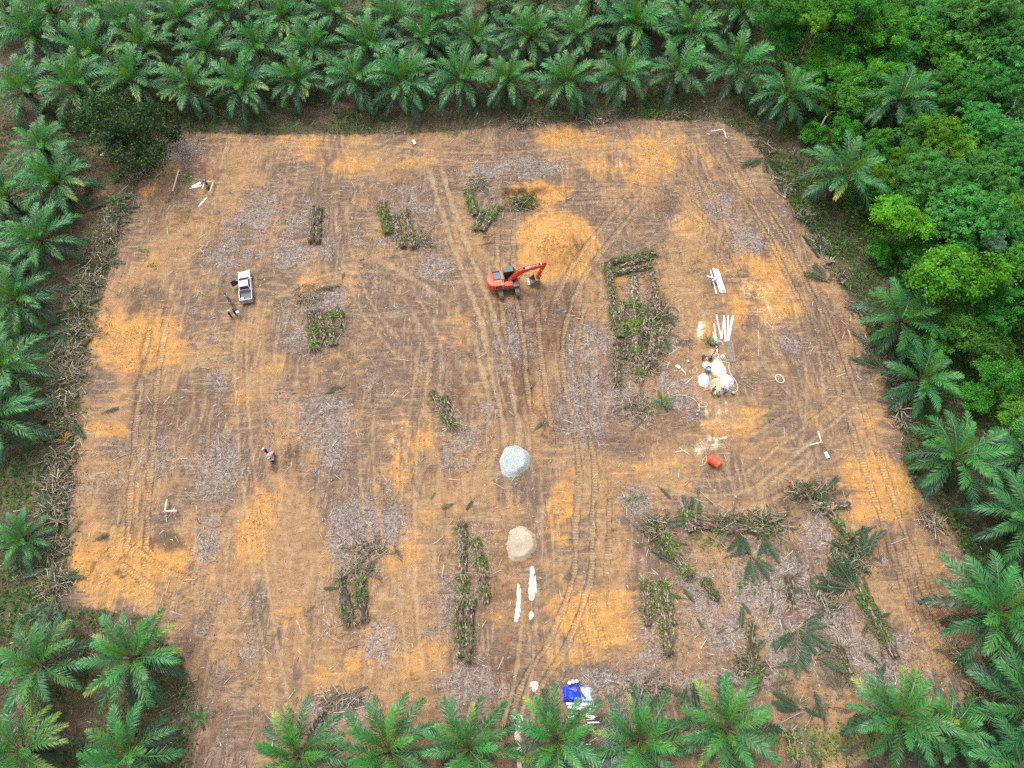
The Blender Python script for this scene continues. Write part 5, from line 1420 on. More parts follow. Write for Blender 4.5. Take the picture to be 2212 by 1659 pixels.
STICKS = [(1606, 1120, 1655, 1148, .07, 'long pale pole lying across the lower brush'), (1616, 1128, 1702, 1158, .05, 'long thin pole over the lower brush, below the pale one'), (172, 930, 180, 966, .07, 'pale broken branch at the rim of the brush bank below the orange strip'), (164, 905, 178, 925, .05, 'thin pale branch just above the broken one at the brush bank'), (275, 862, 318, 872, .035, 'thin grey twig on the soil opposite the brush bank'), (318, 855, 330, 875, .035, 'crooked grey twig beside the thin one opposite the brush bank'),
          (465, 965, 466, 990, .04, 'thin dark stick upright on the grey litter'), (455, 955, 467, 992, .03, 'thin stick crossing the dark one on the grey litter'), (675, 970, 705, 968, .05, 'pale stalk bar in the litter above the grey square'), (672, 972, 690, 996, .035, 'thin stalk hinged to the pale bar above the grey square'), (936, 1175, 958, 1158, .06, 'short grey stick between litter square and trunk file'), (735, 1128, 740, 1090, .04, 'curved grey stalk at the rim of the grey square'),
          (1345, 918, 1415, 918, .05, 'long grey stick under the reddish twig tangle'), (1338, 908, 1356, 870, .04, 'dark leaning stick in the reddish twig tangle'), (1510, 1060, 1548, 1096, .05, 'bent grey branch on the soil below the tank'), (1512, 1086, 1530, 1100, .045, 'crooked reddish stick below the bent grey branch'), (645, 1355, 675, 1378, .05, 'pale forked stalk on the open soil above the lower palms'), (640, 1340, 648, 1352, .05, 'short stalk above the pale forked one'), (708, 1375, 738, 1390, .04, 'thin stalk beside the lower dark trunks'), (750, 1402, 780, 1392, .05, 'pale stick below the lower dark trunks'), (1690, 1560, 1740, 1535, .03, 'thin stick between the near palms'),
          (680, 1500, 720, 1490, .06, 'grey split pole above the near palms'), (720, 1540, 750, 1536, .07, 'grey split pole just above the near palms'), (410, 1005, 422, 1020, .06, 'white peeled stick near the brush bank timber frame'), (280, 1118, 303, 1103, .04, 'thin pale stick above the lower orange patch'), (325, 1045, 350, 1028, .05, 'grey stick pair on soil above the L shaped frame'), (245, 995, 282, 980, .045, 'grey branched stick beyond the brush bank'), (2078, 1470, 2140, 1500, .05, 'pale thin pole between the lower side palms'), (1995, 1060, 2020, 1170, .05, 'long thin pole standing along the dark litter below the bluish palm'), (1888, 1500, 1887, 1418, .04, 'thin upright looking stick above the large lone palm'),
          (1990, 1290, 2010, 1320, .05, 'pale stick beside the small orange clay strip'), (1925, 1175, 1965, 1160, .04, 'thin stick below the forked orange tracks'), (1932, 790, 1958, 850, .09, 'brown broken pole leaning in the narrow brush strip'), (1920, 822, 1962, 802, .07, 'second broken pole crossing the brown one'), (1100, 1005, 1098, 960, .025, 'thin dark pole beside the gravel heap'), (850, 660, 862, 668, .05, 'short pale stick near the curved pale track'), (640, 1300, 655, 1312, .04, 'pale stick on the long wheel tracks'), (1105, 1040, 1112, 1032, .035, 'white forked twig right below the gravel heap')]
for i, (x0, y0, x1, y1, w_, lb) in enumerate(STICKS):
    r = random.Random(i)
    a, b = on(x0, y0, .05), on(x1, y1, .05)
    m = MB()
    c = r.choice([(.52, .46, .40), (.42, .35, .28), (.58, .52, .45)]) if 'dark' not in lb else (.16, .13, .10)
    d = b - a
    q = Vector((-d.y, d.x, 0)) * r.uniform(-.06, .06)
    m.tube([Vector((0, 0, 0)), d * .35 + q, d * .7 + q * .6 + Vector((0, 0, .06)), d], [w_, w_ * .9, w_ * .75, w_ * .4], 6, c)
    if i % 3 == 0: m.tube([d * .55 + q, d * .7 + q * 4 + Vector((0, 0, .15))], [w_ * .5, w_ * .2], 5, c)
    tag(m.obj('stick', M_dead, None, loc=a), lb, 'stick', 'sticks lying on the soil')
# ------------------------------------------------------------------ the excavator
M_or = plain_mat('orange_paint', srgb(222, 76, 28), .42, dirt=.5, dirtc=(.38, .20, .10), scale=1.6)
M_orf = plain_mat('faded_orange_paint', srgb(232, 118, 92), .6, dirt=.6, dirtc=(.62, .36, .28), scale=2)
M_steel = plain_mat('dark_steel', (.055, .058, .062), .5, .3, dirt=.4, dirtc=(.20, .14, .09))
M_rail = plain_mat('grey_paint', (.17, .18, .19), .5, dirt=.3)
M_mud = plain_mat('muddy_steel', (.24, .19, .14), .8, dirt=.6, dirtc=(.13, .10, .07), scale=6)
M_glass = plain_mat('tinted_glass', (.018, .026, .032), .08, dirt=.12, dirtc=(.18, .17, .15), spec=.7)
M_teal = plain_mat('dark_teal_cover', (.055, .105, .125), .35, dirt=.3, dirtc=(.17, .19, .19), scale=2)
M_chrome = plain_mat('chrome_rod', (.6, .6, .6), .2, 1.0, dirt=.1)
M_worn = plain_mat('worn_steel', (.50, .47, .42), .45, .5, dirt=.4)
M_white = plain_mat('white_paint', (.80, .80, .79), .35, dirt=.12, dirtc=(.55, .45, .35), scale=1.2)
M_black = plain_mat('black_rubber', (.022, .022, .024), .75, dirt=.4, dirtc=(.20, .14, .09), scale=4)
M_silver = plain_mat('silver_trim', (.50, .51, .52), .3, .6, dirt=.15)

ec = on(1095, 618)
EXH = R(9.4)
ex = empty('excavator', ec, EXH, 'orange tracked excavator with dark cab beside the orange clay heap', 'excavator')
for sgn, nm in ((-1, 'crawler_track'), (1, 'crawler_track')):          # tracks run across the house
    m = MB()
    y0 = -2.0
    prof = []
    for i in range(9):
        t = math.pi / 2 + math.pi * i / 8
        prof.append((-1.85 + .44 * math.cos(t), .46 + .44 * math.sin(t)))
    for i in range(9):
        t = -math.pi / 2 + math.pi * i / 8
        prof.append((1.85 + .44 * math.cos(t), .46 + .44 * math.sin(t)))
    yc = sgn * 1.2
    m.prism(prof, yc - .27, yc + .27, (.1,) * 3)
    me = m.mesh('crawler_track', M_mud)
    tr = link(nm, me, ex, rot=(0, 0, R(92)))
    k2 = MB()
    per = []
    for i in range(len(prof)):
        a, b = Vector((prof[i][0], 0, prof[i][1])), Vector((prof[(i + 1) % len(prof)][0], 0, prof[(i + 1) % len(prof)][1]))
        nn = max(1, int(round((b - a).length / .19)))
        for q in range(nn):
            p = a.lerp(b, (q + .5) / nn)
            per.append((p, (b - a).normalized()))
    for p, d in per:
        nrm = Vector((-d.z, 0, d.x)) * -1
        if nrm.dot(p - Vector((max(-1.85, min(1.85, p.x)), 0, .46))) < 0: nrm = -nrm
        k2.bar(p + nrm * .035 - Vector((0, 0, 0)) + Vector((0, yc - .31, 0)), p + nrm * .035 + Vector((0, yc + .31, 0)), .15, .05, (.1,) * 3, up=nrm)
        k2.bar(p + nrm * .075 + Vector((0, yc - .31, 0)), p + nrm * .075 + Vector((0, yc + .31, 0)), .03, .04, (.1,) * 3, up=nrm)
    tag(k2.obj('track_shoe', M_mud, tr), kind='stuff')
    k2 = MB()
    for wx_ in (-1.85, 1.85):
        k2.tube([(wx_, yc - .29, .46), (wx_, yc + .29, .46)], .36, 14)
    k2.obj('sprocket', M_steel, tr)
m = MB()
m.box(-1.1, 1.1, -1.0, 1.0, .38, .78)
m.tube([(0, 0, .75), (0, 0, 1.02)], .72, 18)
m.obj('undercarriage', M_mud, ex, .04)
m = MB()
m.box(-2.2, 1.62, -1.25, 1.25, 1.0, 1.14)
m.obj('deck', M_steel, ex, .03)
m = MB()
arc = [(-1.95 - .95 * math.cos(R(a)) * 1.0, 1.26 * math.sin(R(a))) for a in range(-90, 91, 15)]
vs = [(x, y, z) for z in (1.02, 1.95, 2.12) for x, y in ([(a * (.97 if z > 2 else 1), b * (.95 if z > 2 else 1)) for a, b in arc])]
nA = len(arc)
fs = []
for l in range(2):
    for i in range(nA - 1): fs.append((l * nA + i, l * nA + i + 1, (l + 1) * nA + i + 1, (l + 1) * nA + i))
    fs.append(((l + 1) * nA - 1, l * nA, (l + 1) * nA, (l + 2) * nA - 1))
fs += [tuple(range(nA - 1, -1, -1)), tuple(range(2 * nA, 3 * nA))]
m.add(vs, fs)
m.obj('counterweight', M_or, ex, .05, True, 2)
m = MB()
m.box(-1.94, -.52, -1.24, 1.22, 1.15, 2.1)
hood = m.obj('engine_hood', M_orf, ex, .06, seg=2)
m = MB()
m.box(-1.9, -.85, -.25, 1.12, 2.085, 2.24)
m.obj('hood_cover', M_teal, ex, .05)
m = MB()
m.box(-2.0, -.9, 1.0, 1.26, 2.24, 2.36)
m.obj('air_intake', M_steel, ex, .03)
for i in range(5):
    m = MB()
    m.box(-1.8, -.85, -1.262, -1.236, 1.35 + i * .13, 1.42 + i * .13)
    m.obj('vent_slat', M_steel, ex)
for i in range(4):
    m = MB()
    m.box(-1.82 + .0 * i, -.95, -1.16 + i * .16, -1.08 + i * .16, 2.096, 2.115)
    m.obj('vent_slat', M_steel, ex)
m = MB()
m.box(-.62, -.38, -.4, 1.1, 2.0, 2.26)
m.obj('hood_step', M_mud, ex, .02)
m = MB()
m.tube([(-.75, -.55, 2.1), (-.75, -.55, 2.55), (-.85, -.55, 2.68)], .07, 10)
m.obj('exhaust_pipe', M_steel, ex, smooth=True)
m = MB()
m.box(-.5, .72, -1.24, -.42, 1.15, 1.78)
m.obj('fuel_tank', M_or, ex, .05, seg=2)
m = MB()
m.box(.1, .6, -1.0, -.55, 1.782, 1.84)
m.obj('tank_lid', M_mud, ex, .015)
m = MB()
m.box(.75, 1.6, -1.24, -.5, 1.15, 1.42)
for i in range(3): m.box(.9 + .24 * i, 1.05 + .24 * i, -1.3, -1.245, 1.18, 1.45)
m.obj('tool_box', M_rail, ex, .03)
m = MB()
m.tube([(1.3, -1.0, 1.4), (1.32, -1.1, 1.95)], .02, 6)
m.ball((1.32, -1.12, 2.0), .15, n=10, k=6, sq=(.4, 1, 1.1))
m.obj('mirror', M_silver, ex)
m = MB()
for y in (-1.2, -.46):
    m.tube([(-.4, y, 1.78), (-.4, y, 2.15), (.65, y, 2.15), (.65, y, 1.78)], .022, 6)
m.obj('handrail', M_steel, ex)
# cab
m = MB()
cabp = [(-.42, 1.15), (-.42, 2.78), (-.3, 2.86), (.95, 2.86), (1.12, 2.74), (1.5, 1.95), (1.46, 1.15)]
m.prism(cabp, .34, 1.24)
cab = m.obj('cab', M_steel, ex, .04)
m = MB()
m.box(-.4, 1.0, .32, 1.26, 2.862, 2.95)
for i in range(3): m.box(-.3 + .42 * i, -.24 + .42 * i, .38, 1.2, 2.95, 2.985)
m.obj('cab_roof', M_teal, ex, .025)
m = MB()
m.add([(1.135, .42, 2.70), (1.135, 1.16, 2.70), (1.505, 1.16, 1.98), (1.505, .42, 1.98)], [(0, 1, 2, 3)])
m.add([(1.512, .42, 1.93), (1.512, 1.16, 1.93), (1.478, 1.16, 1.3), (1.478, .42, 1.3)], [(0, 1, 2, 3)])
m.obj('windscreen', M_glass, ex)
for y in (.332, 1.248):
    for (xa, xb) in ((-.32, .3), (.38, 1.05)):
        m = MB()
        m.add([(xa, y, 1.75), (xb + (.28 if xa > 0 else 0), y, 1.75), (xb, y, 2.68), (xa, y, 2.68)], [(0, 1, 2, 3)])
        m.obj('side_window', M_glass, ex)
m = MB()
m.box(-.428, -.422, .45, 1.15, 1.9, 2.65)
m.obj('rear_window', M_glass, ex)


def plate_prism(prof, w_): return MB().prism(prof, -w_ / 2, w_ / 2)


BY = -.08                                        # the boom stands beside the cab
BF, BK, BT = Vector((.35, 0, 1.55)), Vector((2.05, 0, 3.55)), Vector((5.35, 0, 4.15))
bw = .52
m = plate_prism([(.15, 1.4), (.5, 1.35), (1.25, 1.95), (2.2, 2.92), (2.9, 3.22), (5.4, 3.9), (5.5, 4.1), (5.35, 4.32), (4.4, 4.2), (2.5, 3.82), (1.85, 3.62), (1.2, 3.0), (.5, 2.05), (.12, 1.62)], bw)
boom = m.obj('boom', M_or, ex, .03, loc=(0, BY, 0))
m = MB()
m.add([(2.55, -.2, 3.835), (4.4, -.2, 4.216), (5.3, -.2, 4.326), (5.3, .2, 4.326), (4.4, .2, 4.216), (2.55, .2, 3.835)], [(0, 1, 4, 5), (1, 2, 3, 4)])
m.obj('sheen_stripe', plain_mat('painted_sheen', srgb(240, 190, 175), .4, dirt=.3, dirtc=(.6, .25, .12)), boom)  # pale reflection along the boom's top, painted on as a strip
m = MB()
m.box(3.1, 4.3, -bw / 2 - .012, -bw / 2 - .004, 3.44, 3.52, M=Matrix.Translation((0, 0, 0)) @ Matrix.Rotation(-.2, 4, 'Y') @ Matrix.Translation((.0, 0, -.74)) if False else Matrix.Identity(4))
m.obj('white_band', M_white, boom)
for i, (a, b) in enumerate((((2.3, 0, 3.78), (2.55, 0, 3.96)), ((4.5, 0, 4.3), (4.75, 0, 4.34)))):
    m = MB()
    m.tube([a, b], .1, 8)
    m.obj('pipe_clamp', M_steel, boom)
m = MB()
for y in (-.12, .12):
    m.tube([(.6, y, 2.3), (1.3, y, 3.2), (2.1, y, 3.82), (4.0, y, 4.22), (5.2, y, 4.42)], .028, 5)
m.obj('hydraulic_hose', M_black, boom)
for y in (-.46, .30):
    m = MB()
    m.tube([(1.05, y, 1.25), (1.75, y, 2.2)], .105, 10)
    cy = m.obj('boom_cylinder', M_or, ex, smooth=False)
    m = MB()
    m.tube([(1.75, y, 2.2), (2.2, y, 2.95)], .05, 8)
    m.obj('piston_rod', M_chrome, cy)
m = plate_prism([(5.0, 4.5), (5.35, 4.75), (5.62, 4.55), (5.55, 3.9), (4.62, 1.35), (4.35, 1.2), (4.2, 1.4), (4.85, 3.4)], .38)
arm = m.obj('arm', M_or, ex, .03, loc=(0, BY, 0))
m = MB()
m.tube([(5.0, -.2, 3.1), (5.0, -.196, 3.1)], .001, 3)
m.tube([(5.0, -.194, 3.05), (5.0, -.202, 3.05)], .13, 12)
m.obj('white_disc', M_white, arm)
m = MB()
m.tube([(3.3, 0, 4.28), (4.45, 0, 4.52)], .1, 10)
cy = m.obj('arm_cylinder', M_or, ex, loc=(0, BY, 0))
m = MB()
m.tube([(4.45, 0, 4.52), (5.15, 0, 4.62)], .045, 8)
m.obj('piston_rod', M_chrome, cy)
m = MB()
m.tube([(5.62, 0, 4.2), (5.2, 0, 2.75)], .085, 10)
cy = m.obj('bucket_cylinder', M_or, ex, loc=(0, BY, 0))
m = MB()
m.tube([(5.2, 0, 2.75), (4.95, 0, 1.85)], .042, 8)
m.obj('piston_rod', M_chrome, cy)
m = MB()
for y in (-.22, .22):
    m.bar((4.95, y, 1.85), (4.62, y, 2.1), .06, .12)
    m.bar((4.95, y, 1.85), (4.66, y, 1.05), .06, .12)
m.obj('linkage', M_steel, ex, loc=(0, BY, 0))
bp = [(4.05, 1.22), (4.5, 1.22), (4.74, .95), (4.76, .55), (4.5, .18), (4.0, .06), (3.2, .38)]
m = MB()
th = .05
vs, fs = [], []
for j, y in enumerate((-.6, .6)):
    for (x, z) in bp: vs.append((x, y, z))
n = len(bp)
for i in range(n - 1): fs.append((i, i + 1, n + i + 1, n + i))
inn = [(x + (4.15 - x) * .08, z + (.68 - z) * .08) for x, z in bp]
for y in (-.55, .55):
    for (x, z) in inn: vs.append((x, y, z))
for i in range(n - 1): fs.append((2 * n + i + 1, 2 * n + i, 3 * n + i, 3 * n + i + 1))
fs += [(0, n, 3 * n, 2 * n), (n - 1, 3 * n - 1 - n + n, 4 * n - 1, 3 * n - 1)] if False else [(0, n, 3 * n, 2 * n)]
fs += [tuple(range(n)), tuple(range(2 * n - 1, n - 1, -1)), tuple(range(3 * n - 1, 2 * n - 1, -1)), tuple(range(3 * n, 4 * n))]
m.add(vs, fs)
bk = m.obj('bucket', M_mud, ex, loc=(0, BY, 0))
for i in range(5):
    y = -.5 + i * .25
    m = MB()
    m.add([(3.32, y - .065, .27), (3.32, y + .065, .27), (3.32, y + .065, .40), (3.32, y - .065, .40), (2.92, y - .03, .47), (2.92, y + .03, .47)], [(0, 1, 2, 3), (0, 4, 5, 1), (3, 2, 5, 4), (0, 3, 4), (1, 5, 2)])
    m.obj('bucket_tooth', M_white, bk)

# ------------------------------------------------------------------ the pickup
pf, pr = at(526, 583, .9), at(531.5, 650, .9)
hd = math.atan2(pf.y - pr.y, pf.x - pr.x)
pc = (pf + pr) / 2
pk = empty('pickup', (pc.x, pc.y, gz(pc.x, pc.y)), hd, 'white double cab pickup with its driver side door standing open', 'pickup')
M_car = plain_mat('white_car_paint', (.70, .71, .72), .22, dirt=.08, dirtc=(.5, .4, .3), scale=.8)
M_carl = plain_mat('silver_car_paint', (.50, .52, .54), .3, .3, dirt=.25, dirtc=(.30, .22, .15), scale=1)
M_bed = plain_mat('grey_bed_liner', (.115, .125, .14), .6, dirt=.4, dirtc=(.2, .2, .2), scale=2)
W = .90


def loft(m, secs, c=(.5,) * 3):
    """rings of (x, half width bottom, half width top, z bottom, z top)"""
    vs, fs = [], []
    for (x, wb, wt, zb, zt) in secs:
        vs += [(x, -wb, zb), (x, -wb, (zb * .35 + zt * .65)), (x, -wt, zt), (x, wt, zt), (x, wb, (zb * .35 + zt * .65)), (x, wb, zb)]
    for i in range(len(secs) - 1):
        for k_ in range(6):
            k3 = (k_ + 1) % 6
            fs.append((i * 6 + k_, i * 6 + k3, i * 6 + 6 + k3, i * 6 + 6 + k_))
    fs += [(5, 4, 3, 2, 1, 0), tuple((len(secs) - 1) * 6 + k_ for k_ in range(6))]
    return m.add(vs, fs, c)


m = MB()
loft(m, [(2.66, .36, .30, .5, .70), (2.6, .58, .46, .46, .80), (2.42, .76, .62, .40, .92), (2.05, .88, .76, .36, 1.0), (1.3, .92, .82, .34, 1.05), (1.0, .92, .84, .34, 1.05), (-.85, .92, .86, .34, 1.06)])
m.obj('body', M_car, pk, .04, True, 2)
m = MB()
m.box(-2.55, -.86, -.92, -.84, .40, 1.03)
m.box(-2.55, -.86, .84, .92, .40, 1.03)
m.box(-2.5, -.86, -.80, .80, .40, .56)
m.box(-.90, -.84, -.80, .80, .56, 1.06)
bed = m.obj('cargo_bed', M_carl, pk, .02)
m = MB()
m.box(-2.52, -.90, -.835, .835, .562, .60)
m.obj('bed_liner', M_bed, bed)
m = MB()
for i in range(8): m.box(-2.4, -1.0, -.70 + i * .19, -.62 + i * .19, .601, .615)
m.obj('liner_rib', M_bed, bed)
m = MB()
m.box(-2.63, -2.55, -.90, .90, .48, 1.05)
m.obj('tailgate', M_carl, pk, .02)
m = MB()
m.box(-2.70, -2.665, -.12, .12, .85, .91)
m.obj('tailgate_handle', M_black, pk)
m = MB()
m.box(-2.80, -2.63, -.88, .88, .38, .55)
m.obj('rear_bumper', M_silver, pk, .03)
m = MB()
m.box(2.45, 2.66, -.50, .50, .36, .56)
m.obj('front_bumper', M_carl, pk, .04)
m = MB()      # cabin: glass house and roof
cb = [(1.28, .80, 1.045), (.36, .63, 1.60), (-.62, .63, 1.62), (-.86, .78, 1.05)]
vs = [(x, s * w_, z) for x, w_, z in cb for s in (-1, 1)]
m.add(vs, [(0, 2, 3, 1), (2, 4, 5, 3), (4, 6, 7, 5), (0, 1, 7, 6), (0, 6, 4, 2), (1, 3, 5, 7)])
cabn = m.obj('cabin', M_car, pk, .03)
m = MB()
m.box(-.66, .34, -.60, .60, 1.622, 1.65)
m.obj('roof', M_car, pk, .03, True, 2)
m = MB()
m.add([(1.22, -.73, 1.085), (1.22, .73, 1.085), (.42, .58, 1.568), (.42, -.58, 1.568)], [(0, 1, 2, 3)])
for v_ in range(4): pass
m.v = [(x + .015, y, z + .02) for x, y, z in m.v]
m.obj('windscreen', M_glass, pk)
m = MB()
m.add([(-.855, -.64, 1.14), (-.855, .64, 1.14), (-.665, .54, 1.57), (-.665, -.54, 1.57)], [(0, 1, 2, 3)])
m.obj('rear_window', M_glass, pk)
for s in (-1, 1):
    for (xa, xb, xc, xd) in ((.10, 1.0, .42, .10), (-.72, .02, .02, -.56)):
        m = MB()
        m.add([(xa, s * .800, 1.12), (xb, s * .800, 1.12), (xc, s * .672, 1.555), (xd, s * .672, 1.555)], [(0, 1, 2, 3)])
        m.obj('side_window', M_glass, pk)
for s in (-1, 1):
    m = MB()
    m.ball((.95, s * 1.04, 1.12), .13, n=10, k=6, sq=(.6, 1, .8))
    m.tube([(.92, s * .85, 1.08), (.95, s * 1.0, 1.1)], .03, 6)
    m.obj('wing_mirror', M_car, pk, smooth=True)
    m = MB()
    m.box(2.40, 2.60, s * .76 - .12, s * .76 + .12, .70, .86)
    m.obj('headlight', M_silver, pk, .03)
    m = MB()
    m.box(-2.66, -2.57, s * .83 - .06, s * .83 + .06, .62, .98)
    m.obj('tail_light', plain_mat('red_lens', (.25, .02, .015), .2, dirt=.1), pk, .01)
    for x in (1.68, -1.62):
        m = MB()
        m.tube([(x, s * .72, .38), (x, s * .96, .38)], .38, 18)
        wh = m.obj('wheel', M_black, pk, .03)
        m = MB()
        m.tube([(x, s * .90, .38), (x, s * .968, .38)], .24, 12)
        m.obj('rim', M_silver, wh, .01)
        m = MB()
        arcs = [(x + .47 * math.cos(R(a)), .40 + .47 * math.sin(R(a))) for a in range(0, 181, 20)]
        arcs2 = [(x + .40 * math.cos(R(a)), .40 + .40 * math.sin(R(a))) for a in range(180, -1, -20)]
        m.prism(arcs + arcs2, s * .91, s * .985) if False else None
        for i in range(len(arcs) - 1):
            m.add([(arcs[i][0], s * .90, arcs[i][1]), (arcs[i + 1][0], s * .90, arcs[i + 1][1]), (arcs[i + 1][0], s * .975, arcs[i + 1][1]), (arcs[i][0], s * .975, arcs[i][1])], [(0, 1, 2, 3)])
        m.obj('wheel_arch', M_black, pk)
# driver side door swung open (seen from inside and above)
dr = empty('door', (.92, .94, 0), R(0))
dr.parent = pk
dr.rotation_euler = (0, 0, R(-66))
m = MB()
m.box(-1.02, 0, -.05, .05, .42, 1.08)
m.obj('door_panel', M_steel, dr, .02)
m = MB()
m.bar((-.02, 0, 1.08), (-.5, -.1, 1.66), .05, .05)
m.bar((-.5, -.1, 1.66), (-1.0, -.1, 1.64), .05, .05)
m.bar((-1.0, -.1, 1.64), (-1.0, 0, 1.08), .05, .05)
m.obj('window_frame', M_steel, dr)
m = MB()
m.add([(-.06, -.005, 1.09), (-.5, -.1, 1.62), (-.97, -.1, 1.6), (-.97, -.005, 1.09)], [(0, 1, 2, 3)])
m.obj('door_glass', M_glass, dr)
p = pk.matrix_basis @ Vector((-2.2, .56, .62))
m = MB()
m.ball((0, 0, .16), .26, n=10, k=7, sq=(1.1, .8, .7))
for i in range(len(m.v)):
    x, y, z = m.v[i]
    m.v[i] = (x + .04 * math.sin(9 * y), y + .05 * math.sin(7 * x + z * 9), max(0, z))
tag(m.obj('white_sack', plain_mat('white_plastic', (.78, .78, .78), .5, dirt=.1), None, smooth=True, loc=p), 'crumpled white sack in the cargo bed corner of the pickup', 'sack')
# ------------------------------------------------------------------ people
M_skin = plain_mat('skin', (.25, .13, .08), .55, dirt=.05)
_pm = {}


def cloth(c):
    k_ = tuple(round(x, 3) for x in c)
    if k_ not in _pm: _pm[k_] = plain_mat('cloth', c, .85, dirt=.2, dirtc=(.25, .18, .12), scale=6, spec=.2)
    return _pm[k_]


def skin(name, J, E, rad, mat, parent, sub=1, extra=None):
    names = list(J)
    me = bpy.data.meshes.new(name)
    me.from_pydata([tuple(J[n_]) for n_ in names], [(names.index(a), names.index(b)) for a, b in E], [])
    o = bpy.data.objects.new('tmp', me)
    col.objects.link(o)
    o.modifiers.new('s', 'SKIN')
    for i, n_ in enumerate(names):
        v = me.skin_vertices[0].data[i]
        v.radius = (rad[n_], rad[n_]) if isinstance(rad[n_], (int, float)) else rad[n_]
        v.use_root = i == 0
    ss = o.modifiers.new('u', 'SUBSURF')
    ss.levels = ss.render_levels = sub
    dg = bpy.context.evaluated_depsgraph_get()
    res = bpy.data.meshes.new_from_object(o.evaluated_get(dg))
    bpy.data.objects.remove(o)
    bpy.data.meshes.remove(me)
    bm = bmesh.new()
    bm.from_mesh(res)
    if extra: extra(bm)
    for f in bm.faces: f.smooth = True
    bm.to_mesh(res)
    bm.free()
    res.materials.clear()
    res.materials.append(mat)
    res.name = name
    return link(name, res, parent)


def pose(kind, r):
    """joints of a 1.68 m person facing +x"""
    j = {}
    V_ = Vector
    if kind == 'crouch':
        pel, lean, hipz = V_((-.12, 0, .36)), R(28), .36
    elif kind == 'bend':
        pel, lean, hipz = V_((-.14, 0, .86)), R(68), .86
    else:
        pel, lean, hipz = V_((0, 0, .90)), R(4), .90
    s = V_((math.sin(lean), 0, math.cos(lean)))
    j['pelvis'] = pel
    j['waist'] = pel + s * .16
    j['chest'] = pel + s * .36
    j['neck'] = pel + s * .52
    hl = lean * .6
    s2 = V_((math.sin(hl), 0, math.cos(hl)))
    j['chin'] = j['neck'] + s2 * .08
    j['head'] = j['neck'] + s2 * .17 + V_((.01, 0, 0))
    j['crown'] = j['neck'] + s2 * .26
    for t, sg in (('l', 1), ('r', -1)):
        j['sh' + t] = j['chest'] + s * .08 + V_((0, sg * .18, 0))
        if kind == 'stand':
            el = j['sh' + t] + V_((r.uniform(-.04, .14), sg * .07, -.27))
            wr = el + V_((r.uniform(.05, .2), -sg * r.uniform(-.02, .12), -.18))
        else:
            el = j['sh' + t] + V_((.10, sg * .06, -.25))
            wr = el + V_((.16, -sg * .04, -.17))
        j['el' + t], j['wr' + t] = el, wr
        j['ha' + t] = wr + (wr - el).normalized() * .09
        j['hip' + t] = pel + V_((0, sg * .09, -.05))
        if kind == 'crouch':
            j['kn' + t] = V_((.28, sg * .17, .44))
            j['an' + t] = V_((.02, sg * .14, .08))
        else:
            st = r.uniform(-.08, .08)
            j['kn' + t] = V_((.03 + st * .5, sg * .10, .48))
            j['an' + t] = V_((st - .02, sg * .11, .08))
        j['toe' + t] = j['an' + t] + V_((.15, sg * .02, -.04))
    return j


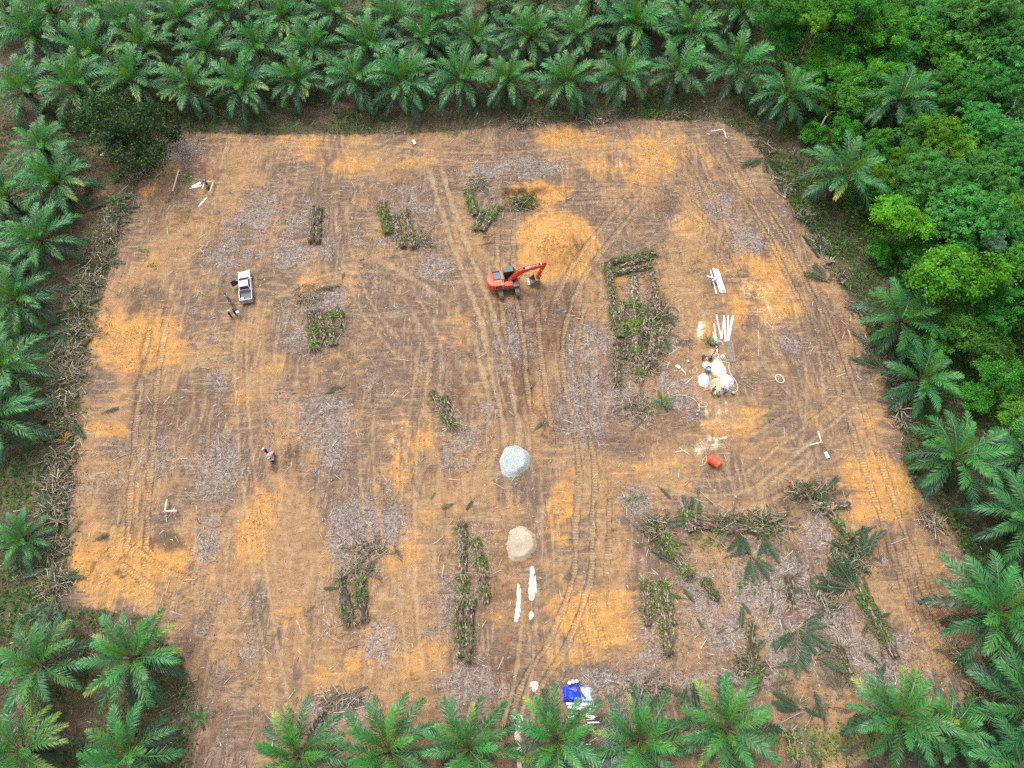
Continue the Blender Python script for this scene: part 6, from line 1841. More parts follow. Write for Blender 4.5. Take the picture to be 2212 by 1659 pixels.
def person(x, y, face, kind, shirt, trousers, label, hair=(.02, .015, .012), hat=None, seed=0, group=None, brim=False):
    r = random.Random(seed)
    p = on(x, y)
    o = empty('person', p, R(face), label, 'person', group)
    j = pose(kind, r)
    rad = dict(pelvis=.115, waist=.115, chest=.13, neck=.052, chin=.075, head=.095, crown=.055, shl=.055, shr=.055, ell=.040, elr=.040, wrl=.028, wrr=.028, hal=.032, har=.032, hipl=.085, hipr=.085, knl=.058, knr=.058, anl=.042, anr=.042, toel=.035, toer=.035)
    E = [('pelvis', 'waist'), ('waist', 'chest'), ('chest', 'neck'), ('neck', 'chin'), ('chin', 'head'), ('head', 'crown')]
    for t in 'lr':
        E += [('chest', 'sh' + t), ('sh' + t, 'el' + t), ('el' + t, 'wr' + t), ('wr' + t, 'ha' + t), ('pelvis', 'hip' + t), ('hip' + t, 'kn' + t), ('kn' + t, 'an' + t), ('an' + t, 'toe' + t)]
    f = (j['head'] - j['chin']).normalized()
    fw = Vector((f.z, 0, -f.x))

    def extra(bm):
        def spike(a, b, ra, rb, n=5):
            d = (b - a).normalized()
            u_ = d.orthogonal().normalized()
            w_ = d.cross(u_)
            A = [bm.verts.new(a + (u_ * math.cos(6.283 * q / n) + w_ * math.sin(6.283 * q / n)) * ra) for q in range(n)]
            B = [bm.verts.new(b + (u_ * math.cos(6.283 * q / n) + w_ * math.sin(6.283 * q / n)) * rb) for q in range(n)]
            for q in range(n): bm.faces.new((A[q], A[(q + 1) % n], B[(q + 1) % n], B[q]))
            bm.faces.new(B)
        c = j['head']
        spike(c + fw * .075 + f * .0, c + fw * .118 - f * .022, .022, .010)
        for sg in (-1, 1): spike(c + Vector((0, sg * .08, 0)), c + Vector((-.012, sg * .112, .012)), .024, .018)
        for t in 'lr':
            sg = 1 if t == 'l' else -1
            d = (j['ha' + t] - j['wr' + t]).normalized()
            sd = Vector((0, 1, 0)) - d * d.y
            sd = sd.normalized() if sd.length > .1 else Vector((1, 0, 0))
            for q in range(4):
                b0 = j['ha' + t] + sd * (q - 1.5) * .018
                spike(b0 - d * .02, b0 + d * (.05 + .012 * (1.5 - abs(q - 1.4))) + fw * .012, .0085, .006, 4)
            spike(j['wr' + t] + d * .03 + sd * .02, j['wr' + t] + d * .08 + sd * .055, .010, .007, 4)
    skin('body', j, E, rad, M_skin, o, 1, extra)
    k1 = {n_: j[n_] for n_ in ('waist', 'pelvis', 'chest', 'shl', 'shr', 'ell', 'elr')}
    k1['neckb'] = j['chest'].lerp(j['neck'], .55)
    for t in 'lr': k1['el' + t] = j['sh' + t].lerp(j['el' + t], .75)
    skin('shirt', k1, [('waist', 'pelvis'), ('waist', 'chest'), ('chest', 'neckb'), ('chest', 'shl'), ('chest', 'shr'), ('shl', 'ell'), ('shr', 'elr')], dict(waist=.15, pelvis=.145, chest=.165, neckb=.085, shl=.085, shr=.085, ell=.065, elr=.065), cloth(shirt), o)
    k2 = {n_: j[n_] for n_ in ('pelvis', 'hipl', 'hipr', 'knl', 'knr', 'anl', 'anr')}
    skin('trousers', k2, [('pelvis', 'hipl'), ('pelvis', 'hipr'), ('hipl', 'knl'), ('hipr', 'knr'), ('knl', 'anl'), ('knr', 'anr')], dict(pelvis=.14, hipl=.11, hipr=.11, knl=.08, knr=.08, anl=.062, anr=.062), cloth(trousers), o)
    for t in 'lr':
        m = MB()
        m.ball(j['an' + t] + Vector((.06, 0, -.035)), .085, n=8, k=5, sq=(1.5, .7, .5))
        m.obj('shoe', cloth((.03, .028, .026)), o, smooth=True)
    for sg in (-1, 1):
        m = MB()
        m.ball(j['head'] + fw * .088 + Vector((0, sg * .034, 0)) + f * .012, .011, n=6, k=4)
        m.obj('eye', cloth((.03, .02, .02)), o)
    m = MB()
    m.ball(j['head'] + f * .035 - fw * .018, .118, n=12, k=7, sq=(1, .92, .95))
    m.v = [v_ for v_ in m.v]
    m.obj('hair', cloth(hair), o, smooth=True)
    if hat is not None:
        m = MB()
        c = j['head'] + f * .075
        m.ball(c, .128, n=12, k=6, sq=(1.05, 1, .8))
        if brim:
            vs = [(c.x + .27 * math.cos(6.283 * q / 14), c.y + .27 * math.sin(6.283 * q / 14), c.z - .03) for q in range(14)]
            m.add(vs + [(a, b, z + .025) for a, b, z in vs], [tuple(range(13, -1, -1)), tuple(range(14, 28))] + [(q, (q + 1) % 14, 14 + (q + 1) % 14, 14 + q) for q in range(14)])
        else:
            m.box(c.x + .05, c.x + .22, c.y - .08, c.y + .08, c.z - .03, c.z - .01)
        m.obj('hat', cloth(hat), o, smooth=True)
    return o


S = 1 / 1.085
NAVY, JEAN, WH = (.018, .028, .10), (.09, .13, .22), (.72, .75, .77)
gp = 'people standing near the pickup'
person(537 * S, 703 * S, 120, 'stand', (.62, .70, .74), (.06, .10, .22), 'person in a white shirt and blue trousers standing closest to the pickup bed', seed=1, group=gp)
person(549 * S, 720 * S, 300, 'stand', (.30, .36, .36), (.20, .23, .20), 'person in grey green clothes between the white shirt and the navy shirts', seed=2, group=gp)
person(554 * S, 739 * S, 20, 'stand', NAVY, (.05, .06, .10), 'person in a navy shirt holding out white papers', seed=3, group=gp)
person(543 * S, 744 * S, 40, 'stand', NAVY, NAVY, 'person in dark navy with a white cap beside the one with papers', hat=(.8, .8, .8), seed=4, group=gp)
m = MB()
m.box(-.2, .2, -.16, .16, 0, .02)
p = at(556 * S, 731 * S, 1.0)
tag(m.obj('paper_sheet', M_white, None, loc=p, rot=(.2, .1, .6)), 'white paper sheet held by the navy shirted person near the pickup', 'paper')
gp = 'people in the middle of the open soil'
person(628 * S, 1062 * S, 200, 'stand', (.008, .02, .36), (.04, .05, .06), 'person in a strong blue top with a white cap on the open soil', hat=(.8, .82, .84), seed=5, group=gp)
person(644 * S, 1066 * S, 240, 'bend', (.62, .26, .52), (.25, .12, .18), 'person in pink bending beside the blue clad one', hat=(.80, .42, .66), brim=True, seed=6, group=gp)
person(641 * S, 1080 * S, 190, 'crouch', (.48, .66, .72), (.03, .06, .10), 'person in a pale blue shirt crouching below the pink one', hat=(.6, .72, .75), seed=7, group=gp)
gp = 'people at the washing place'
person(1646 * S, 842 * S, 300, 'bend', (.16, .008, .06), (.10, .09, .09), 'person in a maroon shirt with a white hat stooping beside the white heaps', hat=(.8, .8, .8), seed=8, group=gp)
person(1664 * S, 842 * S, 250, 'crouch', (.28, .25, .23), (.10, .10, .10), 'person in grey crouching between the maroon shirt and the white heaps', seed=9, group=gp)
person(1668 * S, 922 * S, 60, 'bend', (.05, .045, .045), (.22, .20, .17), 'black haired person in dark clothes bending over the round basin', seed=10, group=gp)
person(1682 * S, 926 * S, 90, 'crouch', (.50, .55, .57), (.09, .09, .09), 'person in pale grey crouching at the round basin', hat=(.75, .78, .80), seed=11, group=gp)
person(1697 * S, 924 * S, 150, 'bend', (.03, .16, .42), (.03, .07, .16), 'black haired person in a bright blue shirt bending at the round basin', seed=12, group=gp)
person(1673 * S, 662 * S, 200, 'bend', (.70, .76, .80), (.25, .30, .33), 'person with a blue cap and white shirt stooping over the white pipes', hat=(.03, .28, .45), seed=13)
person(485 * S, 433 * S, 270, 'bend', (.03, .28, .46), (.03, .05, .08), 'person in a turquoise shirt leaning over the corner timber frame', seed=14)
person(489 * S, 444 * S, 90, 'crouch', (.20, .20, .04), (.02, .02, .02), 'black haired person in olive yellow crouching inside the corner timber frame', seed=15)

# ------------------------------------------------------------------ timber frames, boards, pipes, site things
M_wood = plain_mat('fresh_timber', (.70, .58, .42), .7, dirt=.25, dirtc=(.42, .30, .18), scale=5)
M_woodw = plain_mat('white_timber', (.80, .77, .70), .6, dirt=.15, dirtc=(.5, .4, .3), scale=4)
M_pvc = plain_mat('white_pvc', (.82, .82, .83), .35, dirt=.06, dirtc=(.5, .42, .33), scale=1)
M_bar = plain_mat('rusty_steel', (.26, .23, .20), .6, .3, dirt=.6, dirtc=(.20, .13, .08), scale=5)


def frame(P, label, braces=(), h=.75):
    """profile boards nailed to stakes, P a list of corner points on the print"""
    Q = [at(x * S, y * S, h) for x, y in P]
    o = empty('profile_frame', (Q[0].x, Q[0].y, gz(Q[0].x, Q[0].y)), 0, label, 'timber frame', 'timber profile frames at the corners')
    org = Vector(o.location)
    for a, b in zip(Q, Q[1:]):
        d = (b - a).normalized()
        m = MB()
        m.bar(a - d * .15 - org, b + d * .15 - org, .16, .05)
        m.obj('board', M_wood, o)
    for a in Q:
        m = MB()
        m.bar(Vector((a.x, a.y + .06, -.2 + org.z)) - org, Vector((a.x, a.y + .06, h + .18)) - org, .07, .07)
        m.obj('stake', M_wood, o)
    for (x0, y0, x1, y1) in braces:
        a, b = at(x0 * S, y0 * S, h - .05), on(x1 * S, y1 * S)
        m = MB()
        m.bar(a - org, b - org, .06, .05)
        m.obj('brace', M_wood, o)


frame([(419, 398), (405, 446)], 'single timber board on stakes beside the green weeds in the corner', [(419, 398, 427, 408), (414, 412, 427, 408), (408, 434, 414, 443)])
frame([(479, 426), (475, 441)], 'short timber frame, first side of the corner setting out by the turquoise shirt', [(479, 430, 485, 433), (472, 432, 476, 440), (476, 440, 481, 449)])
frame([(481, 425), (500, 425), (492, 449)], 'bent timber frame, second side of the corner setting out by the turquoise shirt', [(500, 426, 504, 434), (495, 437, 504, 434), (494, 442, 498, 450)])
frame([(1668, 307), (1696, 303)], 'timber frame board at the top corner of the clearing', [(1671, 308, 1668, 315), (1682, 306, 1693, 311), (1696, 304, 1693, 311)])
frame([(1696, 304), (1702, 322)], 'second board of the timber frame at the top corner', [(1697, 310, 1699, 325), (1700, 314, 1703, 318)])
frame([(1918, 1013), (1925, 1036), (1900, 1042)], 'L shaped timber frame on brown soil near the forked orange tracks', [(1919, 1020, 1912, 1025), (1903, 1041, 1899, 1046)])
frame([(391, 1173), (386, 1198), (411, 1197)], 'L shaped timber frame above the lower orange patch', [(389, 1174, 396, 1178), (389, 1199, 402, 1194), (407, 1194, 413, 1200)])


def plank(x0, y0, x1, y1, w_, th, label, mat, name='plank', cat='plank', group=None, dz=.04, lift=0):
    a, b = on(x0 * S, y0 * S, dz + lift), on(x1 * S, y1 * S, dz + lift)
    m = MB()
    m.bar(Vector((0, 0, 0)), b - a, w_, th)
    return tag(m.obj(name, mat, None, .006, loc=a), label, cat, group)


plank(451, 439, 471, 429, .42, .10, 'broad white board lying beside the corner timber frames', M_woodw)
plank(445, 443, 474, 434, .12, .08, 'long thin white board below the broad white one', M_woodw)
plank(455, 442, 474, 436, .15, .08, 'second thin white board below the broad white one', M_woodw, lift=.02)
plank(466, 485, 486, 464, .26, .08, 'lone white board on the soil below the corner timber frames', M_woodw)
plank(1656, 314, 1663, 316, .12, .05, 'short timber offcut before the frame at the top corner', M_wood)
plank(1705, 320, 1709, 321, .12, .05, 'short timber offcut behind the frame at the top corner', M_wood)
plank(1698, 337, 1703, 334, .16, .05, 'pale timber offcut below the frame at the top corner', M_wood)
plank(1584, 856, 1594, 862, .42, .06, 'broad white board end near the washing place', M_white)
plank(1597, 864, 1607, 876, .12, .05, 'narrow white board beside the broad board end near the washing place', M_white)
plank(1582, 1060, 1608, 1055, .10, .08, 'pale peeled pole, flat arm of the cross near the tank', M_wood)
plank(1591, 1050, 1616, 1066, .10, .08, 'pale peeled pole, slanting arm of the cross near the tank', M_wood, lift=.08)
plank(1607, 900, 1624, 883, .06, .05, 'thin white lath lying before the white heaps', M_white)
plank(1934, 1060, 1941, 1074, .4, .3, 'small white box standing beyond the L shaped timber frame', M_white, 'white_box', 'box')
plank(968, 330, 973, 339, .42, .35, 'white box standing on the road at the top of the clearing', M_white, 'white_box', 'box')
plank(236, 364, 243, 361, .45, .1, 'white litter sheet on bare soil below the dark broadleaf trees', M_white, 'white_sheet', 'plastic sheet')


def pipe(x0, y0, x1, y1, rad, label, mat=M_pvc, name='white_pipe', cat='pipe', group=None, lift=0.0):
    a, b = on(x0 * S, y0 * S, rad + lift), on(x1 * S, y1 * S, rad + lift)
    m = MB()
    d = b - a
    n = 12
    # an open pipe with wall thickness
    di = d.normalized()
    u_ = di.orthogonal().normalized()
    w_ = di.cross(u_)
    vs, fs = [], []
    for (pp, rr) in ((Vector((0, 0, 0)), rad), (d, rad), (d, rad * .88), (Vector((0, 0, 0)), rad * .88)):
        for q in range(n):
            t = 6.283185 * q / n
            vs.append(pp + (u_ * math.cos(t) + w_ * math.sin(t)) * rr)
    for l_ in range(4):
        for q in range(n):
            q2 = (q + 1) % n
            l2 = (l_ + 1) % 4
            fs.append((l_ * n + q, l_ * n + q2, l2 * n + q2, l2 * n + q))
    m.add(vs, fs)
    return tag(m.obj(name, mat, None, loc=a), label, cat, group)


PG = 'white pipes laid out beside the drilling machine'
for i, (a, b, c, d, lb) in enumerate([(1679, 738, 1690, 796, 'white pipe, outer stroke of the zigzag of pipes'), (1697, 740, 1691, 796, 'white pipe, second stroke of the zigzag of pipes'), (1698, 745, 1700, 803, 'white pipe, third stroke reaching down to the steel bars'), (1707, 740, 1704, 800, 'white pipe standing straight in the zigzag'), (1716, 744, 1703.5, 800, 'white pipe, first of the close pair at the inner end'), (1719, 740, 1707, 801, 'white pipe, last of the close pair at the inner end'),
                                      (1673, 759, 1679, 800, 'thin white pipe pointing at the drilling machine'), (1671, 779, 1676, 803, 'short white pipe against the drilling machine')]):
    pipe(a, b, c, d, .10 if i < 6 else .08, lb, group=PG)
pipe(1679, 810, 1684, 840, .10, 'short white pipe running from the drilling machine to the white heaps', group=PG)
PG = 'bundle of white pipes beside the pale orange patch'
for i in range(6):
    o_ = i * 2.3
    pipe(1671 + o_, 630 + (i % 3) * 1.2 + i * .5, 1688 + o_ * .98 + (i % 2), 686 + (i % 3), .11, f'white pipe in the tight bundle, {ORD[i]} from the single pipe beside it', group=PG)
for i in range(3):
    o_ = i * 2.6 + 3
    pipe(1671 + o_, 634 + i, 1688 + o_, 684, .10, f'white pipe in the upper layer of the tight bundle, {ORD[i]} from the bare single pipe', group=PG, lift=.2)
pipe(1665, 634, 1679, 689, .09, 'single white pipe beside the tight bundle', group=PG)
pipe(1656, 648, 1668, 652, .12, 'short white pipe lying crosswise against the single pipe', group=PG)
for i in range(10):
    pipe(1699.5 + i * 1.75, 801 - (i % 3) * 2 - i * .4, 1709 + i * 1.75, 849 - (i % 2) * 2, .05, f'grey steel bar in the row below the white pipes, {ORD[i]} from the drilling machine', M_bar, 'steel_bar', 'steel bar', 'row of grey steel bars')
p = on(1701 * S, 843 * S, .11)
pipe(1697, 842, 1728, 842, .03, 'thin cross lath under the lower ends of the grey steel bars', M_wood, 'cross_lath', 'lath')

# drilling machine: engine block, wheels, pulley, feed pipe
p = on(1673 * S, 806 * S)
o = empty('drilling_machine', p, R(-20), 'grey drilling pump engine among the white pipes', 'machine')
m = MB(); m.box(-.55, .55, -.3, .3, .12, .22); m.box(-.5, .1, -.22, .22, .22, .62); m.box(.15, .5, -.16, .16, .22, .48)
m.obj('engine_block', M_rail, o, .03)
m = MB(); m.tube([(-.2, -.36, .45), (-.2, -.28, .45)], .3, 14); m.obj('flywheel', M_silver, o)
m = MB(); m.tube([(-.3, 0, .62), (-.3, 0, .85), (-.15, .0, .92)], .06, 8); m.obj('exhaust', M_steel, o)
m = MB(); m.tube([(.32, 0, .48), (.32, .25, .55), (.8, .5, .3)], .06, 8); m.obj('pump_pipe', M_pvc, o)
m = MB(); m.box(-.15, .15, .26, .46, .22, .55); m.obj('fuel_tank', M_white, o, .04)
p = on(1672 * S, 832 * S)
o = empty('drill_tripod', p, 0, 'brown pole tripod leaning over the bore beside the white heaps', 'tripod')
for i, (dx, dy) in enumerate(((-.5, -.5), (.6, -.2), (.9, 1.6))):
    m = MB(); m.tube([(dx, dy, 0), (.15, .25, 2.2)], .05, 6, (.16, .09, .06)); m.obj('pole', M_bark, o)
m = MB(); m.tube([(.15, .25, 2.1), (.15, .25, -.1)], .04, 6); m.obj('drill_rod', M_bar, o)


def curve_tube(pts, rad, label, mat, name, cat, n=6, lift=.03, spline=True):
    Q = [on(x * S, y * S) for x, y in pts]
    L2 = catmull([q.to_2d() for q in Q], .12)
    P3 = [Vector((q.x, q.y, gz(q.x, q.y) + rad + lift * .3)) for q in L2]
    o0 = P3[0].copy()
    m = MB()
    m.tube([q - o0 for q in P3], rad, n)
    return tag(m.obj(name, mat, None, smooth=True, loc=o0), label, cat)


M_hose = plain_mat('cream_hose', (.72, .60, .46), .5, dirt=.1)
curve_tube([(1587, 901), (1574, 903), (1565, 912), (1566, 922), (1577, 927), (1597, 927), (1620, 932), (1633, 942), (1640, 953), (1653, 954), (1658, 948), (1652, 943), (1642, 944), (1638, 953), (1641, 965)], .045, 'cream hose looping from the reddish twigs to the small pump', M_hose, 'hose', 'hose')
curve_tube([(1685, 840), (1692, 847), (1704, 850), (1709, 850), (1708, 865), (1714, 880), (1724, 893), (1729, 908), (1727, 917), (1720, 919)], .045, 'cream hose bending from the steel bars to the blue bucket', M_hose, 'hose', 'hose')
curve_tube([(1676, 912), (1690, 910), (1703, 912), (1714, 917)], .035, 'short cream hose along the edge of the basin', M_hose, 'hose', 'hose')
curve_tube([(1633, 860), (1625, 864), (1624, 870), (1630, 873), (1634, 868), (1632, 860), (1628, 859)], .03, 'small loop of pale cable near the broad white board end', M_hose, 'cable_loop', 'cable')
curve_tube([(1655, 1069), (1648, 1077), (1646, 1087)], .03, 'thin pale cable arc beside the orange tank', M_hose, 'cable_arc', 'cable')
curve_tube([(1640, 1091), (1648, 1090), (1655, 1082), (1656, 1070)], .035, 'pale cable loop beside the orange tank', M_hose, 'cable_loop', 'cable')
curve_tube([(1697, 1066), (1701, 1074), (1702, 1082)], .03, 'short pale twig of cable behind the orange tank', M_hose, 'cable_end', 'cable')
curve_tube([(1778, 775), (1778, 790), (1779, 805), (1778, 833)], .025, 'thin pale upright looking cord beyond the steel bars', M_hose, 'cord', 'cord')
# coil ring
p = on(1827 * S, 888 * S, .06)
for k_ in range(1):
    m = MB()
    for j_ in range(3):
        m.tube([(math.cos(6.283 * q / 24) * (.46 + .05 * j_), math.sin(6.283 * q / 24) * (.62 + .05 * j_), .03 * j_) for q in range(25)], .035, 6)
    tag(m.obj('hose_coil', M_hose, None, smooth=True, loc=p, rot=(0, 0, .5)), 'cream hose coil lying on the brown soil', 'hose coil')
p = on(1690 * S, 941 * S, .04)
m = MB(); m.tube([(math.cos(6.283 * q / 20) * .28, math.sin(6.283 * q / 20) * .24, 0) for q in range(21)], .035, 6)
tag(m.obj('pipe_ring', M_rail, None, smooth=True, loc=p), 'grey ring lying below the basin', 'ring')
p = on(1702 * S, 944 * S, .0)
m = MB(); m.add([(-.22, -.15, .03), (.22, -.15, .03), (0, .24, .03), (0, 0, .22)], [(0, 2, 1), (0, 1, 3), (1, 2, 3), (2, 0, 3)])
tag(m.obj('white_funnel', M_white, None, loc=p), 'small white cone shaped scrap beside the grey ring', 'plastic scrap')
# small pump
p = on(1632 * S, 967 * S)
o = empty('water_pump', p, R(30), 'small grey water pump at the end of the looping hose', 'pump')
m = MB(); m.box(-.35, .35, -.25, .25, .06, .14); m.tube([(-.25, 0, .3), (.1, 0, .3)], .17, 12); m.obj('motor', M_rail, o, .01)
m = MB(); m.ball((.25, .0, .3), .19, n=10, k=6); m.obj('pump_head', M_silver, o, smooth=True)
m = MB(); m.ball((-.1, -.3, .2), .16, n=10, k=6); m.obj('float_ball', M_white, o, smooth=True)
m = MB(); m.tube([(-.3, .2, .2), (-.9, .75, .08)], .04, 6); m.obj('suction_pipe', M_rail, o)
# drum, bucket
M_blue = plain_mat('blue_plastic', (.05, .22, .38), .4, dirt=.25, dirtc=(.35, .35, .3), scale=2)


def drum(x, y, r0, h, label, mat, name='blue_drum', cat='drum', water=None):
    p = on(x * S, y * S)
    o = empty(name, p, 0, label, cat)
    m = MB()
    n = 20
    vs, fs = [], []
    rings = [(r0 * .94, 0), (r0, .06), (r0, h * .33), (r0 * 1.03, h * .36), (r0, h * .39), (r0, h * .66), (r0 * 1.03, h * .69), (r0, h * .72), (r0, h), (r0 * .92, h), (r0 * .9, h * .3)]
    for (rr, z) in rings:
        for q in range(n): vs.append((rr * math.cos(6.2832 * q / n), rr * math.sin(6.2832 * q / n), z))
    for l_ in range(len(rings) - 1):
        for q in range(n): fs.append((l_ * n + q, l_ * n + (q + 1) % n, (l_ + 1) * n + (q + 1) % n, (l_ + 1) * n + q))
    fs.append(tuple(range(n - 1, -1, -1)))
    fs.append(tuple((len(rings) - 1) * n + q for q in range(n)))
    m.add(vs, fs)
    m.obj('shell', mat, o, smooth=True)
    m = MB()
    m.tube([(0, 0, h * .72), (0, 0, h * .74)], r0 * .915, n)
    m.obj('water_fill', water, o)
    return o


M_wat = plain_mat('cloudy_water', (.34, .40, .36), .08, dirt=.2, dirtc=(.5, .45, .35))
drum(1657, 871, .36, .85, 'open blue drum standing in the white heaps', M_blue, water=M_wat)
drum(1717, 921, .27, .42, 'blue bucket at the end of the bending hose', M_blue, 'blue_bucket', 'bucket', M_wat)
drum(1612, 847, .16, .3, 'small pail beside the grey twigs near the washing place', M_white, 'white_pail', 'pail', M_wat)
# basin water
M_slurry = plain_mat('cream_slurry', (.66, .50, .32), .3, dirt=.3, dirtc=(.72, .60, .44), scale=1.5)


def sheet(pts, label, mat, name, dz=.012, seg=3, kind='structure', wob=.10, seed=0, level=False):
    """a puddle that lies in the ground's hollows; pts its outline on the print"""
    rr = random.Random(seed)
    P2 = [at(x * S, y * S).to_2d() for x, y in pts]
    loop = []
    for i in range(len(P2)):
        a, b, c, d = P2[i - 1], P2[i], P2[(i + 1) % len(P2)], P2[(i + 2) % len(P2)]
        for k_ in range(5):
            t = k_ / 5
            q = 0.5 * (2 * b + (c - a) * t + (2 * a - 5 * b + 4 * c - d) * t * t + (3 * b - a - 3 * c + d) * t ** 3)
            loop.append(q + Vector((rr.uniform(-wob, wob), rr.uniform(-wob, wob))) * .5)
    cx_, cy_ = sum(q.x for q in loop) / len(loop), sum(q.y for q in loop) / len(loop)
    c = Vector((cx_, cy_))
    vs, fs = [], []
    rings = [1.0, .75, .5, .25]
    n = len(loop)
    for f in rings:
        for q in loop:
            v = c.lerp(q, f)
            vs.append((v.x, v.y, gz(v.x, v.y) + dz * (1.0 if f < 1 else .3)))
    for l_ in range(3):
        for q in range(n): fs.append((l_ * n + q, l_ * n + (q + 1) % n, (l_ + 1) * n + (q + 1) % n, (l_ + 1) * n + q))
    fs.append(tuple(3 * n + q for q in range(n)))
    m = MB()
    m.add(vs, fs)
    return tag(m.obj(name, mat, None, smooth=True), label, None, None, kind)


sheet([(1663, 900), (1670, 890), (1682, 888), (1691, 896), (1690, 908), (1680, 913), (1668, 910)], 'round settling basin of cream slurry', M_slurry, 'water', .03, wob=.05)
M_milk = plain_mat('milky_puddle_water', (.70, .66, .52), .14, dirt=.35, dirtc=(.60, .54, .40), scale=1.2, spec=.6)
for i, (pl) in enumerate(([(1212, 1370), (1218, 1372), (1221, 1392), (1220, 1415), (1219, 1440), (1213, 1456), (1205, 1455), (1209, 1430), (1211, 1400)], [(1243, 1330), (1250, 1328), (1254, 1345), (1258, 1370), (1256, 1392), (1246, 1408), (1239, 1398), (1240, 1370), (1242, 1350)],
                          [(1243, 1432), (1250, 1436), (1249, 1448), (1242, 1452), (1240, 1442)], [(1243, 1600), (1256, 1597), (1262, 1604), (1258, 1618), (1252, 1622), (1245, 1614)], [(1206, 1680), (1216, 1674), (1226, 1682), (1222, 1695), (1224, 1710), (1218, 1722), (1224, 1740), (1222, 1760), (1212, 1762), (1213, 1742), (1205, 1725), (1210, 1708), (1205, 1695)], [(1216, 1765), (1223, 1770), (1222, 1800), (1212, 1800)])):
    sheet(pl, 'milky puddle standing in a wheel rut', M_milk, 'puddle_water', .02, seed=i, wob=.12)

# orange tank
a, b = at(1664 * S, 1073 * S, .62), at(1687 * S, 1089 * S, .62)
o = empty('water_tank', ((a.x + b.x) / 2, (a.y + b.y) / 2, gz((a.x + b.x) / 2, (a.y + b.y) / 2)), math.atan2(b.y - a.y, b.x - a.x), 'orange plastic water tank lying on its side on the brown soil', 'water tank')
M_tank = plain_mat('orange_plastic', srgb(238, 88, 58), .35, dirt=.12, dirtc=(.75, .5, .4), scale=1)
m = MB()
n, Rr = 24, .60
rings = [(-.98, .16), (-.97, .22), (-.86, .24), (-.84, .42), (-.76, .55), (-.66, Rr), (-.60, Rr * 1.03), (-.54, Rr), (-.1, Rr), (-.05, Rr * 1.02), (0, Rr), (.55, Rr), (.62, Rr * 1.03), (.68, Rr), (.74, Rr * .94), (.75, 0.3)]
vs, fs = [], []
for (x, rr) in rings:
    for q in range(n): vs.append((x, rr * math.cos(6.2832 * q / n), Rr + rr * math.sin(6.2832 * q / n)))
for l_ in range(len(rings) - 1):
    for q in range(n): fs.append((l_ * n + q, l_ * n + (q + 1) % n, (l_ + 1) * n + (q + 1) % n, (l_ + 1) * n + q))
fs += [tuple(range(n - 1, -1, -1)), tuple((len(rings) - 1) * n + q for q in range(n))]
m.add(vs, fs)
m.obj('shell', M_tank, o, smooth=True)
m = MB(); m.tube([(-1.02, 0, Rr), (-.985, 0, Rr)], .2, 16); m.obj('lid', M_tank, o, .01)


# heaps of gravel, sand
def mound(x, y, rx, ry, h, label, mat, name, cat, seed, flat=.5, ridge=None):
    p = on(x * S, y * S)
    a, b = size_at(x * S, y * S)
    X, Y = rx * S * a, ry * S * b
    n, kk = 72, 22
    vs, fs = [], []
    rr = np.random.default_rng(seed)
    ph = rr.uniform(0, 6.28, 5)
    for i in range(kk + 1):
        f = i / kk
        for q in range(n):
            t = 6.28318 * q / n
            w_ = 1 + .07 * math.sin(2 * t + ph[0]) + .06 * math.sin(3 * t + ph[1]) + .03 * math.sin(7 * t + ph[2]) + .015 * math.sin(17 * t + ph[3])
            px, py = math.cos(t) * X * w_ * f, math.sin(t) * Y * w_ * f
            z = h * float(sstep(1.0, flat * .55, np.float64(f)))
            if ridge: z *= .62 + .38 * float(sstep(-.5, .12, np.float64(px / X * ridge[0] + py / Y * ridge[1])))
            z += h * .16 * (float(fbm(np.array([px + x]), np.array([py + y]), .9, .9, 4, seed)[0]) - .5) * (1 - f ** 4) * 2
            vs.append((px, py, z + gz(p.x + px, p.y + py) - p.z - (.06 if i == kk else 0)))
    for i in range(kk):
        for q in range(n): fs.append((i * n + q, (i + 1) * n + q, (i + 1) * n + (q + 1) % n, i * n + (q + 1) % n))
    m = MB()
    m.add(vs, fs)
    return tag(m.obj(name, mat, None, smooth=True, loc=p), label, cat)


def grain_mat(name, c0, c1, c2, scale, bump):
    m, n, l = new_mat(name)
    tc = N(n, 'ShaderNodeTexCoord')
    P = tc.outputs['Object']
    vo = N(n, 'ShaderNodeTexVoronoi', Scale=scale)
    l.new(P, vo.inputs['Vector'])
    big = noise(n, l, P, 1.1, 5, .65)
    c = mix_rgb(n, l, mapr(n, l, big, .35, .68), c0, c1)
    sp = N(n, 'ShaderNodeSeparateColor')
    l.new(vo.outputs['Color'], sp.inputs[0])
    c = mix_rgb(n, l, mapr(n, l, sp.outputs[0], .15, 1, 0, .45), c, c2)
    c = mix_rgb(n, l, mapr(n, l, sp.outputs[1], .6, 1, 0, .35), c, tuple(x * .5 for x in c0))
    b = N(n, 'ShaderNodeBsdfPrincipled', Roughness=.9)
    b.inputs['Specular IOR Level'].default_value = .2
    l.new(c, b.inputs['Base Color'])
    hh = math_node(n, l, 'ADD', math_node(n, l, 'MULTIPLY', vo.outputs['Distance'], .5), math_node(n, l, 'MULTIPLY', noise(n, l, P, 6, 4, .7), .6))
    bp = N(n, 'ShaderNodeBump', Strength=bump, Distance=.15)
    l.new(hh, bp.inputs['Height'])
    l.new(bp.outputs[0], b.inputs['Normal'])
    o = N(n, 'ShaderNodeOutputMaterial')
    l.new(b.outputs[0], o.inputs[0])
    return m


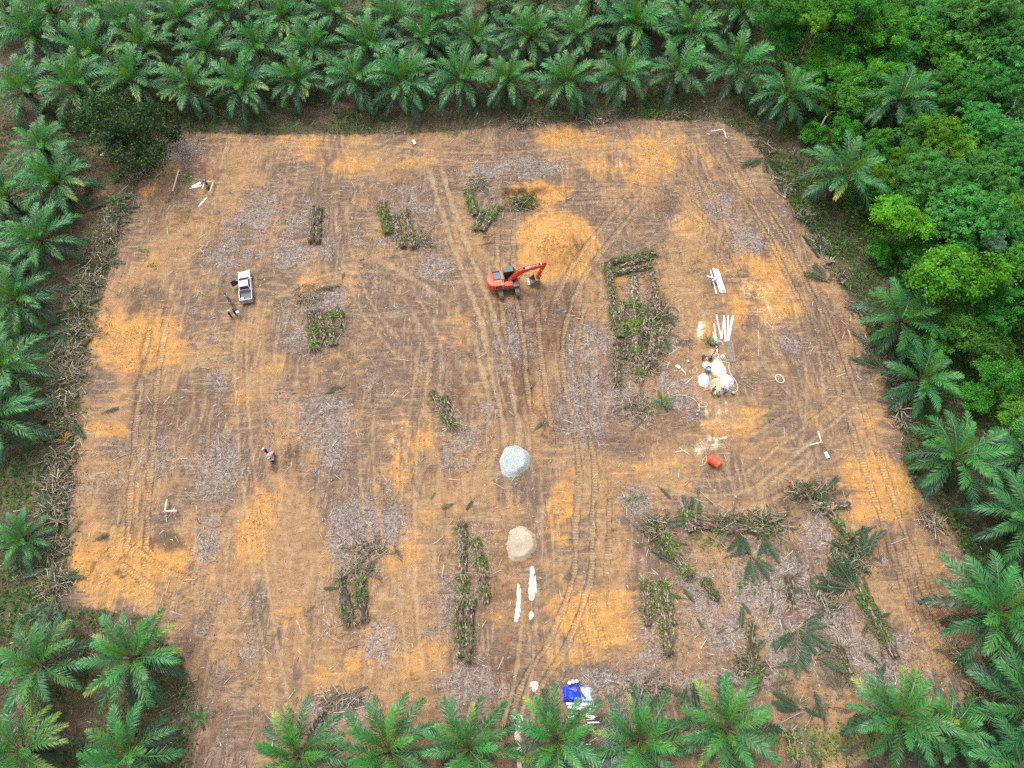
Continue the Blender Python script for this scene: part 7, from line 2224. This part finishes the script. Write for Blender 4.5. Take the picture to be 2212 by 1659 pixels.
mound(1205, 1081, 35, 40, .6, 'heap of blue grey gravel in the middle of the clearing', grain_mat('gravel', (.36, .405, .405), (.43, .46, .445), (.56, .59, .58), 9, .6), 'gravel_heap', 'gravel heap', 3, 1.2, (1.0, .15))
mound(1221, 1274, 38, 40, .65, 'heap of pale beige sand above the two puddles', grain_mat('sand', (.445, .355, .255), (.50, .41, .30), (.54, .45, .34), 30, .3), 'sand_heap', 'sand heap', 9, 1.25, (-.1, 1.0))
M_kaol = grain_mat('white_slurry_sand', (.80, .78, .73), (.84, .83, .80), (.86, .84, .80), 10, .6)
for i, (x, y, rx, ry, lb) in enumerate(((1686, 866, 15, 22, 'tall white sand heap, largest at the washing place'), (1649, 893, 14, 16, 'flat white sand heap on the outer side of the basin'), (1704, 892, 15, 16, 'round white sand heap on the inner side of the basin'), (1655, 855, 9, 9, 'small white sand heap behind the blue drum'), (1695, 836, 6, 5, 'smallest white sand lump beside the hose'))):
    mound(x, y, rx, ry, .35, lb, M_kaol, 'white_sand_heap', 'sand heap', 20 + i, .6)['group'] = 'white sand heaps at the washing place'


# ------------------------------------------------------------------ the store under the near palms
def tarp(P, h, label, c, name, seed, fold=.10, rough=.32):
    """a sheet thrown over a stack; P four corners on the print"""
    rr = np.random.default_rng(seed)
    Q = [at(x * S, y * S, 0) for x, y in P]
    n = 26
    vs, fs = [], []
    for i in range(n + 1):
        for k_ in range(n + 1):
            u_, v_ = i / n, k_ / n
            p = (Q[0] * (1 - u_) + Q[1] * u_) * (1 - v_) + (Q[3] * (1 - u_) + Q[2] * u_) * v_
            e = min(u_, 1 - u_, v_, 1 - v_)
            f = float(fbm(np.array([p.x]), np.array([p.y]), .7, .7, 4, seed)[0]) - .5
            f2 = abs(float(fbm(np.array([p.x]), np.array([p.y]), .5, 1.4, 3, seed + 5, .7)[0]) - .5)
            z = h * float(sstep(0, .16, np.float64(e))) * (.8 + .9 * f) - f2 * fold * 3 * (e > .02)
            off = (f * .5) * (1 if e < .08 else .2)
            g = gz(p.x, p.y)
            vs.append((p.x + off, p.y + off * .6, g + max(.015, z)))
    for i in range(n):
        for k_ in range(n): fs.append((i * (n + 1) + k_, (i + 1) * (n + 1) + k_, (i + 1) * (n + 1) + k_ + 1, i * (n + 1) + k_ + 1))
    m = MB()
    m.add(vs, fs)
    return tag(m.obj(name, plain_mat(name, c, rough, dirt=.12, dirtc=tuple(min(1, x * 1.5 + .08) for x in c), scale=2.5), None, smooth=True), label, 'tarpaulin')


tarp([(1317, 1609), (1358, 1603), (1366, 1646), (1318, 1645)], .62, 'crumpled bright blue tarpaulin over a stack beside the near palms', (.015, .055, .58), 'blue_tarpaulin', 3, .12)
tarp([(1357, 1611), (1384, 1610), (1391, 1646), (1364, 1648)], .5, 'pale blue green tarpaulin folded against the bright blue one', (.42, .60, .62), 'pale_tarpaulin', 7, .08)
a, b = at(1353 * S, 1612 * S, .75), at(1372 * S, 1637 * S, .68)
m = MB(); m.bar(Vector((0, 0, 0)), b - a, .2, .06)
tag(m.obj('brown_plank', plain_mat('red_brown_timber', (.13, .045, .02), .6, dirt=.5, dirtc=(.05, .03, .02), scale=5), None, .01, loc=a), 'reddish brown plank lying between the two tarpaulins', 'plank')
for i, (x, y) in enumerate(((1334, 1601), (1342, 1598), (1351, 1597))):
    p = on(x * S, y * S)
    o = empty('white_pail', p, 0, f'white lidded pail behind the blue tarpaulin, {("outer", "middle", "inner")[i]} of the three', 'pail', 'white pails behind the tarpaulin')
    m = MB(); m.tube([(0, 0, 0), (0, 0, .42)], [.16, .19], 14); m.obj('tub', M_white, o)
    m = MB(); m.tube([(0, 0, .42), (0, 0, .46)], .205, 14); m.obj('lid', M_woodw, o, .008)
M_lam = plain_mat('white_section', (.80, .80, .80), .4, dirt=.1)
for i, (x0, y0, x1, y1, w_, lf) in enumerate(((1326, 1648, 1396, 1652, .14, .34), (1326, 1652, 1396, 1656, .10, .30), (1330, 1657, 1385, 1662, .26, .22), (1330, 1660, 1378, 1665, .10, .16), (1330, 1672, 1380, 1676, .1, .2), (1368, 1672, 1384, 1674, .14, .3), (1372, 1679, 1399, 1682, .30, .34), (1374, 1686, 1403, 1685, .12, .2), (1376, 1694, 1405, 1693, .16, .25), (1330, 1680, 1345, 1680, .2, .2))):
    plank(x0, y0, x1, y1, w_, .08, f'white roofing section in the stack below the tarpaulins, {ORD[i]} from them', M_lam, 'white_section', 'roof section', 'white roofing sections below the tarpaulins', .05, lf)
M_zinc = plain_mat('zinc_sheet', (.60, .65, .68), .28, .55, dirt=.25, dirtc=(.3, .3, .3), scale=2)


def corrugated(x0, y0, x1, y1, wid, label, i):
    a, b = on(x0 * S, y0 * S, .12 + .05 * i), on(x1 * S, y1 * S, .12 + .05 * i)
    d = b - a
    L2 = d.length
    n = 24
    vs, fs = [], []
    for k_ in range(2):
        for q in range(n + 1):
            z = .035 * (1 if q % 2 else -1)
            for dz in (0, -.012): vs.append((k_ * L2, (q / n - .5) * wid, z + dz))
    m_ = 2 * (n + 1)
    for q in range(n):
        fs += [(2 * q, 2 * q + 2, m_ + 2 * q + 2, m_ + 2 * q), (2 * q + 1, m_ + 2 * q + 1, m_ + 2 * q + 3, 2 * q + 3)]
    m = MB()
    m.add(vs, fs)
    return tag(m.obj('metal_sheet', M_zinc, None, loc=a, rot=(0, 0, math.atan2(d.y, d.x))), label, 'metal sheet', 'shiny metal sheets under the near palms')


corrugated(1419, 1700, 1421, 1800, .5, 'shiny metal sheet, nearest strip to the white posts under the palms', 0)
corrugated(1428, 1698, 1430, 1800, .4, 'shiny metal sheet, second strip under the palms', 0)
corrugated(1445, 1700, 1444, 1800, 1.1, 'broad shiny metal sheet under the yellow tipped palm', 1)
corrugated(1450, 1712, 1450, 1812, .9, 'upper broad shiny metal sheet under the yellow tipped palm', 2)
corrugated(1335, 1735, 1336, 1815, 1.2, 'metal sheet glinting under the palm beside the roofing sections', 0)
corrugated(1358, 1738, 1360, 1815, .9, 'second metal sheet glinting under the palm beside the roofing sections', 1)
for i, (x0, y0, x1, y1) in enumerate(((1380, 1780, 1384, 1812), (1389, 1784, 1391, 1812), (1397, 1782, 1400, 1812), (1419, 1768, 1405, 1806), (1372, 1745, 1385, 1744), (1386, 1707, 1400, 1724))):
    plank(x0, y0, x1, y1, .09, .09, f'thin white steel post among the metal sheets, {ORD[i]} of the scattered ones', M_lam, 'white_post', 'post', 'thin white posts among the metal sheets', .08)
